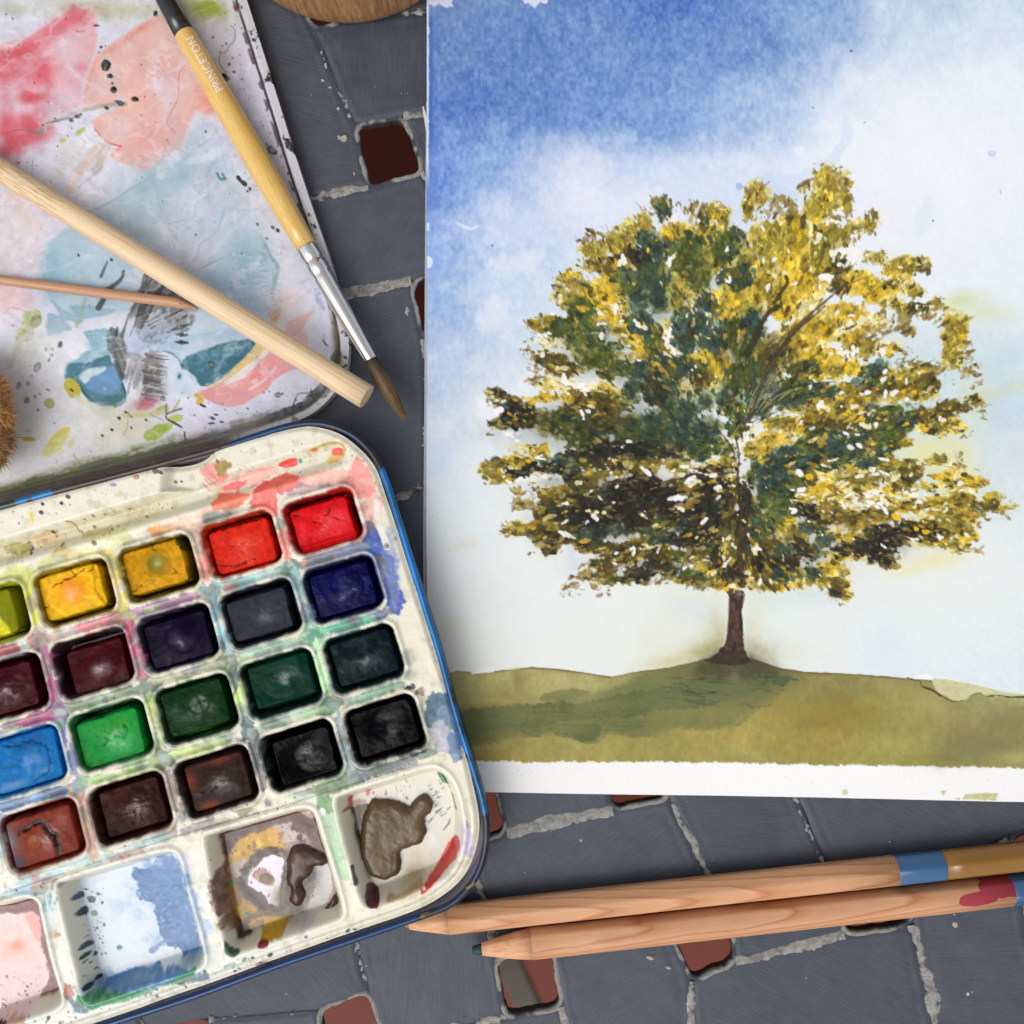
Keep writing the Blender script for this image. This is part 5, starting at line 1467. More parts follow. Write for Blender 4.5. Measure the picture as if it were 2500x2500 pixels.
T([(770, 2120), (800, 2110), (812, 2160), (808, 2190), (780, 2225), (750, 2260), (740, 2230), (765, 2180)], (206, 204, 198), .9, .1, 6, 6, 3, .1, 'over')
tc.glow(720, 2190, 30, 40, .5, (64, 62, 62), .85); tc.glow(690, 2190, 26, 26, 0, (110, 84, 40), .7); tc.glow(760, 2140, 20, 30, .4, (70, 66, 66), .6)
T([(562, 2250), (585, 2265), (610, 2275), (660, 2270), (640, 2290), (600, 2300), (575, 2315), (560, 2290)], (70, 62, 54), .85, .2, 5, 6, 3, .2, 'over', clip=inw('m')); T([(565, 2270), (580, 2290), (600, 2300), (585, 2310), (566, 2300)], (30, 70, 44), .9, .2, 4, 4, 2, .2, 'over'); tc.dab(655, 2282, 14, 7, -.2, (130, 40, 44), .9, 3)
for (x, y) in [(603, 2112), (565, 2152), (602, 2232), (606, 2236), (737, 2225)]: tc.dab(x, y, 6, 5, .4, (60, 120, 96), .85, 2)
tc.specks([(520, 2060), (760, 2000), (800, 2200), (600, 2290)], 60, 1, 3.6, [(60, 50, 40), (120, 84, 44), (90, 96, 90)], .8, 12)
# ---- mixing well 3: blue on white
T(MIX['l'], (206, 218, 236), .75, 0, 5, 2, 5, .1, 'over', clip=inw('l'))
tc.lay(al_, sstep(40, 60, MD['l']) * .6, (218, 228, 240))
T([(400, 2090), (425, 2092), (440, 2130), (445, 2170), (410, 2170), (390, 2150), (340, 2150), (320, 2140), (360, 2120), (380, 2100)], (110, 140, 186), .85, .4, 6, 8, 4, .3, 'over', clip=inw('l'))
T([(325, 2128), (400, 2122), (442, 2145), (468, 2230), (490, 2320), (482, 2352), (440, 2336), (400, 2300), (386, 2240), (376, 2200), (344, 2195), (338, 2160)], (58, 106, 160), .95, .3, 8, 12, 4, .4, 'over', mottle=.3, clip=inw('l'))
for (x, y, rx, ry, a_, al) in [(410, 2190, 50, 60, .2, .7), (450, 2260, 30, 70, -.2, .75), (400, 2130, 60, 18, -.25, .7), (350, 2180, 40, 26, 0, .35), (400, 2290, 40, 26, 0, .4), (330, 2376, 90, 16, -.25, .7), (260, 2390, 40, 14, -.2, .6)]:
    tc.glow(x, y, rx, ry, a_, (74, 122, 176), al, rough=.6, gran=.4)
for k in range(60):
    q = random.Random(900 + k)
    x, y = q.uniform(345, 450), q.uniform(2150, 2280)
    if x < 345 + (y - 2150) * .35: continue
    tc.stroke([(x, y), (x + q.uniform(-9, 9), y + q.uniform(-9, 9))], 2.4, q.choice([(180, 202, 226), (150, 180, 212), (50, 92, 150)]), .5, 1.5)
stain(400, 2340, 40, 26, (226, 232, 238), .9); stain(330, 2360, 50, 18, (222, 230, 238), .8); T([(365, 2320), (400, 2296), (440, 2294), (445, 2300), (400, 2306), (375, 2326)], (96, 130, 180), .7, .2, 4, 5, 3, .3, 'over')
T([(265, 2390), (330, 2362), (400, 2355), (470, 2340), (480, 2356), (420, 2380), (330, 2396), (280, 2402)], (84, 130, 178), .85, .2, 6, 8, 3, .4, 'over'); T([(215, 2405), (250, 2400), (330, 2395), (420, 2375), (490, 2335), (486, 2360), (400, 2390), (300, 2425), (240, 2434), (215, 2425)], (62, 132, 90), .85, .2, 5, 6, 3, .35, 'over')
T([(195, 2405), (220, 2425), (240, 2440), (215, 2442), (198, 2425)], (70, 96, 110), .8, .2, 5, 5, 3, .3, 'over')
for (x, y, r, c) in [(222, 2198, 8, (50, 60, 74)), (228, 2232, 7, (70, 150, 104)), (196, 2183, 7, (60, 84, 110)), (206, 2222, 8, (44, 56, 72)), (238, 2184, 4, (60, 64, 90)), (290, 2315, 6, (60, 130, 110)), (216, 2298, 7, (40, 56, 70)), (220, 2320, 5, (40, 50, 60)), (232, 2388, 7, (34, 40, 64)), (244, 2382, 5, (34, 40, 64))]:
    tc.dab(x, y, r * 1.2, r, .4, c, .92, r * .4)
tc.specks([(196, 2170), (250, 2160), (262, 2400), (230, 2400)], 70, 1, 4, [(50, 60, 90), (40, 44, 60), (90, 104, 150)], .85, 13)
tc.stroke([(150, 2160), (150, 2200), (165, 2170)], 7, (90, 120, 140), .6, 3, dry=.2)
# ---- mixing well 4: pink
T(MIX['e'], (112, 62, 58), .95, .2, 6, 2, 5, .2, 'over', clip=inw('e'))
T([(-60, 2250), (40, 2236), (86, 2236), (96, 2290), (112, 2360), (118, 2380), (100, 2420), (85, 2460), (40, 2480), (-60, 2500)], (234, 206, 204), .95, .1, 6, 8, 4, .1, 'over')
T([(60, 2238), (90, 2240), (98, 2300), (80, 2290), (70, 2260)], (226, 150, 148), .8, .1, 6, 5, 4, .2, 'over'); tc.glow(30, 2310, 40, 36, 0, (238, 180, 164), .85); tc.glow(40, 2310, 14, 12, .5, (222, 130, 100), .8); tc.glow(20, 2290, 16, 10, 0, (240, 214, 206), .7)
tc.specks([(0, 2380), (110, 2380), (80, 2470), (0, 2490)], 26, 1, 4, [(120, 70, 66), (90, 60, 60)], .85, 14); tc.dab(30, 2475, 16, 6, -.3, (84, 40, 40), .9, 4); stain(66, 2470, 30, 12, (180, 140, 120), .6)
tc.k = 1.0
# rim line marks along the bottom ledge
rl = np.exp(-((ti - 20) / 1.6) ** 2) * sstep(2150, 2250, V + .3 * U - 250)
tc.lay(al_, .5 * rl, (150, 130, 124))
tc.Z -= 1.6 * np.exp(-((ti - 20) / 3) ** 2) * sstep(2050, 2150, V + .3 * U - 250)
# a line of green-black along the seam above the mixing wells
tc.stroke([(0, 2185), (200, 2118), (480, 2028), (700, 1966), (900, 1903), (1030, 1866)], 2.4, (76, 78, 70), .7, 1.5)
lum = tc.C.mean(-1, keepdims=True)
tc.C = np.clip(lum + (tc.C - lum) * (1.04 + .14 * top[..., None]), 0, 1)
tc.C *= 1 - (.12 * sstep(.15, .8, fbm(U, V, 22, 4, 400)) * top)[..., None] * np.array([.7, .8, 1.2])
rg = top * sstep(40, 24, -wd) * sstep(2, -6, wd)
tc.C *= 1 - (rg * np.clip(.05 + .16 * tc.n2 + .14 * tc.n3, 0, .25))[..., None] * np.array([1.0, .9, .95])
groups = np.where(wd > 10, wid, 0)
groups = np.where(md > 10, mid, groups)
names = {k: "pan_well" for k in range(1, 21)}
names.update({k: "mixing_well" for k in range(41, 45)})
M_TRAY = pigment_mat("cream_plastic", 0.3, 0.5, 0.07, 0.1, 1.6, 0.08)
M_TRAYW = pigment_mat("stained_well", 0.26, 0.5, 0.11, 0.4, 3.0, 0.1)
mats = {0: M_TRAY}
for k in list(range(1, 21)): mats[k] = M_TRAYW
for k in range(41, 45): mats[k] = M_TRAY
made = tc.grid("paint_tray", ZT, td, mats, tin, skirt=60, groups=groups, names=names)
tray = [o for L, o in made if L == 0][0]
for L, o in made:
    if L:
        o.parent = tray
        o.matrix_parent_inverse = Matrix.Identity(4)
# ================================================================== THE PAINT CAKES
def cake_mat(name, rough=0.32, spec=0.5, nstr=0.5, patchy=True):
    m, nt, b = new_mat(name)
    a = attr(nt, "Col")
    nt.links.new(a.outputs["Color"], b.inputs["Base Color"])
    u = units(nt)
    n = noise(nt, u, 0.085, 5, 0.62)
    n2 = noise(nt, mapping(nt, u, (1, 1, 1)), 0.03, 3)
    b1 = bump(nt, b, n2.outputs[0], 0.22, 8)
    bump(nt, b, n.outputs[0], nstr * .5, 3.0, b1)
    b.inputs["Roughness"].default_value = rough
    mr = add(nt, "ShaderNodeMapRange")
    mr.inputs["To Min"].default_value = spec * (.22 if patchy else 1)
    mr.inputs["To Max"].default_value = spec * (3.4 if patchy else 1)
    nt.links.new(a.outputs["Alpha"], mr.inputs[0])
    nt.links.new(mr.outputs[0], b.inputs["Specular IOR Level"])
    return m
M_CAKE = cake_mat("moist_watercolour", 0.22, .2)
M_CAKE_DRY = cake_mat("dry_watercolour", 0.45, 0.2, 0.3)
M_CAKE_WET = cake_mat("glossy_watercolour", 0.15, 0.22, 0.5)

GRP = "watercolour cakes in the palette wells"
def cake(c, r, col, col2, label, off=(0, 0), half=(74, 54), dome=8, dent=None, mat=None, fill=None, tilt=(0, 0), ztop=-27, paint=None, seed=0):
    """one pan of paint: a block with a worn top. off/half in table units along the well's own axes"""
    half = (min(half[0] + 7, 83), min(half[1] + 6, 61)) if half[0] < 88 else half
    ztop = ztop + 5
    root = tag(empty("paint_cake", (0, 0, 0)), label, "paint pan", GRP)
    nx, ny = 62, 48
    x = np.linspace(-1, 1, nx)
    y = np.linspace(-1, 1, ny)
    X, Y = np.meshgrid(x, y)
    hx, hy = half
    sx, sy = X * hx, Y * hy
    ca, cb = c - off[0] / 207.0, r + off[1] / 174.0
    zp = ZT + ztop
    su, sv = hmap(Hf, ca - sx / 207.0, cb + sy / 174.0)
    n1, n2, n3 = fbm(su, sv, 8, 2, seed + 3), fbm(su, sv, 24, 3, seed + 5), fbm(su, sv, 60, 2, seed + 7)
    ed = rbox(sx, sy, hx, hy, 12)
    # uneven outline
    wob = 1 - 0.03 * (1 + n3) * sstep(.7, 1, np.maximum(np.abs(X), np.abs(Y)))
    sx, sy = sx * wob, sy * wob
    # rounded corners
    rr = np.maximum(np.abs(X), np.abs(Y))
    rad = np.sqrt(X * X + Y * Y) + 1e-6
    cf = 1 - 0.07 * sstep(1.15, 1.4, rad)
    sx, sy = sx * cf, sy * cf
    su, sv = hmap(Hf, ca - sx / 207.0, cb + sy / 174.0)
    Z = -14 * sstep(9, 0, ed) + .8 * n2 + 0.2 * n1 + 2.2 * n3
    Z += tilt[0] * X + tilt[1] * Y
    dx0, dy0 = (.08, 0.0)
    Z += dome * np.exp(-(((X - dx0) / .5) ** 2 + ((Y - dy0) / .5) ** 2))
    if dent:
        x0, y0, rx, ry, dp = dent
        Z -= dp * np.exp(-(((X - x0) / rx) ** 2 + ((Y - y0) / ry) ** 2) ** 1.5)
    C = np.ones(X.shape + (3,)) * rgb(*col)
    t = sstep(-.2, .7, n2 * .6 + n3 * .7)[..., None] * .55
    C = C * (1 - t) + rgb(*col2) * t
    C = C * (1 + .10 * n1[..., None])
    ctx = dict(X=X, Y=Y, C=C, Z=Z, n1=n1, n2=n2, n3=n3, ed=ed, su=su, sv=sv)
    G = .85 * np.exp(-(((X - .15) / .3) ** 2 + ((Y - .05) / .32) ** 2)) * sstep(-.7, .5, n2 + .12 * n1)
    G += .07 * sstep(.2, .8, n2) * sstep(.0, .5, n3 + .2)
    G += .6 * sstep(6, 1, ed) * sstep(.1, .5, n2)
    ctx['G'] = G
    if paint: paint(ctx)
    C, Z, G = ctx['C'], ctx['Z'], np.clip(ctx['G'], 0, 1)
    k = (HC - zp) / HC
    co = np.stack([(su - 1250) * k * S, (1250 - sv) * k * S, (zp + Z) * S], -1).reshape(-1, 3)
    cols = np.concatenate([np.clip(lin(np.clip(C, 0.005, 1)) * GAIN, 0, .9).reshape(-1, 3), G.reshape(-1, 1)], 1)
    idx = np.arange(nx * ny).reshape(ny, nx)
    F_ = np.stack([idx[:-1, :-1], idx[1:, :-1], idx[1:, 1:], idx[:-1, 1:]], -1).reshape(-1, 4)
    # sides down to the floor of the well
    ring = np.concatenate([idx[0, :-1], idx[:-1, -1], idx[-1, :0:-1], idx[:0:-1, 0]])
    low = co[ring].copy()
    ctr = co.mean(0)
    low[:, :2] = ctr[:2] + (low[:, :2] - ctr[:2]) * 1.02
    low[:, 2] = (ZT - 71) * S
    m = len(ring)
    b0 = len(co)
    j = np.roll(np.arange(m), -1)
    side = np.stack([ring, ring[j], b0 + j, b0 + np.arange(m)], 1)
    v0, v1, v2, v3 = co[F_[0][0]], co[F_[0][1]], co[F_[0][2]], co[F_[0][3]]
    if np.cross(v1 - v0, v2 - v0)[2] < 0: F_ = F_[:, ::-1]
    allv = np.concatenate([co, low])
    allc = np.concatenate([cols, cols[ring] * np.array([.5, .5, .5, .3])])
    me = mesh_np("cake_block", allv, np.concatenate([F_, side]), allc)
    bm = bmesh.new(); bm.from_mesh(me); bmesh.ops.recalc_face_normals(bm, faces=bm.faces); bm.to_mesh(me); bm.free()
    root.location = tuple(ctr[:2]) + ((ZT - 71) * S,)
    link("cake_block", me, mat or M_CAKE, root)
    return root

def over(ctx, a, c):
    a = np.clip(a, 0, 1)[..., None]
    ctx['C'] = ctx['C'] * (1 - a) + rgb(*c) * a
def crack(ctx, pts, w=.02, c=(40, 20, 10), dp=2.5, a=.8):
    d, _ = seg_dist(ctx['X'] + .05 * ctx['n2'], ctx['Y'] + .05 * ctx['n1'], pts)
    m = sstep(w * 1.8, w * .4, d)
    over(ctx, a * m, c)
    ctx['Z'] = ctx['Z'] - dp * m
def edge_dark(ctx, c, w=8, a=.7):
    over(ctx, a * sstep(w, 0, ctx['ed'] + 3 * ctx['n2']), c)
def spot(ctx, x, y, rx, ry, c, a=.8, p=1.0):
    r2 = ((ctx['X'] - x) / rx) ** 2 + ((ctx['Y'] - y) / ry) ** 2
    over(ctx, a * np.exp(-(r2 * np.clip(1 + .5 * ctx['n2'], .3, 2)) ** p), c)
def hole_spot(ctx, x, y, rx, ry, c, a=.95):
    r = np.sqrt(((ctx['X'] - x) / rx) ** 2 + ((ctx['Y'] - y) / ry) ** 2) + .2 * ctx['n2'] + .15 * ctx['n1']
    over(ctx, a * sstep(1.1, .8, r), c)
    return r

def p_red(x):
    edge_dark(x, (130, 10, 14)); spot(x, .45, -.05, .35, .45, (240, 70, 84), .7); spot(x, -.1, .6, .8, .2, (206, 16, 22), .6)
    crack(x, [(-.85, -.75), (-.6, -.62)]); crack(x, [(-.3, -.2), (-.1, -.1)]); crack(x, [(.15, -.35), (.3, -.45), (.35, -.6)], .015); crack(x, [(.35, -.2), (.5, 0), (.7, .05)], .012)
    x['Z'] -= 5 * np.exp(-((x['Y'] - .72) / .12) ** 2)
def p_orange(x):
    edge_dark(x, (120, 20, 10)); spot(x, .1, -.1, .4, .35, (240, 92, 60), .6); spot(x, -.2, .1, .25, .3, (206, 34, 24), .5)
    crack(x, [(-.5, -.5), (-.35, -.15), (-.1, -.05), (.2, -.15)], .015, (120, 30, 20), 1.5, .6); crack(x, [(-.9, .45), (-.4, .7), (.3, .62)], .02); crack(x, [(-.9, -.92), (.8, -.85)], .03, (60, 20, 14))
def p_ochre(x):
    edge_dark(x, (84, 70, 16), 7); spot(x, .08, -.2, .3, .4, (120, 112, 20), .95, 1.6); spot(x, .08, -.1, .14, .16, (196, 184, 110), .75)
    r = np.hypot((x['X'] - .08) / .42, (x['Y'] + .15) / .55); over(x, .4 * np.exp(-((r - 1) / .06) ** 2), (150, 110, 14))
    hole_spot(x, 1.0, -.75, .22, .5, (74, 66, 30)); crack(x, [(.55, .3), (.62, .42), (.5, .45)], .02, (96, 70, 10)); crack(x, [(-.85, .75), (-.5, .55)], .012, (90, 66, 10))
    crack(x, [(.1, -.95), (.05, -.75), (.15, -.68)], .015, (110, 80, 10))
def p_yellow(x):
    edge_dark(x, (90, 70, 12), 6); spot(x, -.02, -.05, .42, .5, (250, 150, 40), .95, 1.3); spot(x, -.05, -.05, .16, .22, (250, 176, 110), .8)
    r = np.hypot((x['X'] - .02) / .72, (x['Y']) / .8); over(x, .5 * np.exp(-((r - 1) / .05) ** 2), (252, 206, 90))
    crack(x, [(-.55, -.4), (-.1, -.55), (.3, -.62), (.5, -.75)], .025, (110, 60, 10)); crack(x, [(.9, -.9), (.6, -.6)], .02, (110, 70, 10)); crack(x, [(-.95, .3), (-.7, .25)], .015, (120, 90, 10)); crack(x, [(.1, -.9), (.2, -.6)], .015, (130, 70, 10))
    x['Z'] -= 4 * sstep(.75, .85, x['X'] + .2 * x['n3'])
def p_lemon(x):
    edge_dark(x, (120, 120, 14)); over(x, sstep(.42, .5, x['X'] - .25 * x['Y'] + .05 * x['n2']) * .8, (110, 116, 14)); spot(x, .1, -.4, .2, .4, (240, 240, 90), .7)
def gloss_crown(c, x0=.1, y0=0):  # paler sheen painted into the crown's colour, with slight relief
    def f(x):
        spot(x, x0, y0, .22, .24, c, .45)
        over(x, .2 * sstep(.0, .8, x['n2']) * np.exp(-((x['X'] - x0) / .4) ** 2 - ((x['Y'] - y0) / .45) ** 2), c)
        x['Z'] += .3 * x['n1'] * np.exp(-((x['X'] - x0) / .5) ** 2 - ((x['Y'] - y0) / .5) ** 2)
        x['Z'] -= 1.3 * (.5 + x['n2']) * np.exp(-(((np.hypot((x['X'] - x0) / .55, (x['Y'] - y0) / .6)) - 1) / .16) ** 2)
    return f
def p_sap(x):
    r = np.hypot((x['X'] - .12) / .27, (x['Y'] + .1) / .32) + .1 * x['n2']
    over(x, .75 * sstep(1.05, .85, r) * (1 + .3 * x['n1']), (104, 116, 110)); crack(x, [(-.1, -.05), (.15, -.2), (.35, -.15)], .025, (30, 46, 30), 2); crack(x, [(.15, -.4), (.18, .2)], .02, (30, 46, 30), 2); spot(x, .0, 1.0, .4, .12, (96, 140, 50), .85)
def p_green(x):
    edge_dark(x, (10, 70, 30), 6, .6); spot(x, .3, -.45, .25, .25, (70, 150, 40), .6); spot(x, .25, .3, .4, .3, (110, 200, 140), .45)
    crack(x, [(-.3, .2), (-.1, .05), (-.15, -.1)], .02, (10, 90, 34), 2.5, .6); crack(x, [(.1, .0), (.35, .1), (.5, -.1), (.45, -.4)], .02, (10, 100, 34), 2.5, .6)
def p_blue(x):
    edge_dark(x, (10, 50, 110), 8, .6); spot(x, .3, -.6, .5, .25, (30, 84, 140), .7); spot(x, -.4, .7, .4, .15, (160, 176, 206), .6); spot(x, .45, .5, .2, .12, (150, 176, 206), .5)
    crack(x, [(-.4, -.75), (-.1, -.6), (.3, -.65), (.62, -.3), (.7, .2), (.5, .6), (.1, .75)], .018, (10, 40, 90), 2.5, .6); hole_spot(x, -.35, .05, .18, .06, (20, 90, 130), .7)
def p_rust(x):
    edge_dark(x, (70, 20, 14), 8, .6)
    spot(x, -.95, -.2, .28, .6, (120, 140, 164), .85); spot(x, -.9, .65, .3, .3, (60, 84, 120), .7)
    r = np.hypot((x['X'] + .2) / .28, (x['Y'] - .05) / .38); x['Z'] += 7 * np.exp(-r ** 2 * 1.5) - 6 * np.exp(-(r / .35) ** 2); spot(x, -.2, .05, .3, .4, (140, 64, 26), .8); spot(x, -.22, .02, .1, .14, (176, 130, 110), .6)
    crack(x, [(-.55, -.4), (-.2, -.55), (.05, -.6), (.2, -.35), (.35, .1), (.38, .6), (.35, 1)], .055, (84, 86, 90), 7, .9); crack(x, [(-.5, -.36), (-.2, -.48), (.02, -.5)], .025, (20, 16, 16), 4); crack(x, [(.12, -.3), (.3, .1), (.32, .5)], .025, (20, 16, 16), 4)
    spot(x, .62, -.4, .16, .3, (176, 110, 104), .5)
def p_brown(x):
    for k in range(12):
        q = random.Random(k); a = q.uniform(0, 6.28); crack(x, [(.05, .1), (.05 + .3 * math.cos(a), .1 + .3 * math.sin(a)), (.05 + .55 * math.cos(a + .4), .1 + .5 * math.sin(a + .4))], .014, (30, 12, 8), 1.8, .5)
    spot(x, .1, .15, .35, .35, (110, 70, 60), .5); spot(x, -.3, -.5, .3, .2, (90, 40, 26), .5)
def p_umber(x):
    spot(x, -.85, -.35, .25, .4, (140, 62, 44), .8); spot(x, .2, -.75, .4, .15, (130, 62, 46), .7); spot(x, -.45, .8, .4, .2, (150, 74, 56), .8); spot(x, .05, .1, .4, .4, (84, 74, 72), .7)
    for k in range(8):
        q = random.Random(k + 30); a = q.uniform(2.4, 4.4); crack(x, [(0, .2), (.35 * math.cos(a), .2 - .3 * math.sin(a))], .01, (20, 14, 12), 1.2, .5)
    crack(x, [(-.6, .25), (-.2, .1), (.1, -.05)], .014, (24, 16, 14), 1.5, .7)

cake(0, 0, (216, 22, 26), (236, 44, 56), "bright red paint cake, top right of the tin by its rounded corner", (-2, 11), (73, 55), 3, paint=p_red, seed=1)
cake(1, 0, (216, 38, 22), (232, 70, 40), "orange-red paint cake between the pure red and the ochre cake", (2, 6), (74, 56), 4, paint=p_orange, seed=2)
cake(2, 0, (206, 146, 18), (222, 164, 26), "ochre yellow paint cake with a greenish worn pit in its middle", (-8, -4), (74, 54), 3, (.08, -.15, .25, .3, 7), paint=p_ochre, seed=3)
cake(3, 0, (246, 190, 24), (250, 176, 30), "golden yellow paint cake with an orange centre", (-4, -2), (74, 54), 7, paint=p_yellow, seed=4)
cake(4, 0, (216, 206, 24), (226, 220, 50), "lemon yellow paint cake cut by the left edge, topmost row", (-10, 0), (74, 54), 4, paint=p_lemon, seed=5)
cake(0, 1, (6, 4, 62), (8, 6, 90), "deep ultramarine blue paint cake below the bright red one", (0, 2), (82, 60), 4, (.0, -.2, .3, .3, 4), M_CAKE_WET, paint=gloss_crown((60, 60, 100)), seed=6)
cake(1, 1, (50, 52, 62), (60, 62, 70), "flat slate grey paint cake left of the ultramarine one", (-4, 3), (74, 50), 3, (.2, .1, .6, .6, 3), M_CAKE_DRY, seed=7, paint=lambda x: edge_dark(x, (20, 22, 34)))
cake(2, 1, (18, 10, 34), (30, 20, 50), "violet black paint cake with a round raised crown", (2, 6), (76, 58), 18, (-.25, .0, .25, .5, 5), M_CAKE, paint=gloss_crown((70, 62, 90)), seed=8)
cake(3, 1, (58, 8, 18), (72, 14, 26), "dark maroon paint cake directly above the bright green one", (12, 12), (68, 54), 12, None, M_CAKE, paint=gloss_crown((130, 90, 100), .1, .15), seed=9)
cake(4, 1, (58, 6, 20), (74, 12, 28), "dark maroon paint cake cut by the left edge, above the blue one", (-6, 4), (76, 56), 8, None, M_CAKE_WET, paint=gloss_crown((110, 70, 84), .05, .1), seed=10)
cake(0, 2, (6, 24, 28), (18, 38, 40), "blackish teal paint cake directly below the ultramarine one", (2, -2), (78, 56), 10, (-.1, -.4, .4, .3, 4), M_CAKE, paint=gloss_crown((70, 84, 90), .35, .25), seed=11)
cake(1, 2, (0, 48, 34), (2, 64, 46), "dark viridian green paint cake with a stray hair across it", (4, -6), (74, 52), 5, (.1, 0, .4, .4, 5), M_CAKE, paint=gloss_crown((40, 90, 74), .0, .1), seed=12)
cake(2, 2, (4, 44, 10), (8, 58, 16), "dark sap green paint cake with a round grey worn patch", (-2, -4), (80, 58), 5, (.12, -.1, .25, .3, 5), M_CAKE, paint=p_sap, seed=13)
cake(3, 2, (34, 150, 62), (24, 134, 50), "bright emerald green paint cake right of the blue one", (-2, 8), (74, 56), 5, (.05, .0, .5, .5, 6), M_CAKE, paint=p_green, seed=14)
cake(4, 2, (20, 108, 176), (28, 122, 190), "bright cerulean blue paint cake at the left edge", (0, 0), (90, 66), 3, None, M_CAKE_DRY, ztop=-16, paint=p_blue, seed=15)
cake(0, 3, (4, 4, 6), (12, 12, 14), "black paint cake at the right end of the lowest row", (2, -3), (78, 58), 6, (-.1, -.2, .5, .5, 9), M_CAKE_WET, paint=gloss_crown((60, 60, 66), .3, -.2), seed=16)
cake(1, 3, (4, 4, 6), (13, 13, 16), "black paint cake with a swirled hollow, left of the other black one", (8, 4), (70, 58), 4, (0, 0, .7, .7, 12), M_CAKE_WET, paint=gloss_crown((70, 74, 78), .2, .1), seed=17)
cake(2, 3, (40, 24, 20), (56, 36, 30), "dark umber paint cake with rusty corners", (6, 0), (72, 58), 10, None, M_CAKE, paint=p_umber, seed=18)
cake(3, 3, (40, 12, 8), (56, 20, 14), "chocolate brown paint cake with a cracked glossy middle", (8, -2), (72, 58), 7, None, M_CAKE, paint=p_brown, seed=19)
cake(4, 3, (120, 48, 34), (140, 62, 46), "red-brown paint cake split by a wide grey crack", (0, 2), (84, 64), 3, None, M_CAKE, ztop=-18, paint=p_rust, seed=20)

# ------------------------------------------------------------------ dried paint standing in the mixing wells (parts of the tray)
def blob(name, pts, h, col, col2, zfloor=-62, mat=None, seed=0, lean=0.0):
    k0 = (HC - (ZT + zfloor)) / (HC - ZT)
    p = crom([((u - 1250) * 1.0 + 1250, (v - 1250) + 1250) for u, v in pts], 5)
    x0, y0, x1, y1 = p[:, 0].min() - 6, p[:, 1].min() - 6, p[:, 0].max() + 6, p[:, 1].max() + 6
    st = 3.2
    cv = Canvas(x0, y0, x1, y1, st, col, 300 + seed)
    d = sdf(cv.U, cv.V, p) + 4 * cv.n2 + 5 * cv.n3
    cv.Z = h * (1 - np.exp(-np.maximum(d, 0) / 6.5)) + (.7 * cv.n2 + .35 * cv.n1 + 3.4 * cv.n3) * sstep(2, 16, d)
    t = sstep(-.3, .7, cv.n2 + .4 * cv.n3)
    cv.lay((slice(None), slice(None)), t * .7, col2)
    cv.lay((slice(None), slice(None)), sstep(12, 0, d) * .4, tuple(np.array(col) * .6))
    return cv.grid(name, ZT + zfloor, d, mat or M_CAKE_DRYP, tray, skirt=4, zoff=1.0)[0][1]
M_CAKE_DRYP = cake_mat("dried_paint", 0.3, 0.45, 0.25, False)
bl = [blob("dried_paint", [(905, 1958), (930, 1950), (960, 1952), (985, 1962), (1000, 1970), (1012, 1955), (1026, 1940), (1042, 1938), (1056, 1952), (1058, 1978), (1042, 2000), (1040, 2030), (1026, 2060), (1000, 2072), (982, 2080), (980, 2110), (966, 2136), (935, 2148), (905, 2138), (888, 2110), (880, 2070), (886, 2010)], 17, (98, 76, 42), (80, 62, 38), seed=1),
      blob("dried_paint", [(716, 2066), (745, 2062), (775, 2076), (800, 2092), (792, 2112), (765, 2116), (752, 2140), (735, 2160), (742, 2190), (728, 2214), (708, 2200), (712, 2170), (700, 2156), (704, 2110), (708, 2085)], 13, (70, 46, 34), (92, 64, 48), seed=2),
      blob("dried_paint", [(722, 2255), (750, 2243), (780, 2225), (805, 2195), (818, 2180), (826, 2205), (815, 2228), (785, 2245), (745, 2258), (725, 2264)], 9, (84, 24, 30), (110, 36, 42), mat=M_CAKE_DRYP, zfloor=-56, seed=3)]
for o in bl:
    o.matrix_parent_inverse = Matrix.Identity(4)
# ================================================================== THE PAINTING
# a grey backing sheet that shows along the left edge
M_BACK = plain_mat("grey_board", alb(176, 180, 188), 0.6, 0.3, nscale=0.3, nstr=0.3, ndist=1, var=0.08, vscale=0.05)
def slab(name, pts, z0, z1, mat, parent=None):
    n = len(pts)
    V_ = [P(u, v, z1) for u, v in pts] + [P(u, v, z0) for u, v in pts]
    F_ = [list(range(n))[::-1], [n + i for i in range(n)]] + [[i, (i + 1) % n, n + (i + 1) % n, n + i] for i in range(n)]
    return link(name, mesh_np(name, V_, F_, smooth=False), mat, parent)
bk = slab("backing_sheet", [(1040, 250), (1037, 700), (1036, 1000), (1033, 1300), (1034, 1470), (1060, 1600), (1100, 1900), (2600, 1900), (2600, 250)], 0.3, 6, M_BACK)
tag(bk, "grey backing sheet showing as a thin strip under the left edge of the tree painting", "board")

pc = Canvas(1025, -90, 2600, 1975, 2.55, (240, 241, 244), 61)
U, V = pc.U, pc.V
EDGE = [(1042, -200), (1042.5, 240), (1041.5, 420), (1043.5, 700), (1042, 1000), (1040.5, 1300), (1043, 1500), (1060, 1700), (1100, 1880), (1130, 1932), (1190, 1934.5), (1650, 1941), (1990, 1947), (2500, 1958), (2700, 1962), (2700, -200)]
pd = sdf(U, V, np.array(EDGE))
al_ = (slice(None), slice(None))
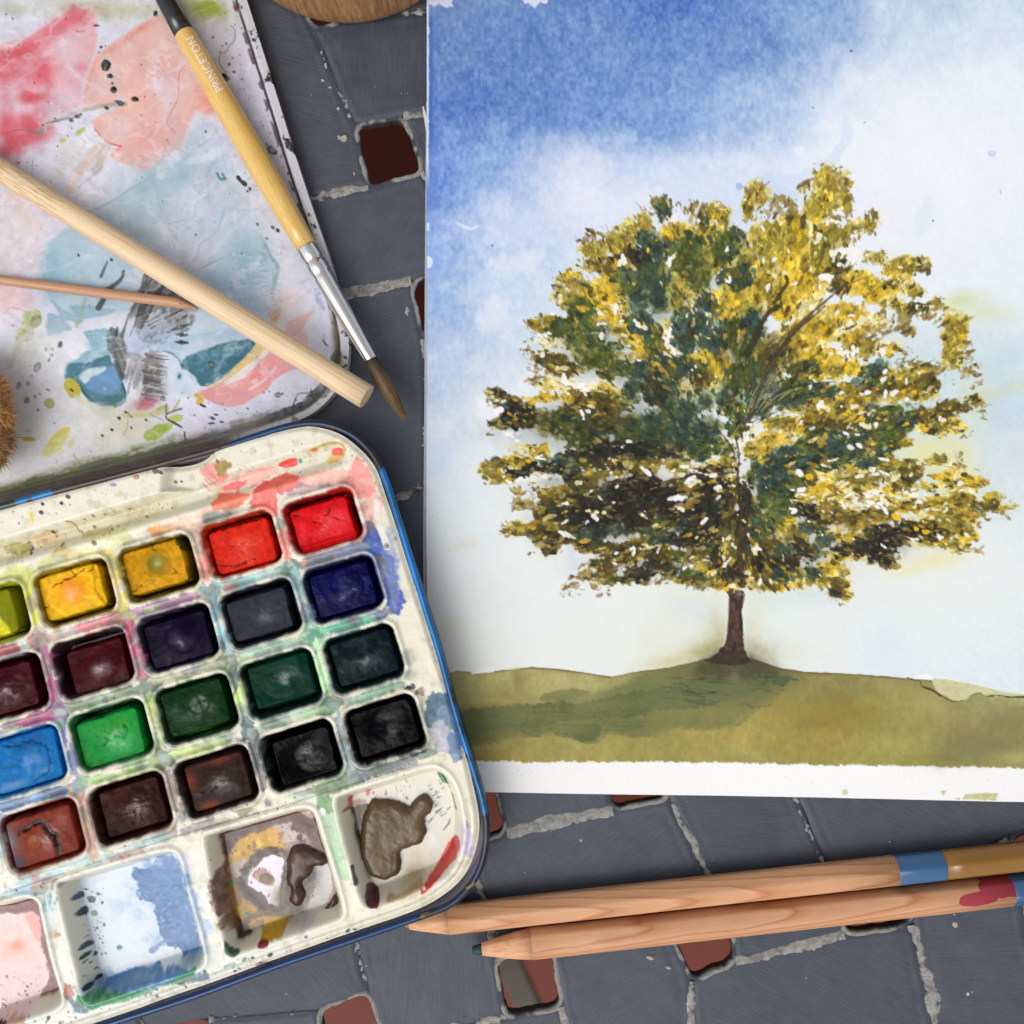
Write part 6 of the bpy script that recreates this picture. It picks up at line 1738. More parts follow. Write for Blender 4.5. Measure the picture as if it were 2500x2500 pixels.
# ---- sky: a wash laid wet, its colours read on a coarse grid
GX = [1040, 1250, 1450, 1650, 1850, 2050, 2250, 2620]
GY = [-90, 120, 250, 400, 550, 700, 900, 1100, 1400, 1690, 1990]
GC = [[(150, 176, 216), (122, 160, 210), (84, 124, 202), (72, 112, 198), (94, 134, 204), (106, 144, 208), (164, 194, 222), (188, 210, 230)],
      [(104, 138, 200), (96, 136, 204), (110, 148, 208), (104, 144, 208), (112, 150, 208), (140, 172, 218), (202, 218, 236), (214, 226, 238)],
      [(84, 124, 202), (98, 138, 206), (108, 148, 212), (126, 162, 218), (168, 194, 230), (212, 223, 240), (230, 235, 243), (229, 235, 243)],
      [(112, 150, 222), (140, 174, 226), (190, 208, 238), (204, 218, 241), (214, 225, 243), (233, 236, 244), (234, 237, 243), (230, 236, 242)],
      [(132, 166, 230), (190, 208, 238), (222, 227, 243), (224, 230, 243), (208, 221, 241), (226, 232, 243), (232, 236, 242), (227, 234, 242)],
      [(156, 186, 232), (200, 217, 240), (216, 227, 242), (222, 230, 242), (224, 231, 242), (229, 234, 242), (229, 235, 242), (228, 233, 242)],
      [(190, 207, 238), (216, 225, 242), (228, 233, 243), (232, 236, 243), (232, 236, 243), (230, 234, 240), (208, 224, 232), (202, 219, 233)],
      [(216, 225, 242), (229, 234, 243), (234, 238, 244), (235, 238, 243), (234, 238, 241), (231, 234, 229), (210, 225, 231), (214, 225, 236)],
      [(230, 234, 240), (236, 239, 243), (236, 239, 243), (234, 238, 243), (230, 236, 238), (232, 236, 239), (234, 238, 240), (232, 236, 242)],
      [(232, 232, 226), (238, 240, 242), (236, 238, 236), (230, 228, 212), (232, 236, 234), (232, 236, 240), (226, 234, 243), (222, 232, 242)],
      [(232, 232, 226)] * 8]
GC = np.array(GC, float) / 255
wu = U + 38 * pc.n3 + 50 * pc.n4 + 10 * pc.n2
wv = V + 38 * fbm(U, V, 110, 3, 77) + 40 * fbm(U, V, 300, 2, 79) + 8 * pc.n2
def gsample(gx, gy, gc, x, y):
    fx = np.interp(x, gx, np.arange(len(gx))); fy = np.interp(y, gy, np.arange(len(gy)))
    ix = np.clip(fx.astype(int), 0, len(gx) - 2); iy = np.clip(fy.astype(int), 0, len(gy) - 2)
    tx, ty = fx - ix, fy - iy
    tx = tx * tx * (3 - 2 * tx); ty = ty * ty * (3 - 2 * ty)
    tx, ty = tx[..., None], ty[..., None]
    return (gc[iy, ix] * (1 - tx) + gc[iy, ix + 1] * tx) * (1 - ty) + (gc[iy + 1, ix] * (1 - tx) + gc[iy + 1, ix + 1] * tx) * ty
sky = gsample(GX, GY, GC, wu, wv)
# granulation of the blue into the tooth of the paper
sat = np.clip((sky[..., 2] - sky[..., 0]) * 2.2, 0, 1)
tooth = fbm(U * 1.0, V * .62, 7.5, 2, 91)
lum_ = sky.mean(-1, keepdims=True)
sky = lum_ + (sky - lum_) * .9
sky = sky + (sat * (0.06 * tooth + .045 * pc.n2 + .03 * pc.n1))[..., None] * np.array([1.2, 1.0, .55])
pc.C[:] = np.clip(sky * (1 - sstep(500, 1100, V)[..., None] * np.array([.02, .012, .035])), 0, .972)
Wp = pc.wash
# cloud edges left by drying water
def bloom(pts, c, a=.35, edge=1.2, soft=6, ew=9, rough=10):
    Wp(pts, c, a, edge, ew, rough, soft, .1, 'over')
bloom([(1182, 520), (1190, 480), (1215, 440), (1240, 400), (1290, 370), (1350, 330), (1420, 330), (1500, 390), (1480, 470), (1420, 520), (1330, 590), (1260, 610), (1200, 590)], (226, 229, 244), .22, .1, 22, 12, 16)
pc.glow(1400, 440, 90, 70, .2, (236, 236, 245), .55)
Wp([(1116, 546), (1135, 552), (1152, 556), (1175, 548), (1160, 558), (1140, 560)], (216, 228, 246), .9, 0, 4, 2, 2, 0, 'over')
bloom([(1650, 440), (1700, 415), (1770, 425), (1800, 450), (1785, 500), (1720, 520), (1655, 490)], (206, 220, 240), .35, .8, 3)
bloom([(1850, 430), (1880, 410), (1930, 430), (2020, 380), (2050, 340), (2060, 280), (2080, 330), (2040, 400), (2030, 480), (1960, 480), (1900, 470)], (202, 216, 240), .4, .5, 5)
bloom([(1840, 470), (1870, 430), (1900, 450), (1950, 470), (1940, 500), (1860, 505)], (196, 212, 242), .4, .4, 4)
bloom([(2040, 600), (2100, 520), (2180, 470), (2260, 430), (2290, 480), (2200, 560), (2120, 620)], (236, 236, 240), .4, 0, 18); bloom([(2240, 520), (2270, 470), (2280, 540), (2240, 570)], (212, 224, 234), .5, 0, 12)
bloom([(1180, 640), (1260, 620), (1330, 620), (1300, 660), (1220, 670)], (232, 235, 244), .5, 0, 14); bloom([(1160, 770), (1200, 730), (1240, 740), (1220, 800), (1180, 820)], (236, 234, 242), .5, 0, 14)
bloom([(1250, 940), (1300, 900), (1330, 960), (1260, 1010), (1230, 970)], (236, 238, 244), .6, .0, 14); bloom([(1170, 980), (1200, 960), (1230, 1010), (1240, 1060), (1190, 1040)], (240, 241, 246), .7, 0, 8)
pc.glow(1075, 1125, 26, 40, .2, (196, 214, 242), .7); pc.glow(1060, 640, 20, 40, 0, (160, 190, 236), .4)
pc.dab(1805, 455, 8, 8, 0, (160, 188, 230), .9, 1.5); pc.dab(2422, 375, 11, 9, 0, (196, 212, 240), .9, 2); pc.dab(2078, 125, 3, 3, 0, (70, 80, 120), .8, .5); pc.dab(1202, 600, 2.4, 2.4, 0, (80, 110, 190), .8, .5)
pc.dab(1985, 263, 2, 2, 0, (110, 120, 150), .8, .5); pc.dab(2110, 300, 2, 2, 0, (140, 150, 170), .8, .5); pc.dab(2278, 538, 2.4, 2.4, 0, (90, 110, 130), .7, .5); pc.stroke([(2441, 462), (2444, 474)], 2, (170, 120, 130), .7, .5)
bloom([(1937, 362), (1957, 358), (1963, 375), (1948, 382)], (232, 234, 246), .8, 0, 2)
# left edge: pigment pooled along the tape line, bare paper at the top
lip = np.exp(-(((U - 1052 - 3 * pc.n3) / 5) ** 2)) * sstep(20, 60, V) * sstep(430, 300, V)
pc.lay(al_, .8 * lip, (58, 96, 186)); pc.lay(al_, .5 * sstep(1075, 1050, U) * sstep(20, 40, V) * sstep(620, 420, V) * (.6 + .4 * tooth), (86, 124, 196))
pc.lay(al_, sstep(1048.5, 1046, U + 1.5 * pc.n1 + 1.2 * pc.n2) * sstep(480, 380, V) * .9, (226, 230, 240))
Wp([(1030, -90), (1110, -90), (1108, 4), (1103, 17), (1090, 19), (1075, 13), (1060, 16), (1046, 12), (1030, 14)], (216, 222, 242), .97, .0, 5, 6, 1.5, 0, 'over'); Wp([(1275, -90), (1345, -90), (1338, 2), (1320, 4), (1304, 15), (1290, 6), (1278, 3)], (220, 226, 244), .97, 0, 5, 5, 1.5, 0, 'over')
pc.dab(1046, 640, 11, 16, 0, (220, 230, 248), .9, 3); pc.dab(1044, 555, 5, 8, 0, (214, 226, 248), .8, 2)
# yellow-green bleeding into the wet sky
for (x, y, rx, ry, a, c, al) in [(2345, 735, 50, 24, -.2, (206, 212, 160), .75), (2400, 760, 70, 26, .15, (212, 218, 176), .6), (2200, 640, 40, 20, .1, (222, 222, 186), .5), (2440, 960, 70, 16, -.35, (206, 214, 170), .7), (2380, 975, 40, 22, -.4, (196, 200, 140), .7),
                                 (2260, 1110, 70, 40, -.2, (226, 222, 160), .85), (2330, 1130, 40, 60, .1, (222, 220, 164), .7), (2340, 1190, 40, 50, .2, (224, 216, 150), .6), (2280, 1370, 80, 24, -.2, (230, 224, 170), .75), (2200, 1390, 40, 20, 0, (230, 226, 180), .6),
                                 (1990, 460, 40, 26, -.3, (222, 224, 196), .6), (2030, 420, 26, 20, 0, (206, 214, 190), .5), (1420, 650, 30, 16, -.2, (222, 222, 170), .6), (1130, 1330, 26, 10, -.4, (216, 208, 186), .5), (1340, 1340, 40, 26, 0, (226, 224, 206), .6),
                                 (1400, 1370, 20, 50, 0, (206, 216, 234), .6), (1690, 1480, 70, 40, .3, (206, 220, 226), .5), (1880, 1460, 60, 30, .1, (206, 220, 220), .5), (1930, 1590, 80, 30, 0, (220, 222, 206), .5), (2000, 1450, 60, 24, 0, (206, 220, 232), .5), (2160, 1580, 60, 60, 0, (214, 226, 240), .5),
                                 (2440, 1000, 60, 60, 0, (190, 208, 230), .6), (2400, 900, 60, 40, .3, (190, 212, 226), .6), (2470, 860, 50, 30, 0, (196, 214, 230), .5), (1190, 1160, 24, 14, .3, (222, 218, 200), .5), (1110, 1530, 40, 20, 0, (226, 222, 204), .5), (1760, 1560, 40, 60, -.5, (206, 202, 160), .6), (1720, 1590, 50, 26, -.3, (186, 178, 120), .7), (1640, 1615, 60, 16, -.15, (206, 198, 150), .7),
                                 (1870, 1600, 30, 20, .4, (200, 194, 160), .6), (1850, 1540, 18, 50, 0, (220, 218, 190), .6)]:
    pc.glow(x, y, rx, ry, a, c, al)

# the faint yellow that bled out all round the crown
q = random.Random(9)
for k in range(46):
    a_ = 6.283 * k / 46
    if math.sin(a_) > -.25 and math.cos(a_) > -.6: pc.glow(1800 + 590 * math.cos(a_), 950 + 490 * math.sin(a_), 60, 40, a_ + 1.57, (230, 226, 186), q.uniform(.08, .3))
# ---- the hill
HZ = [(1000, 1668), (1060, 1655), (1091, 1646), (1115, 1637), (1163, 1643), (1230, 1636), (1298, 1629), (1350, 1632), (1410, 1639), (1493, 1652), (1540, 1642), (1575, 1637), (1640, 1629), (1696, 1616), (1745, 1602), (1786, 1598), (1830, 1606), (1861, 1616), (1910, 1632), (1973, 1641), (2040, 1643), (2101, 1646), (2221, 1656), (2300, 1662), (2364, 1669), (2439, 1688), (2500, 1698), (2640, 1712)]
BTM = [(2640, 1879), (2400, 1873), (2026, 1868), (1800, 1862), (1575, 1860), (1300, 1860), (1159, 1858), (1000, 1858)]
hill = np.array(HZ + BTM)
w_ = pc.win(1030, 1560, 2640, 1990)
hd = sdf(U[w_], V[w_], hill)
# the torn lower edge of the wash (dry brush on the tooth)
rag = 4 * np.maximum(fbm(U[w_], V[w_] * .2, 14, 3, 31), -.3) + 2.2 * pc.n1[w_]
bot = np.interp(U[w_], [p[0] for p in BTM[::-1]], [p[1] for p in BTM[::-1]])
topd = np.interp(U[w_], [p[0] for p in HZ], [p[1] for p in HZ])
inh = sstep(-1.5, 1.5, V[w_] - topd + 1.2 * pc.n2[w_]) * sstep(1.2, -1.2, V[w_] - bot + rag)
pc.lay(w_, sstep(bot - 3, bot + 3, V[w_]) * 1.0, (244, 244, 242))
xg = [1040, 1200, 1400, 1600, 1800, 2000, 2200, 2400, 2640]
hg = np.array([[(188, 180, 124), (184, 174, 112), (190, 180, 120), (160, 152, 96), (96, 92, 62), (150, 140, 84), (160, 152, 96), (178, 170, 116), (180, 172, 122)],
               [(180, 172, 116), (176, 164, 100), (184, 174, 112), (150, 146, 90), (128, 124, 80), (150, 140, 80), (164, 150, 86), (166, 158, 100), (160, 150, 100)],
               [(176, 164, 106), (174, 160, 92), (180, 166, 100), (172, 158, 92), (170, 154, 86), (158, 138, 70), (160, 148, 84), (160, 148, 90), (140, 130, 88)],
               [(168, 156, 94), (176, 160, 90), (176, 162, 94), (172, 156, 88), (176, 156, 84), (170, 150, 76), (168, 156, 88), (150, 142, 90), (152, 142, 92)],
               [(166, 152, 88), (172, 156, 84), (170, 156, 86), (168, 156, 86), (170, 158, 90), (166, 154, 84), (164, 154, 84), (158, 150, 88), (154, 146, 92)]], float) / 255
yy = 1600 + (V[w_] - topd) / np.maximum(bot - topd, 1) * 260
hc = gsample(xg, [1600, 1660, 1730, 1800, 1860], hg, U[w_] + 30 * pc.n3[w_], yy + 12 * pc.n3[w_])
hc = hc * np.array([.95, .965, .98])
hc = hc * (1 + .035 * tooth[w_] + .025 * pc.n1[w_] + .04 * pc.n2[w_] + .05 * pc.n3[w_])[..., None]
pc.lay(w_, inh, np.clip(hc, 0, 1))
# pigment line drying on the crest
pc.lay(w_, .75 * inh * np.exp(-((V[w_] - topd - 1.5) / 2.6) ** 2) * (.7 + .5 * pc.n3[w_]), (84, 66, 34))
pc.lay(w_, .3 * inh * np.exp(-np.maximum(V[w_] - topd, 0) / 14) * sstep(-.5, .5, pc.n3[w_]), (110, 92, 50))
hillclip = np.zeros(U.shape); hillclip[w_] = inh
# bright paper gaps on the crest, far slope
Wp([(1150, 1644), (1165, 1634), (1180, 1630), (1200, 1633), (1206, 1640), (1180, 1644)], (240, 240, 238), .97, 0, 4, 2, 1.5, 0, 'over')
Wp([(2228, 1657), (2240, 1648), (2260, 1645), (2278, 1652), (2276, 1660), (2250, 1659)], (242, 242, 242), .97, 0, 4, 2, 1.5, 0, 'over')
Wp([(2276, 1660), (2300, 1658), (2364, 1668), (2440, 1686), (2500, 1696), (2460, 1701), (2410, 1700), (2390, 1692), (2370, 1700), (2360, 1710), (2330, 1712), (2310, 1700), (2290, 1690)], (206, 202, 158), .95, .2, 4, 2, 1.5, .2, 'over')
pc.stroke([(2215, 1655), (2245, 1664), (2252, 1676), (2275, 1684), (2300, 1700), (2325, 1712), (2355, 1709), (2372, 1698), (2392, 1692), (2405, 1699), (2440, 1698), (2470, 1702), (2520, 1700)], 4.5, (76, 56, 30), .88, 3, 1.2)
pc.glow(2290, 1730, 60, 20, .4, (176, 168, 110), .5)
for (x, y, rx, ry, a, c, al) in [(1266, 1665, 10, 26, 0, (140, 128, 64), .6), (1240, 1700, 30, 10, .4, (150, 132, 66), .5), (2080, 1740, 90, 40, .05, (140, 120, 56), .5), (1960, 1730, 90, 40, 0, (160, 138, 70), .35), (2400, 1820, 90, 30, -.2, (120, 112, 80), .5), (2460, 1760, 60, 26, 0, (124, 116, 80), .5),
                                 (2300, 1850, 60, 14, .1, (124, 116, 66), .5), (2120, 1690, 60, 14, .05, (140, 132, 80), .5), (1785, 1640, 90, 26, 0, (78, 72, 50), .6), (1780, 1616, 50, 18, 0, (52, 46, 38), .7), (2480, 1850, 40, 16, 0, (186, 178, 110), .6)]:
    pc.glow(x, y, rx, ry, a, c, al)
SHB = [(1020, 1760), (1110, 1732), (1130, 1730), (1200, 1716), (1320, 1716), (1330, 1695), (1400, 1684), (1430, 1690), (1520, 1672), (1545, 1650), (1600, 1636), (1660, 1624), (1740, 1604), (1800, 1606), (1860, 1625), (1926, 1650), (1924, 1672), (1900, 1678), (1840, 1722), (1770, 1770), (1720, 1778), (1640, 1776), (1590, 1796), (1540, 1800), (1480, 1788), (1440, 1808), (1400, 1806), (1345, 1790), (1300, 1798), (1255, 1800), (1180, 1814), (1020, 1826)]
Wp(SHB, (112, 116, 72), .5, .2, 4, 9, 7.0, .2, 'over', mottle=.4, clip=hillclip); Wp([(p[0] + 20, p[1] + 3) for p in SHB], (106, 112, 70), .34, .2, 4, 12, 3.0, .2, 'over', mottle=.6, clip=hillclip)
Wp([(1030, 1768), (1200, 1724), (1420, 1712), (1560, 1690), (1700, 1660), (1850, 1650), (1900, 1662), (1780, 1712), (1640, 1736), (1480, 1752), (1300, 1774), (1160, 1788), (1030, 1800)], (86, 98, 66), .42, .6, 4, 10, 2.5, .3, 'over', mottle=.5, clip=hillclip)
Wp([(1240, 1770), (1340, 1762), (1460, 1772), (1450, 1800), (1400, 1806), (1345, 1792), (1300, 1798)], (84, 96, 62), .4, .5, 4, 8, 2, .2, 'over', mottle=.4, clip=hillclip)
Wp([(1320, 1712), (1330, 1694), (1400, 1682), (1440, 1690), (1400, 1702), (1360, 1706)], (130, 130, 84), .8, .3, 4, 3, 1.5, .2, 'over')
for (x, y, rx, ry, a, c, al) in [(1200, 1770, 90, 24, 0, (104, 116, 76), .6), (1400, 1750, 110, 20, -.05, (112, 114, 66), .5), (1540, 1770, 70, 20, 0, (92, 102, 62), .5), (1640, 1690, 60, 22, -.1, (96, 108, 72), .5), (1760, 1700, 110, 20, 0, (106, 110, 74), .5), (1500, 1720, 50, 16, -.2, (126, 124, 78), .5), (1380, 1780, 50, 12, 0, (132, 130, 84), .5), (1120, 1800, 60, 14, 0, (94, 100, 60), .6)]:
    pc.glow(x, y, rx, ry, a, c, al)
for k in range(40):
    q = random.Random(k + 60)
    x, y = q.uniform(1600, 1880), q.uniform(1640, 1725)
    L = q.uniform(30, 90)
    pc.stroke([(x, y), (x + L * .5, y + q.uniform(-2, 6)), (x + L, y + q.uniform(0, 12))], q.uniform(2, 4), q.choice([(64, 74, 60), (74, 80, 62), (56, 66, 60), (90, 92, 60)]), .55, 1.5, 1.5, taper=(.4, 1))
for k in range(70):
    q = random.Random(k + 160)
    x, y = q.uniform(1130, 1560), q.uniform(1720, 1800)
    pc.stroke([(x, y), (x + q.uniform(20, 70), y + q.uniform(-6, 6))], q.uniform(1.5, 3), (92, 96, 60), .35, 2, 2)
Wp([(1890, 1660), (1928, 1650), (1926, 1662), (1912, 1676), (1896, 1672)], (84, 96, 72), .8, .3, 3, 3, 1.5, .2, 'over')

# ---- the trunk
def TT(x, y): return (1100 + x / 1.38, 400 + y / 1.38)
def tp(pts): return [TT(*p) for p in pts]
for (x, y, rx, ry, a, c, al) in [(1790, 1585, 70, 26, 0, (110, 96, 66), .5), (1765, 1560, 20, 60, -.3, (190, 182, 146), .6), (1815, 1560, 18, 60, .3, (206, 204, 176), .6)]:
    pc.glow(x, y, rx, ry, a, c, al)
Wp(tp([(925, 1430), (940, 1470), (936, 1530), (930, 1600), (905, 1640), (880, 1662), (860, 1675), (940, 1690), (1010, 1680), (1000, 1655), (990, 1620), (986, 1560), (984, 1500), (990, 1440)]), (60, 46, 38), .96, .3, 4, 4, 1.4, .2, 'over', mottle=.2)
for k in range(30):
    q = random.Random(k + 20)
    x, y = q.uniform(938, 982), q.uniform(1440, 1640)
    a_ = TT(x, y); b_ = TT(x + q.uniform(-8, 8) + (x - 958) * (y - 1440) / 500, y + q.uniform(20, 60))
    pc.stroke([a_, b_], q.uniform(3, 8), q.choice([(84, 56, 46), (40, 32, 30), (104, 66, 52), (70, 58, 46)]), .6, 2, 1.5)
Wp(tp([(850, 1680), (900, 1655), (950, 1650), (1000, 1652), (1050, 1680), (1100, 1720), (1000, 1735), (880, 1730), (820, 1715)]), (62, 56, 42), .5, .0, 6, 9, 16, .2, 'over')
pc.stroke(tp([(928, 1440), (936, 1500), (926, 1600), (918, 1625)]), 3, (236, 236, 232), .7, 2); pc.stroke(tp([(988, 1450), (990, 1550), (1000, 1630)]), 3, (236, 236, 232), .6, 2, dry=.1)

# ---- the crown: clusters of dabs laid light to dark, as read from the sheet
CT = {'K': [(40, 36, 32), (50, 43, 34), (34, 36, 34), (60, 50, 36), (40, 46, 40)], 'B': [(86, 72, 34), (98, 82, 38), (74, 62, 34)], 'O': [(146, 130, 46), (164, 146, 56), (128, 116, 42), (174, 154, 64), (112, 106, 42)],
      'P': [(170, 152, 92), (156, 138, 78), (146, 126, 70)], 'Y': [(228, 184, 36), (214, 174, 42), (232, 198, 80), (204, 164, 44), (190, 162, 58)], 'L': [(224, 208, 140), (210, 190, 112), (230, 222, 176), (196, 172, 98)],
      'G': [(70, 84, 36), (86, 98, 40), (54, 70, 38), (104, 110, 42)], 'T': [(58, 80, 76), (46, 66, 64), (72, 94, 88), (52, 70, 56)], 'S': [(120, 146, 140), (150, 170, 164), (96, 122, 116)], 'W': [(242, 240, 234)]}
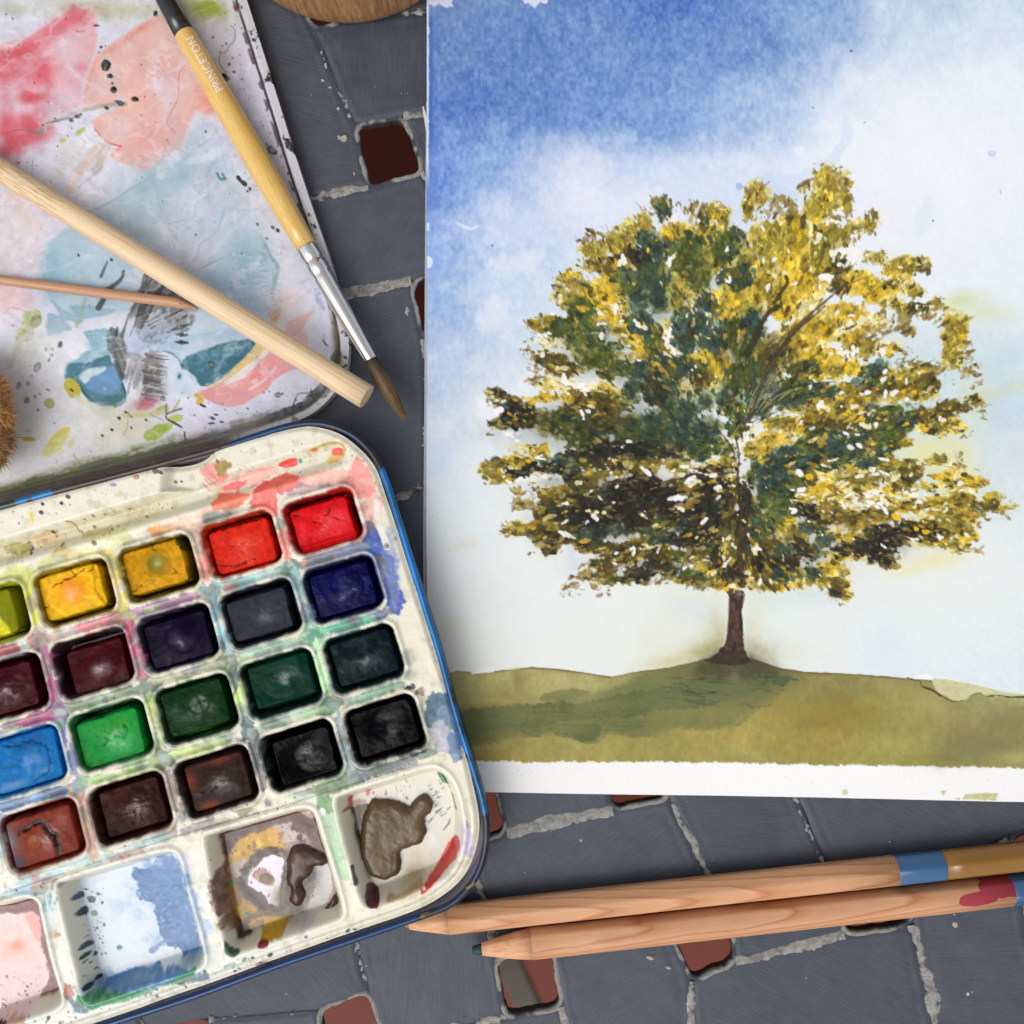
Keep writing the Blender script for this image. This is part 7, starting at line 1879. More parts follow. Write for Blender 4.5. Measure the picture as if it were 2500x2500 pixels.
CL = """1270 90 45 70 O;1310 150 50 60 P;1230 150 40 40 O;1270 60 20 40 P;1330 100 20 50 O;1030 110 32 40 O;1050 170 40 40 P;1000 150 20 40 O;1130 150 40 40 P;1380 205 45 26 O;1340 240 40 30 P;1420 190 20 20 P;1190 80 26 14 P;
1140 230 60 50 O;1230 240 50 40 L;1290 250 50 40 O;1060 250 50 50 O;1150 310 50 50 Y;1080 290 60 40 O;1250 330 60 50 O;1330 320 50 40 W;1310 350 40 30 B;1230 390 60 40 Y;1430 320 40 24 O;1400 350 40 20 P;1450 300 14 24 P;1560 345 50 22 O;1510 340 40 24 O;1500 370 50 26 Y;1590 360 26 14 B;
1380 400 60 44 Y;1310 410 36 30 B;1250 410 34 34 W;1440 430 60 40 Y;1520 410 50 30 L;1480 400 30 20 B;1550 430 40 16 O;1580 480 40 14 B;1630 470 20 12 O;1600 500 40 20 P;1490 500 50 30 P;1500 470 30 24 O;1180 420 70 60 Y;1200 470 60 40 L;1120 470 50 50 Y;1060 390 50 60 O;1010 330 50 50 O;1010 420 40 60 Y;
930 280 70 60 G;940 330 50 50 L;890 310 60 60 O;960 390 60 40 T;990 350 30 30 T;870 230 60 30 O;900 180 50 40 O;820 150 40 30 P;850 190 20 26 T;760 230 50 30 Y;800 290 60 60 G;760 320 50 60 G;690 140 20 22 P;715 160 28 36 T;740 190 20 20 W;655 195 24 36 O;600 240 30 50 O;560 260 30 40 O;
490 250 40 24 P;500 290 50 26 O;470 330 40 20 P;540 340 60 30 B;480 350 30 14 P;610 320 30 40 K;660 260 40 40 T;690 300 40 40 T;730 340 22 36 L;640 360 60 50 T;600 400 50 50 G;680 400 60 50 T;700 450 50 50 T;620 460 50 40 T;760 410 40 50 Y;810 440 40 50 L;770 460 40 40 O;840 380 40 60 G;
540 420 44 40 Y;560 470 44 44 Y;490 440 40 40 Y;430 400 40 30 P;395 380 36 20 O;380 420 24 40 P;400 460 40 30 O;440 490 50 26 G;520 520 40 40 Y;550 500 30 30 W;560 550 50 30 L;600 580 40 36 Y;480 550 60 30 S;640 530 40 40 T;330 540 50 30 O;300 555 26 24 P;290 530 22 14 P;370 560 50 34 G;420 550 60 30 G;
310 590 20 30 W;350 600 60 20 L;430 600 60 30 G;500 640 80 40 G;540 610 60 30 S;560 690 60 34 G;600 660 40 24 L;650 610 40 50 Y;680 580 30 50 G;720 570 30 50 L;750 600 34 40 W;730 630 26 24 O;790 530 40 40 T;860 470 40 30 T;830 490 40 26 W;780 580 40 44 T;850 560 40 50 T;880 600 50 40 T;900 540 30 40 S;
930 470 60 50 Y;950 440 40 40 O;1000 480 50 50 O;1020 540 40 50 T;950 570 44 50 G;990 610 44 60 G;900 680 44 50 Y;870 650 40 30 Y;840 730 34 26 B;790 740 44 30 L;900 740 40 26 L;760 690 60 40 T;820 690 40 30 G;700 680 50 40 T;640 720 44 50 T;610 770 34 50 T;690 760 44 44 K;740 780 40 50 T;800 800 60 40 L;850 800 50 34 T;780 840 60 40 T;
340 660 56 20 B;300 645 30 14 O;390 690 50 20 B;260 635 20 10 P;290 720 14 30 P;350 745 60 16 L;420 760 60 18 L;470 740 40 16 W;330 790 50 16 Y;390 790 60 20 O;480 790 70 26 B;560 800 60 30 O;520 760 40 20 Y;540 830 70 22 B;430 820 60 18 B;150 780 20 18 K;190 800 36 20 B;220 830 36 26 K;170 880 40 16 B;210 870 40 16 K;250 850 40 34 K;
330 850 80 26 G;400 880 90 30 G;470 860 80 26 G;450 910 90 26 G;560 870 80 30 B;620 880 80 40 G;700 880 90 44 T;650 930 90 36 G;760 920 70 44 T;820 960 60 40 G;860 900 50 50 T;560 950 80 20 K;480 980 100 18 K;640 960 80 22 K;380 1000 80 22 T;330 1030 50 18 K;420 1020 60 16 T;
250 960 60 16 L;300 970 40 20 Y;200 1000 34 20 Y;170 1010 30 20 B;150 1040 36 20 O;230 1010 40 26 Y;260 1030 30 20 K;210 1040 30 18 K;190 1060 30 16 O;300 1060 50 18 W;340 1080 60 20 P;250 1090 50 20 P;280 1130 60 22 P;240 1150 30 12 P;350 1110 50 22 O;420 1060 36 30 K;480 1050 40 22 O;450 1090 40 24 B;520 1040 50 16 O;600 1010 80 16 O;700 1010 80 16 P;760 1020 50 14 O;560 1030 60 16 L;620 1040 60 14 B;
640 1100 70 44 K;580 1130 60 40 K;700 1110 60 44 K;520 1120 40 24 G;500 1150 50 30 K;650 1150 60 30 K;720 1170 50 26 B;780 1120 60 50 B;850 1060 40 34 K;850 1110 70 30 K;900 1110 40 30 K;800 1160 60 34 K;870 1160 50 30 T;800 1080 30 20 L;910 1050 30 30 S;900 1020 36 20 L;850 1030 30 16 L;930 1080 26 30 L;
400 1180 60 34 K;460 1190 60 34 K;340 1170 50 40 B;350 1230 44 46 B;300 1240 36 34 B;410 1240 40 30 B;230 1230 40 18 O;190 1240 26 14 P;330 1290 20 26 B;450 1260 40 34 B;520 1200 60 30 T;500 1240 60 24 T;580 1240 60 24 T;620 1200 60 26 K;560 1170 60 20 K;680 1230 60 30 G;740 1200 50 30 G;720 1260 60 26 T;800 1220 50 40 T;850 1220 40 50 K;790 1270 50 30 K;650 1270 60 24 O;600 1290 50 24 B;540 1290 44 22 B;500 1300 30 14 P;
620 1320 60 20 O;700 1320 60 26 B;680 1290 40 20 L;760 1320 60 26 G;830 1310 50 30 B;870 1270 40 50 G;890 1330 20 40 K;560 1330 50 14 B;520 1350 50 16 B;470 1370 40 18 P;520 1390 50 22 B;430 1400 40 14 P;390 1430 20 18 P;570 1400 50 16 B;500 1420 20 16 P;640 1380 50 26 K;690 1360 50 22 K;740 1360 50 26 G;790 1380 50 24 S;830 1390 40 20 G;800 1400 40 16 O;860 1360 40 26 O;
910 1300 30 40 L;930 1350 30 30 O;950 1390 40 30 K;900 1400 30 20 O;900 1420 20 16 Y;960 1420 30 16 Y;950 1270 30 40 O;960 900 30 26 G;985 930 16 22 W;1000 900 26 30 L;970 840 26 40 G;940 800 30 40 G;920 780 40 50 T;960 740 40 50 G;1000 700 40 60 G;1020 780 30 50 T;1000 830 30 40 S;1060 700 50 50 G;1080 760 60 30 T;1040 830 40 30 T;1100 640 60 60 B;1160 580 50 40 O;
1040 970 50 30 Y;1090 930 60 30 Y;1050 1000 30 30 Y;1130 900 60 30 L;1150 870 50 26 Y;1180 890 30 30 Y;1110 870 60 24 O;1180 830 70 20 O;1250 810 60 20 O;1130 800 60 26 T;1200 780 60 20 G;1260 760 50 16 T;1150 740 60 20 G;1230 700 60 26 O;1180 690 60 24 G;1290 780 50 20 L;1330 760 50 24 O;1200 640 60 40 Y;1250 620 34 26 L;1160 660 40 30 O;1290 660 50 36 Y;1340 640 40 30 W;1350 690 40 30 Y;1300 700 40 24 O;
1260 560 60 40 Y;1330 570 60 30 L;1390 590 50 30 P;1350 600 40 24 Y;1290 520 60 30 L;1340 500 50 30 Y;1400 530 60 24 L;1440 560 40 20 P;1540 560 40 16 P;1410 640 40 26 P;1460 620 50 20 L;1390 620 36 22 O;
1420 700 46 26 T;1450 690 30 26 S;1400 730 50 24 S;1440 740 50 26 G;1380 760 40 24 O;1400 800 50 24 O;1460 780 40 24 L;1500 760 50 26 O;1500 720 40 26 O;1560 720 50 36 O;1540 670 50 26 P;1600 690 40 26 P;1520 640 40 22 P;1610 740 40 26 B;1580 770 50 30 O;1680 580 22 60 O;1720 570 26 44 O;1690 660 34 40 O;1740 630 20 30 P;1700 710 50 30 P;1760 690 20 20 P;1640 700 26 30 P;
1350 820 60 20 O;1420 830 30 26 S;1410 860 40 30 L;1340 850 60 24 Y;1260 850 70 20 O;1290 880 50 20 B;1440 880 30 50 G;1480 850 50 30 G;1500 890 50 40 G;1570 830 46 24 S;1540 860 40 24 T;1600 850 40 30 B;1660 850 50 26 B;1640 880 40 24 O;1700 820 50 20 B;1760 800 30 14 O;1690 870 36 20 O;1590 890 20 20 Y;1620 900 30 20 B;1700 890 30 20 L;1720 880 16 20 Y;1470 930 40 30 G;1520 930 40 16 O;1460 970 20 30 T;
1250 920 60 40 G;1300 950 60 44 T;1220 950 50 40 G;1370 930 40 50 T;1350 990 50 34 S;1400 960 26 50 L;1290 1000 60 26 G;1400 1000 40 30 T;1330 900 50 20 L;1420 920 20 40 Y;
1120 980 50 34 T;1090 1020 50 40 T;1150 1020 50 40 T;1050 1060 40 50 T;1110 1080 50 50 T;1060 1130 40 50 G;1120 1150 50 40 G;1030 1190 30 50 G;1080 1200 40 50 G;1180 1060 44 30 G;1210 1040 40 24 L;1240 1020 44 20 L;1190 1110 44 24 W;1170 1120 30 20 Y;1130 1200 34 40 Y;1070 1090 20 20 S;1200 1000 40 24 T;1030 1020 24 40 T;
1270 1060 60 20 L;1320 1030 60 20 L;1340 1070 50 18 O;1400 1060 60 16 O;1440 1030 50 18 O;1480 1010 60 16 O;1550 1045 36 30 B;1580 1010 50 16 P;1640 1000 40 20 O;1690 990 40 24 P;1700 1030 40 24 L;1500 1060 60 16 L;1450 1040 30 14 W;1650 1050 40 18 Y;1250 1100 60 20 Y;1310 1110 70 20 L;1280 1130 60 16 O;1360 1130 60 18 P;1400 1090 40 16 Y;1440 1110 50 16 W;1490 1100 44 18 Y;1530 1090 40 18 B;1590 1090 60 16 O;1680 1080 60 14 O;1760 1070 44 16 Y;1720 1100 50 18 L;
1430 1140 50 18 L;1380 1170 50 22 L;1440 1180 50 22 B;1500 1150 50 22 Y;1560 1150 50 22 O;1620 1140 50 20 Y;1560 1110 40 14 W;1680 1130 50 20 O;1650 1180 44 20 O;1590 1190 40 18 L;1740 1130 44 18 O;1720 1170 44 22 O;1830 1120 34 20 O;1860 1160 30 18 O;1800 1150 40 16 B;1770 1170 34 18 P;1730 1200 30 16 Y;1340 1190 60 22 B;1300 1160 50 18 P;1290 1200 40 20 B;1250 1180 36 24 O;1210 1170 34 26 K;1190 1190 30 24 S;1230 1210 36 20 T;1380 1220 60 20 O;1300 1240 60 16 L;1350 1260 60 16 Y;
1490 1240 60 22 K;1460 1270 50 30 K;1430 1250 40 30 B;1570 1240 30 22 K;1540 1220 40 18 B;1510 1270 36 20 B;1610 1220 36 18 O;1640 1250 30 22 K;1690 1230 36 24 O;1700 1280 44 22 O;1660 1270 40 18 Y;1600 1270 50 14 L;1740 1250 30 18 Y;1650 1290 50 12 P;1400 1300 50 26 K;1450 1320 44 26 K;1475 1345 24 20 B;1360 1290 40 24 K;1310 1300 40 22 K;1310 1320 50 20 Y;1260 1270 36 30 T;1230 1310 30 36 T;1210 1340 24 26 S;1220 1380 30 26 T;1180 1290 36 40 K;1150 1250 50 36 O;1200 1230 44 20 T;1130 1300 44 34 T;
1100 1290 50 30 B;1060 1280 50 34 B;1050 1340 44 30 K;1100 1340 44 24 T;1150 1340 40 24 K;1020 1250 24 50 T;1000 1290 24 50 B;980 1210 20 60 K;1000 1340 30 30 O;1010 1390 36 18 L;1060 1390 50 20 O;1120 1380 50 24 T;1170 1380 40 26 G;1150 1420 44 14 Y;1080 1420 40 14 O;1040 1420 30 14 Y;1200 1410 36 18 O;1250 1400 40 24 O;1290 1370 40 26 Y;1310 1420 30 40 B;1290 1450 20 24 K;1335 1420 14 40 Y;1320 1370 26 24 O;1260 1350 36 24 Y;1380 1320 30 12 L;
930 1180 30 60 B;1000 1130 24 60 K;940 1230 40 40 G;1000 1230 40 50 B;960 1330 50 40 O;1040 1290 40 40 G;930 1010 26 24 O;1010 1050 24 30 G;930 960 26 26 G;880 1040 30 16 B;840 1160 40 40 K;960 1120 20 50 B;985 1180 20 60 G;920 1130 26 40 K;1010 960 16 24 O;900 950 40 26 G;960 1000 16 30 B;700 960 80 30 K;620 990 80 18 B;500 1010 80 16 K;450 950 60 16 G;960 1280 26 40 B;880 1230 40 40 K;1010 1330 40 30 B;930 1390 40 24 B;760 1180 60 30 K;560 1100 50 30 K;440 1130 50 24 K;380 1140 40 20 B"""
clusters = []
for tok in CL.replace("\n", "").split(";"):
    f = tok.split()
    x, y = TT(float(f[0]), float(f[1]))
    clusters.append((x, y, float(f[2]) / 1.38, float(f[3]) / 1.38, f[4]))
ORDER = ['P', 'L', 'W', 'Y', 'O', 'S', 'G', 'B', 'T', 'K']
q = random.Random(4)
base_pt = TT(965, 1050)
def flow(x, y):
    dx, dy = x - base_pt[0], y - base_pt[1]
    if y > 1080: dy *= .35
    return math.atan2(dy, dx)
# an underpainting of pale yellow-olive behind everything
for (x, y, rx, ry, t) in clusters:
    c = {'P': (206, 196, 150), 'O': (214, 198, 112), 'B': (160, 134, 80), 'K': (120, 100, 66), 'G': (166, 156, 88), 'T': (140, 146, 110), 'Y': (228, 202, 92), 'L': (234, 224, 172), 'S': (190, 200, 180), 'W': (242, 240, 232)}[t]
    if t in 'P' : continue
    pc.dab(x, y, rx * 1.25, ry * 1.25, 0, c, .85, 14, 3, edge=.1)
for T_ in ORDER:
    for (x, y, rx, ry, t) in clusters:
        if t != T_: continue
        f = flow(x, y)
        nd = max(8, int(rx * ry / 23))
        if t in 'GTKBOY':
            for k in range(3 if t in 'GTKB' else 2):
                pc.dab(x + rx * q.uniform(-.3, .3), y + ry * q.uniform(-.3, .3), rx * q.uniform(.55, .95), ry * q.uniform(.55, .95), q.uniform(-.3, .3), q.choice(CT[t]), .62, 11, 1.6, edge=.25, gran=.35)
        if t == 'W': nd = 4
        for k in range(nd):
            rr = math.sqrt(q.random()) * 1.08
            th = q.uniform(0, 6.283)
            px, py = x + rx * rr * math.cos(th), y + ry * rr * math.sin(th)
            big = q.random() ** 2
            s = 2.3 + 6.2 * big
            s *= {'P': .85, 'L': 1, 'W': .9, 'Y': 1.1, 'O': 1, 'S': .8, 'G': 1.1, 'B': 1.05, 'T': 1.0, 'K': 1.15}[t]
            ang = f + q.uniform(-.8, .8)
            c = q.choice(CT[t])
            if q.random() < .27 and t not in 'WKP':
                c = q.choice(CT[{'O': 'Y', 'Y': 'O', 'G': 'T', 'T': 'G', 'B': 'O', 'L': 'Y', 'S': 'T'}[t]])
            a = q.uniform(.62, .92) if t != 'K' else q.uniform(.8, .97)
            pc.dab(px, py, s * q.uniform(1.1, 2.1), s * q.uniform(.55, .95), ang, c, a, 5.5, 1.3, edge=.3, gran=.25)
# small broken leaves over the dark masses
for (x, y, rx, ry, t) in clusters:
    if t in 'KBGT':
        for k in range(4 if t == 'K' else 7):
            px, py = x + rx * q.uniform(-1, 1), y + ry * q.uniform(-1, 1)
            s = 2.2 + 4 * q.random()
            pc.dab(px, py, s * q.uniform(1.2, 2.6), s * .75, flow(px, py) + q.uniform(-.5, .5), q.choice(CT['B'] + CT['G'] + CT['O'][:1] + CT['K'] + CT['T']), q.uniform(.5, .85), 4, 1.2, edge=.3)
for k in range(420):
    c = clusters[q.randrange(len(clusters))]
    px, py = c[0] + c[2] * q.uniform(-1, 1), c[1] + c[3] * q.uniform(-1, 1)
    a_ = flow(px, py) + q.uniform(-.35, .35); L = q.uniform(8, 34)
    pc.stroke([(px, py), (px + L * .5 * math.cos(a_), py + L * .5 * math.sin(a_) - 1.5), (px + L * math.cos(a_), py + L * math.sin(a_))], q.uniform(1.6, 3.4), q.choice([(60, 54, 34), (84, 76, 40), (50, 60, 48), (110, 92, 46), (150, 124, 50)]), .6, 1.2, 1.0, taper=(1, .3))
for (x, y, rx, ry, t) in clusters:
    if t in 'YOLP':
        for k in range(5 if t in 'YO' else 3):
            px, py = x + rx * q.uniform(-1.1, 1.1), y + ry * q.uniform(-1.1, 1.1)
            s = 1.8 + 4.2 * q.random() ** 1.6
            pc.dab(px, py, s * q.uniform(1.1, 2.6), s * .75, flow(px, py) + q.uniform(-.6, .6), q.choice([(112, 90, 40), (92, 74, 36), (130, 112, 50), (80, 72, 40), (152, 120, 46)]), q.uniform(.6, .92), 5, 1.1, edge=.35)
    elif t in 'KBGT':
        for k in range(3):
            px, py = x + rx * q.uniform(-1, 1), y + ry * q.uniform(-1, 1)
            s = 1.4 + 2.8 * q.random() ** 2
            pc.dab(px, py, s * q.uniform(1.2, 2.6), s * .7, flow(px, py) + q.uniform(-.5, .5), q.choice([(206, 166, 62), (190, 150, 54), (222, 200, 130), (160, 140, 60)]), q.uniform(.6, .95), 5, 1.1, edge=.2)
# soft glazes of dark over the shadow side
for (x, y, rx, ry, c, a) in [(620, 1140, 190, 80, (36, 32, 30), .5), (420, 890, 180, 60, (46, 50, 32), .5), (700, 900, 150, 70, (48, 60, 48), .5), (480, 660, 120, 60, (78, 82, 36), .4), (700, 740, 110, 70, (50, 62, 46), .4), (700, 420, 110, 110, (60, 74, 50), .35), (850, 330, 90, 80, (84, 88, 40), .35), (960, 640, 80, 90, (64, 70, 40), .45), (1150, 1300, 130, 60, (62, 58, 36), .35), (450, 1080, 120, 40, (60, 54, 36), .35), (1350, 1200, 120, 30, (96, 80, 40), .3), (1300, 960, 90, 60, (64, 76, 56), .35), (470, 1210, 140, 50, (36, 34, 32), .45), (850, 1150, 90, 80, (36, 32, 30), .45), (1440, 1280, 110, 40, (40, 34, 30), .35), (660, 1350, 160, 36, (44, 38, 32), .35), (1090, 1090, 60, 90, (40, 60, 50), .35), (680, 420, 60, 80, (46, 64, 60), .25), (850, 560, 70, 60, (50, 70, 64), .25), (560, 970, 120, 18, (36, 36, 34), .5)]:
    u, v = TT(x, y); pc.glow(u, v, rx / 1.38, ry / 1.38, 0, c, a)
# pigment settling in the tooth over the whole crown, and pooled edges
crown = np.zeros(U.shape)
for (x, y, rx, ry, t) in clusters:
    w = pc.win(x - rx * 1.4, y - ry * 1.4, x + rx * 1.4, y + ry * 1.4)
    r_ = np.hypot((U[w] - x) / (rx * 1.25), (V[w] - y) / (ry * 1.25))
    crown[w] = np.maximum(crown[w], sstep(1.05, .7, r_))
crown *= sstep(.10, .3, pc.C[..., 0] - pc.C[..., 2] + sstep(.7, .4, pc.C[..., 0]))
tx_ = fbm(U, V, 15, 3, 201); ty_ = fbm(U, V, 42, 3, 205)
pc.C *= 1 + (crown * (.13 * tooth + .17 * tx_ + .16 * ty_ + .06 * pc.n1))[..., None] * np.array([1.0, 1.0, .9])
pc.lay(al_, crown * sstep(.25, .8, ty_) * .16, (104, 96, 46))
# branches
BR = [([(985, 1420), (974, 1300), (980, 1180), (968, 1060), (972, 980), (960, 920)], 20, (66, 52, 36), 1.0, .25), ([(985, 1300), (1000, 1180), (996, 1080)], 14, (58, 50, 38), 1, .6), ([(958, 980), (930, 930), (890, 880), (860, 830)], 10, (62, 56, 40), 1, .4),
      ([(990, 900), (1020, 820), (1050, 740), (1090, 660), (1150, 570), (1220, 500), (1290, 440), (1340, 400)], 16, (80, 66, 48), 1.3, .35), ([(1340, 405), (1420, 375), (1500, 355), (1560, 350)], 5, (110, 92, 60), 1, .5),
      ([(1000, 640), (1030, 580), (1065, 510), (1100, 480)], 26, (56, 50, 36), 1, .5), ([(1090, 470), (1115, 430), (1135, 400), (1130, 380)], 13, (60, 52, 36), .8, 1), ([(1000, 860), (1060, 800), (1130, 760), (1230, 740), (1300, 735)], 9, (52, 62, 44), 1.2, .4),
      ([(1000, 880), (1060, 850), (1120, 830), (1200, 790), (1270, 770)], 7, (56, 70, 56), 1, .4), ([(1040, 720), (1100, 690), (1180, 680), (1240, 675)], 7, (60, 66, 40), 1, .5), ([(1060, 690), (1130, 600), (1190, 540), (1260, 480)], 9, (70, 56, 40), 1, .4), ([(1080, 600), (1150, 560), (1200, 520)], 4, (90, 76, 50), 1, .5),
      ([(960, 1040), (860, 1050), (780, 1060), (700, 1070), (640, 1060)], 5, (60, 40, 28), 1, .5), ([(975, 1230), (1100, 1210), (1250, 1200), (1330, 1190)], 4, (96, 80, 50), 1, .5), ([(930, 1330), (880, 1270), (860, 1230)], 7, (40, 36, 30), 1, .6), ([(1000, 1390), (960, 1380), (930, 1350), (912, 1330)], 13, (44, 40, 32), 1, .7),
      ([(570, 790), (620, 830), (660, 880)], 3, (226, 222, 206), .7, .5), ([(760, 420), (830, 500), (880, 560)], 6, (50, 60, 50), 1, .4), ([(640, 700), (700, 790), (760, 860), (830, 930)], 8, (46, 54, 44), .8, .8), ([(560, 980), (660, 960), (760, 965)], 7, (38, 38, 34), 1, .7)]
for pts, wdt, c, t0, t1 in BR:
    pc.stroke(tp(pts), wdt / 1.38, c, .85, 2.5, 1.5, taper=(t0, t1), dry=0)
for k in range(60):                       # combed strokes where the limbs part
    qq = random.Random(k + 700)
    a_ = qq.uniform(-1.35, -.15); r0 = qq.uniform(60, 200); L = qq.uniform(60, 170)
    x, y = 985 + r0 * math.cos(a_) * .8, 900 + r0 * math.sin(a_)
    pc.stroke(tp([(x, y), (x + L * .5 * math.cos(a_), y + L * .5 * math.sin(a_) - 4), (x + L * math.cos(a_ + .1), y + L * math.sin(a_ + .1))]), qq.uniform(2, 4), qq.choice([(48, 58, 42), (66, 74, 48), (92, 90, 50), (70, 92, 84), (206, 190, 120)]), .65, 1.5, 1.2, taper=(1, .3))
# bare paper flecks between the dabs
FL = [(c[0], c[1], c[2], c[3]) for c in clusters if c[4] == 'W'] * 4 + [(c[0], c[1], c[2], c[3]) for c in clusters if c[4] in 'L'] + [(c[0], c[1], c[2] * 1.2, c[3] * 1.2) for c in clusters if c[4] in 'YO' and (c[0] * 7 + c[1]) % 3 < 2] + [(c[0], c[1], c[2] * 1.3, c[3] * 1.3) for c in clusters if c[4] in 'SBK' and (c[0] * 5 + c[1]) % 2 < 1]
for (x, y, rx, ry) in FL:
    for k in range(1 if q.random() < .5 else 2):
        px, py = x + rx * q.uniform(-1.1, 1.1), y + ry * q.uniform(-1.1, 1.1)
        s = 1.6 + 3.8 * q.random() ** 2
        pc.dab(px, py, s * q.uniform(1, 2.4), s * q.uniform(.5, .9), flow(px, py) + q.uniform(-1, 1), q.choice([(244, 242, 238), (244, 242, 238), (240, 234, 208), (232, 224, 180)]), .93, 7, 1.0, edge=0)
for (x, y, rx, ry) in [(990, 920, 7, 14), (1000, 885, 16, 8), (1190, 1110, 40, 14), (1340, 630, 34, 22), (1250, 390, 26, 30), (820, 1030, 40, 10), (330, 1060, 30, 12), (190, 920, 40, 16), (160, 830, 20, 14), (300, 600, 16, 26), (560, 500, 20, 24), (740, 600, 16, 40), (1290, 190, 22, 12), (1340, 320, 30, 22),
                       (1430, 1150, 26, 8), (760, 390, 8, 8), (740, 330, 8, 16), (1570, 1140, 30, 10), (1030, 1070, 12, 10), (470, 760, 50, 7), (400, 745, 40, 8), (620, 1290, 10, 8), (260, 985, 50, 8)]:
    for k in range(4):
        px, py = TT(x + rx * q.uniform(-1, 1), y + ry * q.uniform(-1, 1))
        pc.dab(px, py, rx * q.uniform(.12, .3), ry * q.uniform(.15, .4), q.uniform(-.4, .4), (245, 243, 240), .95, 5, 1.2, edge=0)
# ragged dry-brush leaves round the outline
RAG = [(1270, 20, 50, 20), (1320, 60, 20, 40), (1200, 60, 30, 10), (1420, 200, 16, 40), (1600, 350, 24, 16), (1640, 470, 30, 26), (1600, 520, 60, 16), (1480, 540, 50, 20), (1770, 720, 20, 50), (1740, 640, 20, 40), (1790, 820, 20, 40), (1700, 910, 60, 14), (1870, 1160, 40, 40), (1800, 1060, 30, 30), (1780, 1200, 40, 40), (1720, 1300, 70, 14),
       (1480, 1340, 30, 30), (1300, 1470, 40, 20), (1200, 1420, 60, 14), (1000, 1425, 60, 10), (830, 1420, 60, 16), (700, 1400, 60, 14), (480, 1430, 60, 26), (390, 1440, 24, 20), (320, 1290, 60, 24), (210, 1230, 50, 24), (240, 1130, 40, 40), (130, 1040, 20, 40), (150, 890, 30, 30), (150, 780, 30, 24), (280, 700, 40, 50), (280, 560, 30, 40), (380, 400, 40, 50), (460, 260, 40, 40), (560, 240, 50, 30), (660, 170, 40, 30), (800, 140, 60, 20), (900, 160, 50, 26), (1030, 90, 40, 24), (1120, 140, 50, 20), (250, 640, 30, 16)]
for (x, y, rx, ry) in RAG:
    for k in range(16):
        px, py = TT(x + rx * q.uniform(-1, 1), y + ry * q.uniform(-1, 1))
        s = 1.4 + 2.6 * q.random()
        pc.dab(px, py, s * q.uniform(1, 2.4), s * .8, flow(px, py) + q.uniform(-.9, .9), q.choice([(150, 132, 84), (130, 112, 70), (176, 162, 116), (116, 96, 60)]), q.uniform(.4, .85), 3, 1.2)
for (x, y, s) in [(1210, 1055, 8), (1600, 895, 9), (1655, 915, 9), (1590, 880, 6), (1735, 890, 8), (1500, 1190, 10), (1600, 1240, 7), (1640, 1060, 8), (1570, 1230, 6)]:
    px, py = TT(x, y); pc.dab(px, py, s, s * .7, .6, (240, 186, 30), .9, 4)
# a stray brush hair stuck on the paint
pc.stroke(tp([(972, 880), (940, 930), (900, 985), (845, 1030)]), 1.8, (206, 196, 156), .8, .4); pc.stroke(tp([(922, 740), (895, 880), (850, 1010)]), 1.8, (30, 40, 34), .7, .4); pc.stroke(tp([(850, 1030), (800, 1055), (740, 1068)]), 2, (60, 36, 36), .8, .4)
# ---- the white margin, scraps of masking colour on it
Wp([(2295, 1930), (2312, 1929), (2302, 1943)], (196, 188, 136), .9, .1, 3, 1.5, 1, .1, 'over', smooth=False); pc.dab(2062, 1934, 6, 7, .3, (206, 200, 160), .9, 3)
Wp([(2356, 1936), (2438, 1937), (2430, 1953), (2350, 1952)], (198, 192, 140), .9, .05, 3, 3, 1, .15, 'over', smooth=False); Wp([(2332, 1950), (2344, 1946), (2342, 1953)], (170, 170, 150), .8, .1, 3, 1, 1, .1, 'over', smooth=False)
pc.specks([(1200, 1870), (2500, 1884), (2500, 1950), (1200, 1930)], 30, .6, 1.4, [(150, 150, 150), (190, 190, 180)], .6, 21)
# tooth of the cold-pressed paper
pc.Z += .16 * tooth + .1 * pc.n1 + 2.0 * pc.n4 + (5.0 + 4.0 * pc.n3) * np.exp(-np.maximum(pd, 0) / 90) * sstep(1200, 700, V)
M_PAPER = pigment_mat("watercolour_paper", 0.85, 0.2, 0.14, 0.14, 1.2, 0.05)
pg = pc.grid("tree_painting", 12, pd, M_PAPER, None, skirt=5)[0][1]
tag(pg, "watercolour painting on white paper of a golden green tree on a grassy hill", "painting")
# a sliver of paper torn at the left edge
sl = slab("torn_fibre", [(1031, 262), (1034, 258), (1046, 300), (1045, 325), (1040, 320)], 13, 14.5, plain_mat("paper_fibre", alb(206, 208, 216), .7, .2), pg)
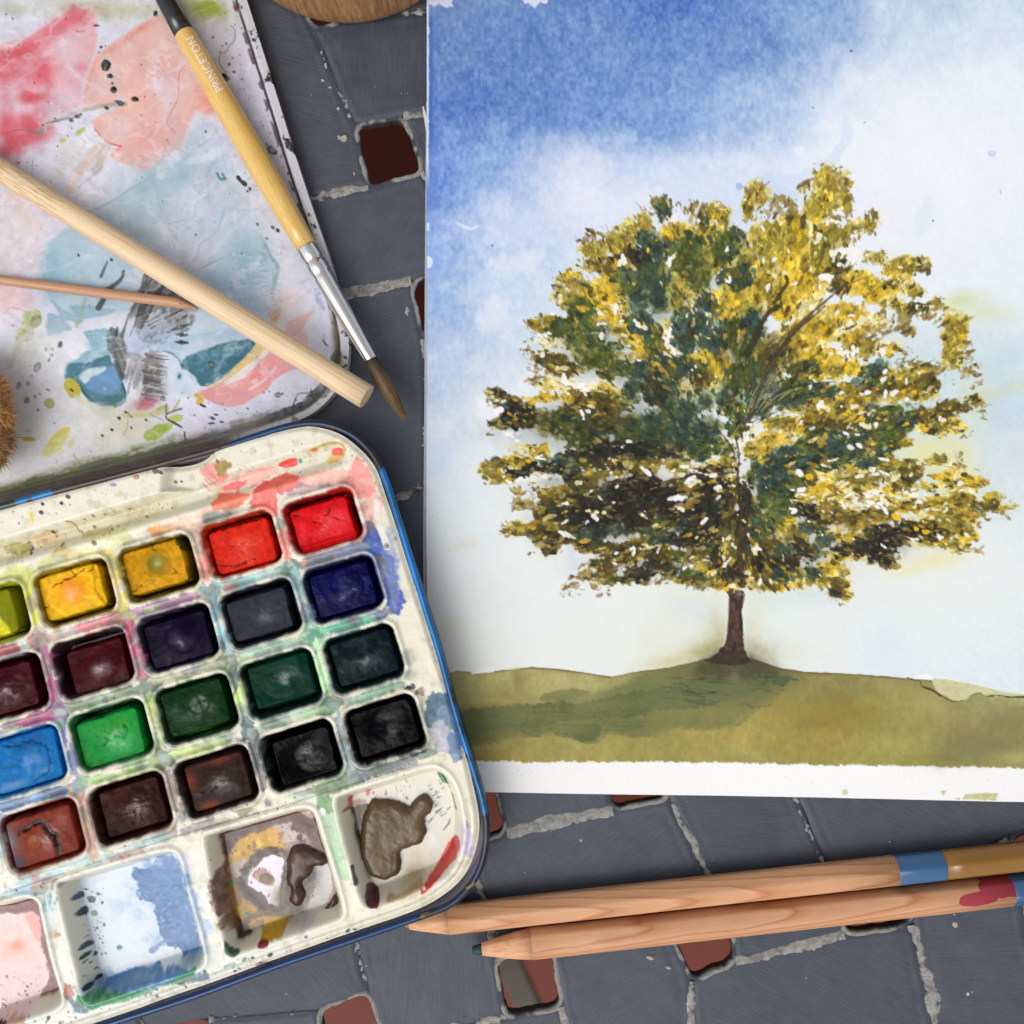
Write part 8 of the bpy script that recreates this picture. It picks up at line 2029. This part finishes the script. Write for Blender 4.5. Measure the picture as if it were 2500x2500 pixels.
# ================================================================== BRUSH, STICKS, PENCILS, BOWL, TUFT
def wood_mat(name, c0, c1, along=.006, across=.16, rough=.45, spec=.4, coat=0.0, contrast=(.3, .7), fine=.35, node=False):
    m, nt, b = new_mat(name)
    g = attr(nt, "gp")
    n = noise(nt, mapping(nt, g.outputs["Vector"], (along, across, across)), 1.0, 4, .6)
    n2 = noise(nt, mapping(nt, g.outputs["Vector"], (along * 5, across * 3.4, across * 3.4)), 1.0, 3, .6)
    r = ramp(nt, [(contrast[0], c0), (contrast[1], c1)], n.outputs[0])
    r2 = ramp(nt, [(.3, (.72, .66, .6, 1)), (.62, (1, 1, 1, 1))], n2.outputs[0])
    c = mixc(nt, fine, r.outputs[0], r2.outputs[0], 'MULTIPLY')
    if node:
        sp = add(nt, "ShaderNodeSeparateXYZ"); nt.links.new(g.outputs["Vector"], sp.inputs[0])
        rm = ramp(nt, [(0, (0, 0, 0, 1)), (.12, (1, 1, 1, 1)), (.7, (.9, .9, .9, 1)), (1, (0, 0, 0, 1))], None or sp.outputs[0])
        mr = add(nt, "ShaderNodeMapRange"); mr.inputs["From Min"].default_value = 40; mr.inputs["From Max"].default_value = 300
        nt.links.new(sp.outputs[0], mr.inputs[0]); nt.links.new(mr.outputs[0], rm.inputs[0])
        fk = noise(nt, mapping(nt, g.outputs["Vector"], (.028, .3, .3)), 1.0, 2, .5)
        fr_ = ramp(nt, [(.54, (0, 0, 0, 1)), (.6, (1, 1, 1, 1))], fk.outputs[0])
        mk = add(nt, "ShaderNodeMath", operation='MULTIPLY'); nt.links.new(rm.outputs[0], mk.inputs[0]); nt.links.new(fr_.outputs[0], mk.inputs[1])
        mk2 = add(nt, "ShaderNodeMath", operation='MULTIPLY'); mk2.inputs[1].default_value = .7; nt.links.new(mk.outputs[0], mk2.inputs[0])
        c = mixc(nt, mk2.outputs[0], c, alb(176, 128, 78))
    nt.links.new(c, b.inputs["Base Color"])
    b.inputs["Roughness"].default_value = rough
    b.inputs["Specular IOR Level"].default_value = spec
    b.inputs["Coat Weight"].default_value = coat
    b.inputs["Coat Roughness"].default_value = .12
    bump(nt, b, n2.outputs[0], .2 if coat < .3 else .05, 1.5)
    return m

# ------------------------------------------------------------------ the paintbrush
brush = tag(empty("paintbrush", P(700, 520, 60)), "round paintbrush with yellow handle, silver ferrule and brown bristles lying over the lid", "paintbrush")
A0, B0 = np.array([398.0, -10.0]), np.array([988.0, 1022.0])
DIRB = (B0 - A0) / np.linalg.norm(B0 - A0)
LB = np.linalg.norm(B0 - A0)
def bpos(s): return A0 + DIRB * s
def bz(s): return 45 + (84 - 45) * s / LB
def bpath(lst): return [(bpos(s)[0], bpos(s)[1], bz(s), r) for s, r in lst]
M_BLK = plain_mat("black_lacquer", alb(22, 24, 26), .18, .5, coat=.6)
M_YEL = wood_mat("varnished_yellow_wood", alb(222, 176, 84), alb(240, 204, 122), .012, .22, .3, .5, .7, fine=.45)
M_FER = plain_mat("nickel_ferrule", (.8, .78, .74, 1), .07, .5, 1.0, nscale=.02, nstr=.03, ndist=1)
sweep("handle_end", bpath([(-60, 20), (0, 22.5), (60, 24.5), (108, 25.6)]), 32, mat=M_BLK, parent=brush)
hs = [(108, 26), (109, 26.3), (160, 27.2), (240, 29), (330, 31), (430, 32.2), (520, 31.6), (600, 29.5), (660, 27.2), (712, 25.2)]
hh = sweep("handle", bpath(hs), 32, mat=M_YEL, parent=brush)
sweep("ferrule", bpath([(706, 25.5), (710, 26), (730, 26.2), (742, 25), (746, 23.6), (750, 25.2), (764, 26.4), (778, 25), (783, 23.4), (788, 24.6), (800, 24.6), (860, 22.6), (940, 19.4), (1000, 17), (1022, 16.2), (1024, 15.4)]), 36, mat=M_FER, parent=brush)
def bristle_mat():
    m, nt, b = new_mat("brown_bristle")
    g = attr(nt, "gp")
    n = noise(nt, mapping(nt, g.outputs["Vector"], (.01, .5, .5)), 1.0, 3, .6)
    sep = add(nt, "ShaderNodeSeparateXYZ"); nt.links.new(g.outputs["Vector"], sep.inputs[0])
    mr = add(nt, "ShaderNodeMapRange"); mr.inputs["From Max"].default_value = 165; nt.links.new(sep.outputs[0], mr.inputs[0])
    c = ramp(nt, [(0, alb(70, 58, 44)), (.4, alb(122, 96, 62)), (1, alb(150, 122, 74))], mr.outputs[0])
    d = mixc(nt, .85, c.outputs[0], ramp(nt, [(.34, (.3, .26, .22, 1)), (.6, (1, 1, 1, 1))], n.outputs[0]).outputs[0], 'MULTIPLY')
    nt.links.new(d, b.inputs["Base Color"])
    b.inputs["Roughness"].default_value = .5
    return m
M_BRI = bristle_mat()
core = bpath([(1018, 14.5), (1040, 16), (1075, 18.5), (1105, 18.5), (1135, 14.5), (1160, 10), (1178, 6), (1186, 2)])
br = sweep("bristles", core, 20, mat=M_BRI, parent=brush)
# separate hairs lying along the tuft
hv, hf, hg = [], [], []
q = random.Random(12)
for k in range(170):
    th = q.uniform(0, 6.283); rr = q.uniform(.75, 1.04)
    pts = []
    for s, r in [(1018, 14.5), (1050, 16.8), (1080, 18.6), (1110, 18.4), (1140, 14.5), (1165, 10.5), (1180 + q.uniform(-14, 12), 8)]:
        c0 = bpos(s); nx, ny = -DIRB[1], DIRB[0]
        o = r * rr * math.cos(th)
        pts.append(P(c0[0] + nx * o, c0[1] + ny * o, bz(s) + r * rr * math.sin(th)))
    w0 = .8 * S
    for i, p_ in enumerate(pts):
        w = w0 * (1 - .75 * i / (len(pts) - 1))
        t = (pts[min(i + 1, len(pts) - 1)] - pts[max(i - 1, 0)]).normalized()
        sd_ = t.cross(Vector((0, 0, 1))).normalized(); up = sd_.cross(t)
        for a in (0, 2.09, 4.19):
            hv.append(p_ + sd_ * (w * math.cos(a)) + up * (w * math.sin(a)))
            hg.append((i * 27.0, th * 30 + k, rr * 10))
    b0 = len(hv) - 3 * len(pts)
    for i in range(len(pts) - 1):
        for a in range(3):
            hf.append([b0 + i * 3 + a, b0 + i * 3 + (a + 1) % 3, b0 + i * 3 + 3 + (a + 1) % 3, b0 + i * 3 + 3 + a])
link("hair", mesh_np("hair", hv, hf, attrs={"gp": hg}), M_BRI, br)["kind"] = "stuff"
br.children[0].matrix_parent_inverse = Matrix.Identity(4)
# lettering printed along the handle
fc = bpy.data.curves.new("lettering", 'FONT')
fc.body = "PRINCETON"
fc.size = 1.0
fc.space_character = 1.05
fc.offset = .012
fo = bpy.data.objects.new("lettering_tmp", fc)
COL.objects.link(fo)
bpy.context.view_layer.update()
dg = bpy.context.evaluated_depsgraph_get()
tm = bpy.data.meshes.new_from_object(fo.evaluated_get(dg))
bpy.data.objects.remove(fo, do_unlink=True)
bm = bmesh.new(); bm.from_mesh(tm)
bmesh.ops.triangulate(bm, faces=bm.faces)
for _k in range(3):
    bmesh.ops.subdivide_edges(bm, edges=[e for e in bm.edges if e.calc_length() > .07], cuts=1)
    bmesh.ops.triangulate(bm, faces=bm.faces)
xs = [v.co.x for v in bm.verts]; ys = [v.co.y for v in bm.verts]
x0, x1, y0, y1 = min(xs), max(xs), min(ys), max(ys)
s_start, s_end = 270.0, 120.0           # reads from the ferrule side up towards the black end
hgt = 22.0
for v in bm.verts:
    s = s_start + (v.co.x - x0) / (x1 - x0) * (s_end - s_start)
    ac = -3.0 + (v.co.y - y0) / (y1 - y0) * -hgt + 21      # across the handle
    r = np.interp(s, [p[0] for p in hs], [p[1] for p in hs]) + .5
    th = ac / r
    side = r * math.sin(th); up = r * math.cos(th)
    c0 = bpos(s); nx, ny = DIRB[1], -DIRB[0]
    v.co = P(c0[0] + nx * side, c0[1] + ny * side, bz(s) + up)
me = bpy.data.meshes.new("lettering")
bm.to_mesh(me); bm.free()
M_LET = plain_mat("white_print", alb(240, 222, 212), .5, .3)
lo_ = link("lettering", me, M_LET, hh)
lo_.matrix_parent_inverse = Matrix.Identity(4)

# ------------------------------------------------------------------ the bamboo stick and the thin pointed stick
M_BAM = wood_mat("pale_bamboo", alb(212, 176, 130), alb(240, 214, 176), .0016, .3, .5, .35, 0, (.34, .52), .3, True)
st = tag(empty("bamboo_stick", P(450, 690, 60)), "thick pale bamboo stick with a square cut end lying across the palette lid", "stick")
d_ = np.array([905.0 + 60, 970 + 37]) - np.array([-60.0, 378])
bx = []
for i in range(14):
    t = i / 13
    u, v = -70 + (895 + 70) * t, 372 + (969 - 372) * t
    bx.append((u, v, 52 + 58 * t, 27.5 + 3.2 * t + .5 * math.sin(i * 2.1)))
sweep("shaft", bx, 28, mat=M_BAM, parent=st)
M_TWIG = wood_mat("reddish_wood", alb(176, 124, 92), alb(212, 164, 128), .004, .3, .42, .4, .15, (.3, .62), .5)
st2 = tag(empty("pointed_stick", P(200, 712, 24)), "thin reddish brown wooden stick with a slanted pointed tip beside the bamboo stick", "stick")
tw = [(-60 + (425 + 60) * i / 10, 676 + (738 - 676) * i / 10, 28.5, 11.3 + 1.7 * i / 10) for i in range(11)]
sw = sweep("shaft", tw + [(436, 741, 28.4, 12.6), (450, 745, 27, 10.2), (464, 749, 25.5, 7.0), (476, 752.5, 24, 3.4), (483, 755, 23.6, .8)], 24, mat=M_TWIG, parent=st2)

# ------------------------------------------------------------------ the two pencils
def cedar_mat(name, seed, tone=1.0, slope=.0045):
    m, nt, b = new_mat(name)
    g = attr(nt, "gp")
    sep = add(nt, "ShaderNodeSeparateXYZ"); nt.links.new(g.outputs["Vector"], sep.inputs[0])
    nz = noise(nt, mapping(nt, g.outputs["Vector"], (.0035, .012, .012), loc=(seed, seed * 2, 0)), 1.0, 3, .5)
    # growth rings cut on a slant: distance across the grain plus a drift along the pencil
    def M(op, a, b_):
        n = add(nt, "ShaderNodeMath", operation=op)
        for i, v in enumerate((a, b_)):
            if hasattr(v, "is_output"): nt.links.new(v, n.inputs[i])
            else: n.inputs[i].default_value = v
        return n.outputs[0]
    yy = M('MULTIPLY', M('SUBTRACT', sep.outputs[1], 6.0 if seed < 5 else -14.0), M('SUBTRACT', sep.outputs[1], 6.0 if seed < 5 else -14.0))
    ringv = M('ADD', M('ADD', M('MULTIPLY', yy, .0013), M('MULTIPLY', sep.outputs[2], .016)), M('MULTIPLY', sep.outputs[0], slope))
    ringv = M('ADD', ringv, M('MULTIPLY', nz.outputs[0], 1.5))
    fr = add(nt, "ShaderNodeMath", operation='FRACT'); nt.links.new(ringv, fr.inputs[0])
    r = ramp(nt, [(0.0, alb(200, 140, 98)), (.2, alb(210, 156, 114)), (.8, alb(218, 166, 126)), (.95, alb(194, 128, 84)), (1.0, alb(190, 124, 80))], fr.outputs[0])
    n2 = noise(nt, mapping(nt, g.outputs["Vector"], (.02, .35, .35)), 1.0, 4, .6)
    c = mixc(nt, .4, r.outputs[0], ramp(nt, [(.3, (.74, .66, .6, 1)), (.6, (1, 1, 1, 1))], n2.outputs[0]).outputs[0], 'MULTIPLY')
    if seed > 5:     # a smear of crimson paint near the blue band
        w = noise(nt, mapping(nt, g.outputs["Vector"], (.028, .05, .05), loc=(3, 1, 0)), 1.0, 2)
        def blobm(cx, cy, rx, ry):
            a = M('DIVIDE', M('SUBTRACT', sep.outputs[0], cx), rx); b2 = M('DIVIDE', M('SUBTRACT', sep.outputs[1], cy), ry)
            d2 = M('ADD', M('MULTIPLY', a, a), M('MULTIPLY', b2, b2))
            d2 = M('ADD', d2, M('MULTIPLY', M('SUBTRACT', w.outputs[0], .5), 1.1))
            return M('LESS_THAN', d2, 1.0)
        up = M('GREATER_THAN', sep.outputs[2], -8.0)
        mk = M('MULTIPLY', M('MAXIMUM', blobm(1136, -20.0, 62, 22), blobm(1066, -1.0, 46, 17)), up)
        c = mixc(nt, M('MULTIPLY', mk, .9), c, mixc(nt, nz.outputs[0], alb(150, 18, 50), alb(190, 44, 82)))
    nt.links.new(c, b.inputs["Base Color"])
    b.inputs["Roughness"].default_value = .42
    b.inputs["Specular IOR Level"].default_value = .4
    bump(nt, b, n2.outputs[0], .12, 1.5)
    return m
SMEAR = -1.0
M_CED1, M_CED2 = cedar_mat("cedar", 3.0), cedar_mat("smeared_cedar", 8.0, slope=.0028)
M_BLUE = plain_mat("blue_lacquer", alb(48, 92, 136), .2, .5, nscale=.05, nstr=.04, ndist=1, coat=.5)
M_OCH = plain_mat("ochre_lacquer", alb(138, 94, 20), .2, .5, nscale=.05, nstr=.04, ndist=1, var=.1, vscale=.01, coat=.5)
M_RAW = wood_mat("raw_sharpened_wood", alb(222, 160, 116), alb(240, 190, 150), .02, .2, .7, .2, 0, (.3, .65), .4)
def hexr(rot):
    def f(th):
        a = ((th + rot) % (math.pi / 3)) - math.pi / 6
        h = math.cos(math.pi / 6) / math.cos(a)
        return .6 * h + .4 * .985
    return f
def pencil(label, ptip, pend, r_tip_ax, sections, rot):
    root = tag(empty("pencil", P(*[(ptip[i] + pend[i]) / 2 for i in (0, 1)], 36)), label, "pencil", "cedar pencils below the painting")
    d = np.array(pend, float) - np.array(ptip, float)
    L = np.linalg.norm(d); d /= L
    for nm, mat, prof in sections:
        path = [(ptip[0] + d[0] * s, ptip[1] + d[1] * s, 37, r) for s, r in prof]
        o = sweep(nm, path, 48, hexr(rot) if nm != "lead" else None, mat=mat, parent=root)
    return root
R_ = 38.0
def body(s0, s1, r=R_, n=6): return [(s0 + (s1 - s0) * i / n, r) for i in range(n + 1)]
pencil("cedar pencil with blue band and ochre lacquered end, nearer the painting", (985, 2256), (2560, 2083), 0,
       [("lead", plain_mat("ochre_lead", alb(150, 124, 60), .6, .3), [(0, 3), (4, 9), (22, 12.5), (30, 14)]),
        ("sharpened_tip", M_RAW, [(14, 15), (40, 22), (80, 31), (112, 38.2)]),
        ("barrel", M_CED1, body(112, 1208, 38.6)), ("band", M_BLUE, [(1206, 38.2), (1208, 39.2), (1320, 39.2), (1322, 38.4)]), ("lacquered_barrel", M_OCH, body(1321, 1600, 38.4))], .3)
pencil("cedar pencil with a crimson paint smear and a dark green lead, lower of the two", (1153, 2320), (2560, 2163), 0,
       [("lead", plain_mat("dark_green_lead", alb(28, 70, 72), .5, .3), [(0, 7), (3, 10), (16, 12.5), (34, 14)]),
        ("sharpened_tip", M_RAW, [(24, 15), (60, 23), (110, 33), (146, 37.6)]),
        ("barrel", M_CED2, body(146, 1320, 38.2)), ("band", M_BLUE, [(1319, 38.0), (1321, 38.9), (1440, 38.9)])], .75)

# ------------------------------------------------------------------ the bamboo cup
def cup_mat():
    m, nt, b = new_mat("laminated_bamboo")
    g = attr(nt, "gp")
    n = noise(nt, mapping(nt, g.outputs["Vector"], (.07, .004, 1)), 1.0, 4, .65)
    n2 = noise(nt, mapping(nt, g.outputs["Vector"], (.16, .03, 1)), 1.0, 3, .6)
    r = ramp(nt, [(.3, alb(118, 78, 42)), (.47, alb(168, 122, 76)), (.6, alb(190, 146, 98))], n.outputs[0])
    c = mixc(nt, .5, r.outputs[0], ramp(nt, [(.36, (.55, .45, .36, 1)), (.55, (1, 1, 1, 1))], n2.outputs[0]).outputs[0], 'MULTIPLY')
    nt.links.new(c, b.inputs["Base Color"])
    b.inputs["Roughness"].default_value = .45
    return m
cup_c = (850, -250)
CP = [(150, 0), (285, 0), (304, 5), (316, 18), (322, 40), (325, 80), (326, 140), (326, 300), (326, 700), (322, 716), (312, 720), (302, 716), (298, 690), (296, 60), (150, 40)]
n = 96
V_, F_, G_ = [], [], []
c0 = P(*cup_c, 0)
for k, (r, z) in enumerate(CP):
    for i in range(n):
        a = 6.283185 * i / n
        V_.append((c0.x + r * S * math.cos(a), c0.y + r * S * math.sin(a), z * S))
        aa = abs(a - math.pi)
        G_.append((aa * 320, z + (320 - r) * .8, 0))
for k in range(len(CP) - 1):
    for i in range(n):
        j = (i + 1) % n
        F_.append([k * n + i, k * n + j, (k + 1) * n + j, (k + 1) * n + i])
F_.append(list(range(n))[::-1]); F_.append([(len(CP) - 1) * n + i for i in range(n)])
cup = link("bamboo_cup", mesh_np("bamboo_cup", V_, F_, attrs={"gp": G_}), cup_mat())
tag(cup, "round brown bamboo cup standing on the grey table at the top edge", "cup")

# ------------------------------------------------------------------ the fluffy tan tuft at the left edge
M_FUR = bpy.data.materials.new("tan_fur"); M_FUR.use_nodes = True
nt = M_FUR.node_tree; b = nt.nodes["Principled BSDF"]
a_ = attr(nt, "Col"); nt.links.new(a_.outputs["Color"], b.inputs["Base Color"])
b.inputs["Roughness"].default_value = .7; b.inputs["Specular IOR Level"].default_value = .2; b.inputs["Subsurface Weight"].default_value = .0; b.inputs["Sheen Weight"].default_value = .0; b.inputs["Sheen Tint"].default_value = (1, .8, .5, 1)
_tr = nt.nodes.new("ShaderNodeBsdfTranslucent"); nt.links.new(a_.outputs["Color"], _tr.inputs[0])
_mx = nt.nodes.new("ShaderNodeMixShader"); _mx.inputs[0].default_value = .5
nt.links.new(b.outputs[0], _mx.inputs[1]); nt.links.new(_tr.outputs[0], _mx.inputs[2])
nt.links.new(_mx.outputs[0], nt.nodes["Material Output"].inputs[0])
LOBES = [(-34, 965, 60, 62, 80), (-22, 1015, 58, 50, 100), (-26, 1075, 62, 50, 95), (-44, 1110, 60, 40, 80), (-60, 920, 50, 60, 70), (-70, 1030, 70, 110, 110)]
V_, F_, C_ = [], [], []
for (u, v, ru, rv, z) in LOBES:
    n1_, n2_ = 14, 9
    b0 = len(V_)
    for i in range(n2_ + 1):
        ph = -math.pi / 2 + math.pi * i / n2_
        for j in range(n1_):
            th = 6.283185 * j / n1_
            V_.append(P(u + ru * .82 * math.cos(ph) * math.cos(th), v + rv * .82 * math.cos(ph) * math.sin(th), z + 46 * math.sin(ph)))
            C_.append(rgb(255, 206, 146))
    for i in range(n2_):
        for j in range(n1_):
            j2 = (j + 1) % n1_
            F_.append([b0 + i * n1_ + j, b0 + i * n1_ + j2, b0 + (i + 1) * n1_ + j2, b0 + (i + 1) * n1_ + j])
tuft = link("fluffy_tuft", mesh_np("fluffy_tuft", V_, F_, lin(np.array(C_)) * GAIN), M_FUR)
tag(tuft, "fluffy tan tuft of curly fur at the left edge beside the stained lid", "tuft")
hv, hf, hc = [], [], []
q = random.Random(3)
for (u, v, ru, rv, z) in LOBES:
    for k in range(1700):
        th = q.uniform(-1.9, 1.9); sp = q.uniform(-.15, 1)
        ph = math.asin(sp)
        du, dv, dz = math.cos(ph) * math.cos(th), math.cos(ph) * math.sin(th), math.sin(ph)
        p0 = Vector((u + ru * .8 * du, v + rv * .8 * dv, z + 44 * dz))
        dirv = Vector((du, dv + q.uniform(.0, .8), dz * .6)) + Vector((q.uniform(-.7, .7), q.uniform(-.7, .7), q.uniform(-.5, .5)))
        L = q.uniform(5, 13)
        tone = q.uniform(.82, 1.1) * (1 - .12 * (v > 1050))
        col = lin(np.clip(rgb(255, 210, 150) * tone, 0, 1)) * .97
        cu = Vector((q.uniform(-1, 1), q.uniform(-1, 1), q.uniform(-1, 1))) * 1.3
        b0 = len(hv)
        for i in range(4):
            t = i / 3
            pp = p0 + dirv * L * t + cu * L * t * t
            w = (1.25 * (1 - .8 * t)) * S
            c0 = P(pp.x, pp.y, max(pp.z, 16))
            for a in (0, 2.09, 4.19):
                hv.append((c0.x + w * math.cos(a), c0.y + w * math.sin(a), c0.z + (w * .5 if a else 0)))
                hc.append(col)
        for i in range(3):
            for a in range(3):
                hf.append([b0 + i * 3 + a, b0 + i * 3 + (a + 1) % 3, b0 + i * 3 + 3 + (a + 1) % 3, b0 + i * 3 + 3 + a])
fu = link("fur", mesh_np("fur", np.array(hv), np.array(hf), np.array(hc)), M_FUR, tuft)
fu["kind"] = "stuff"
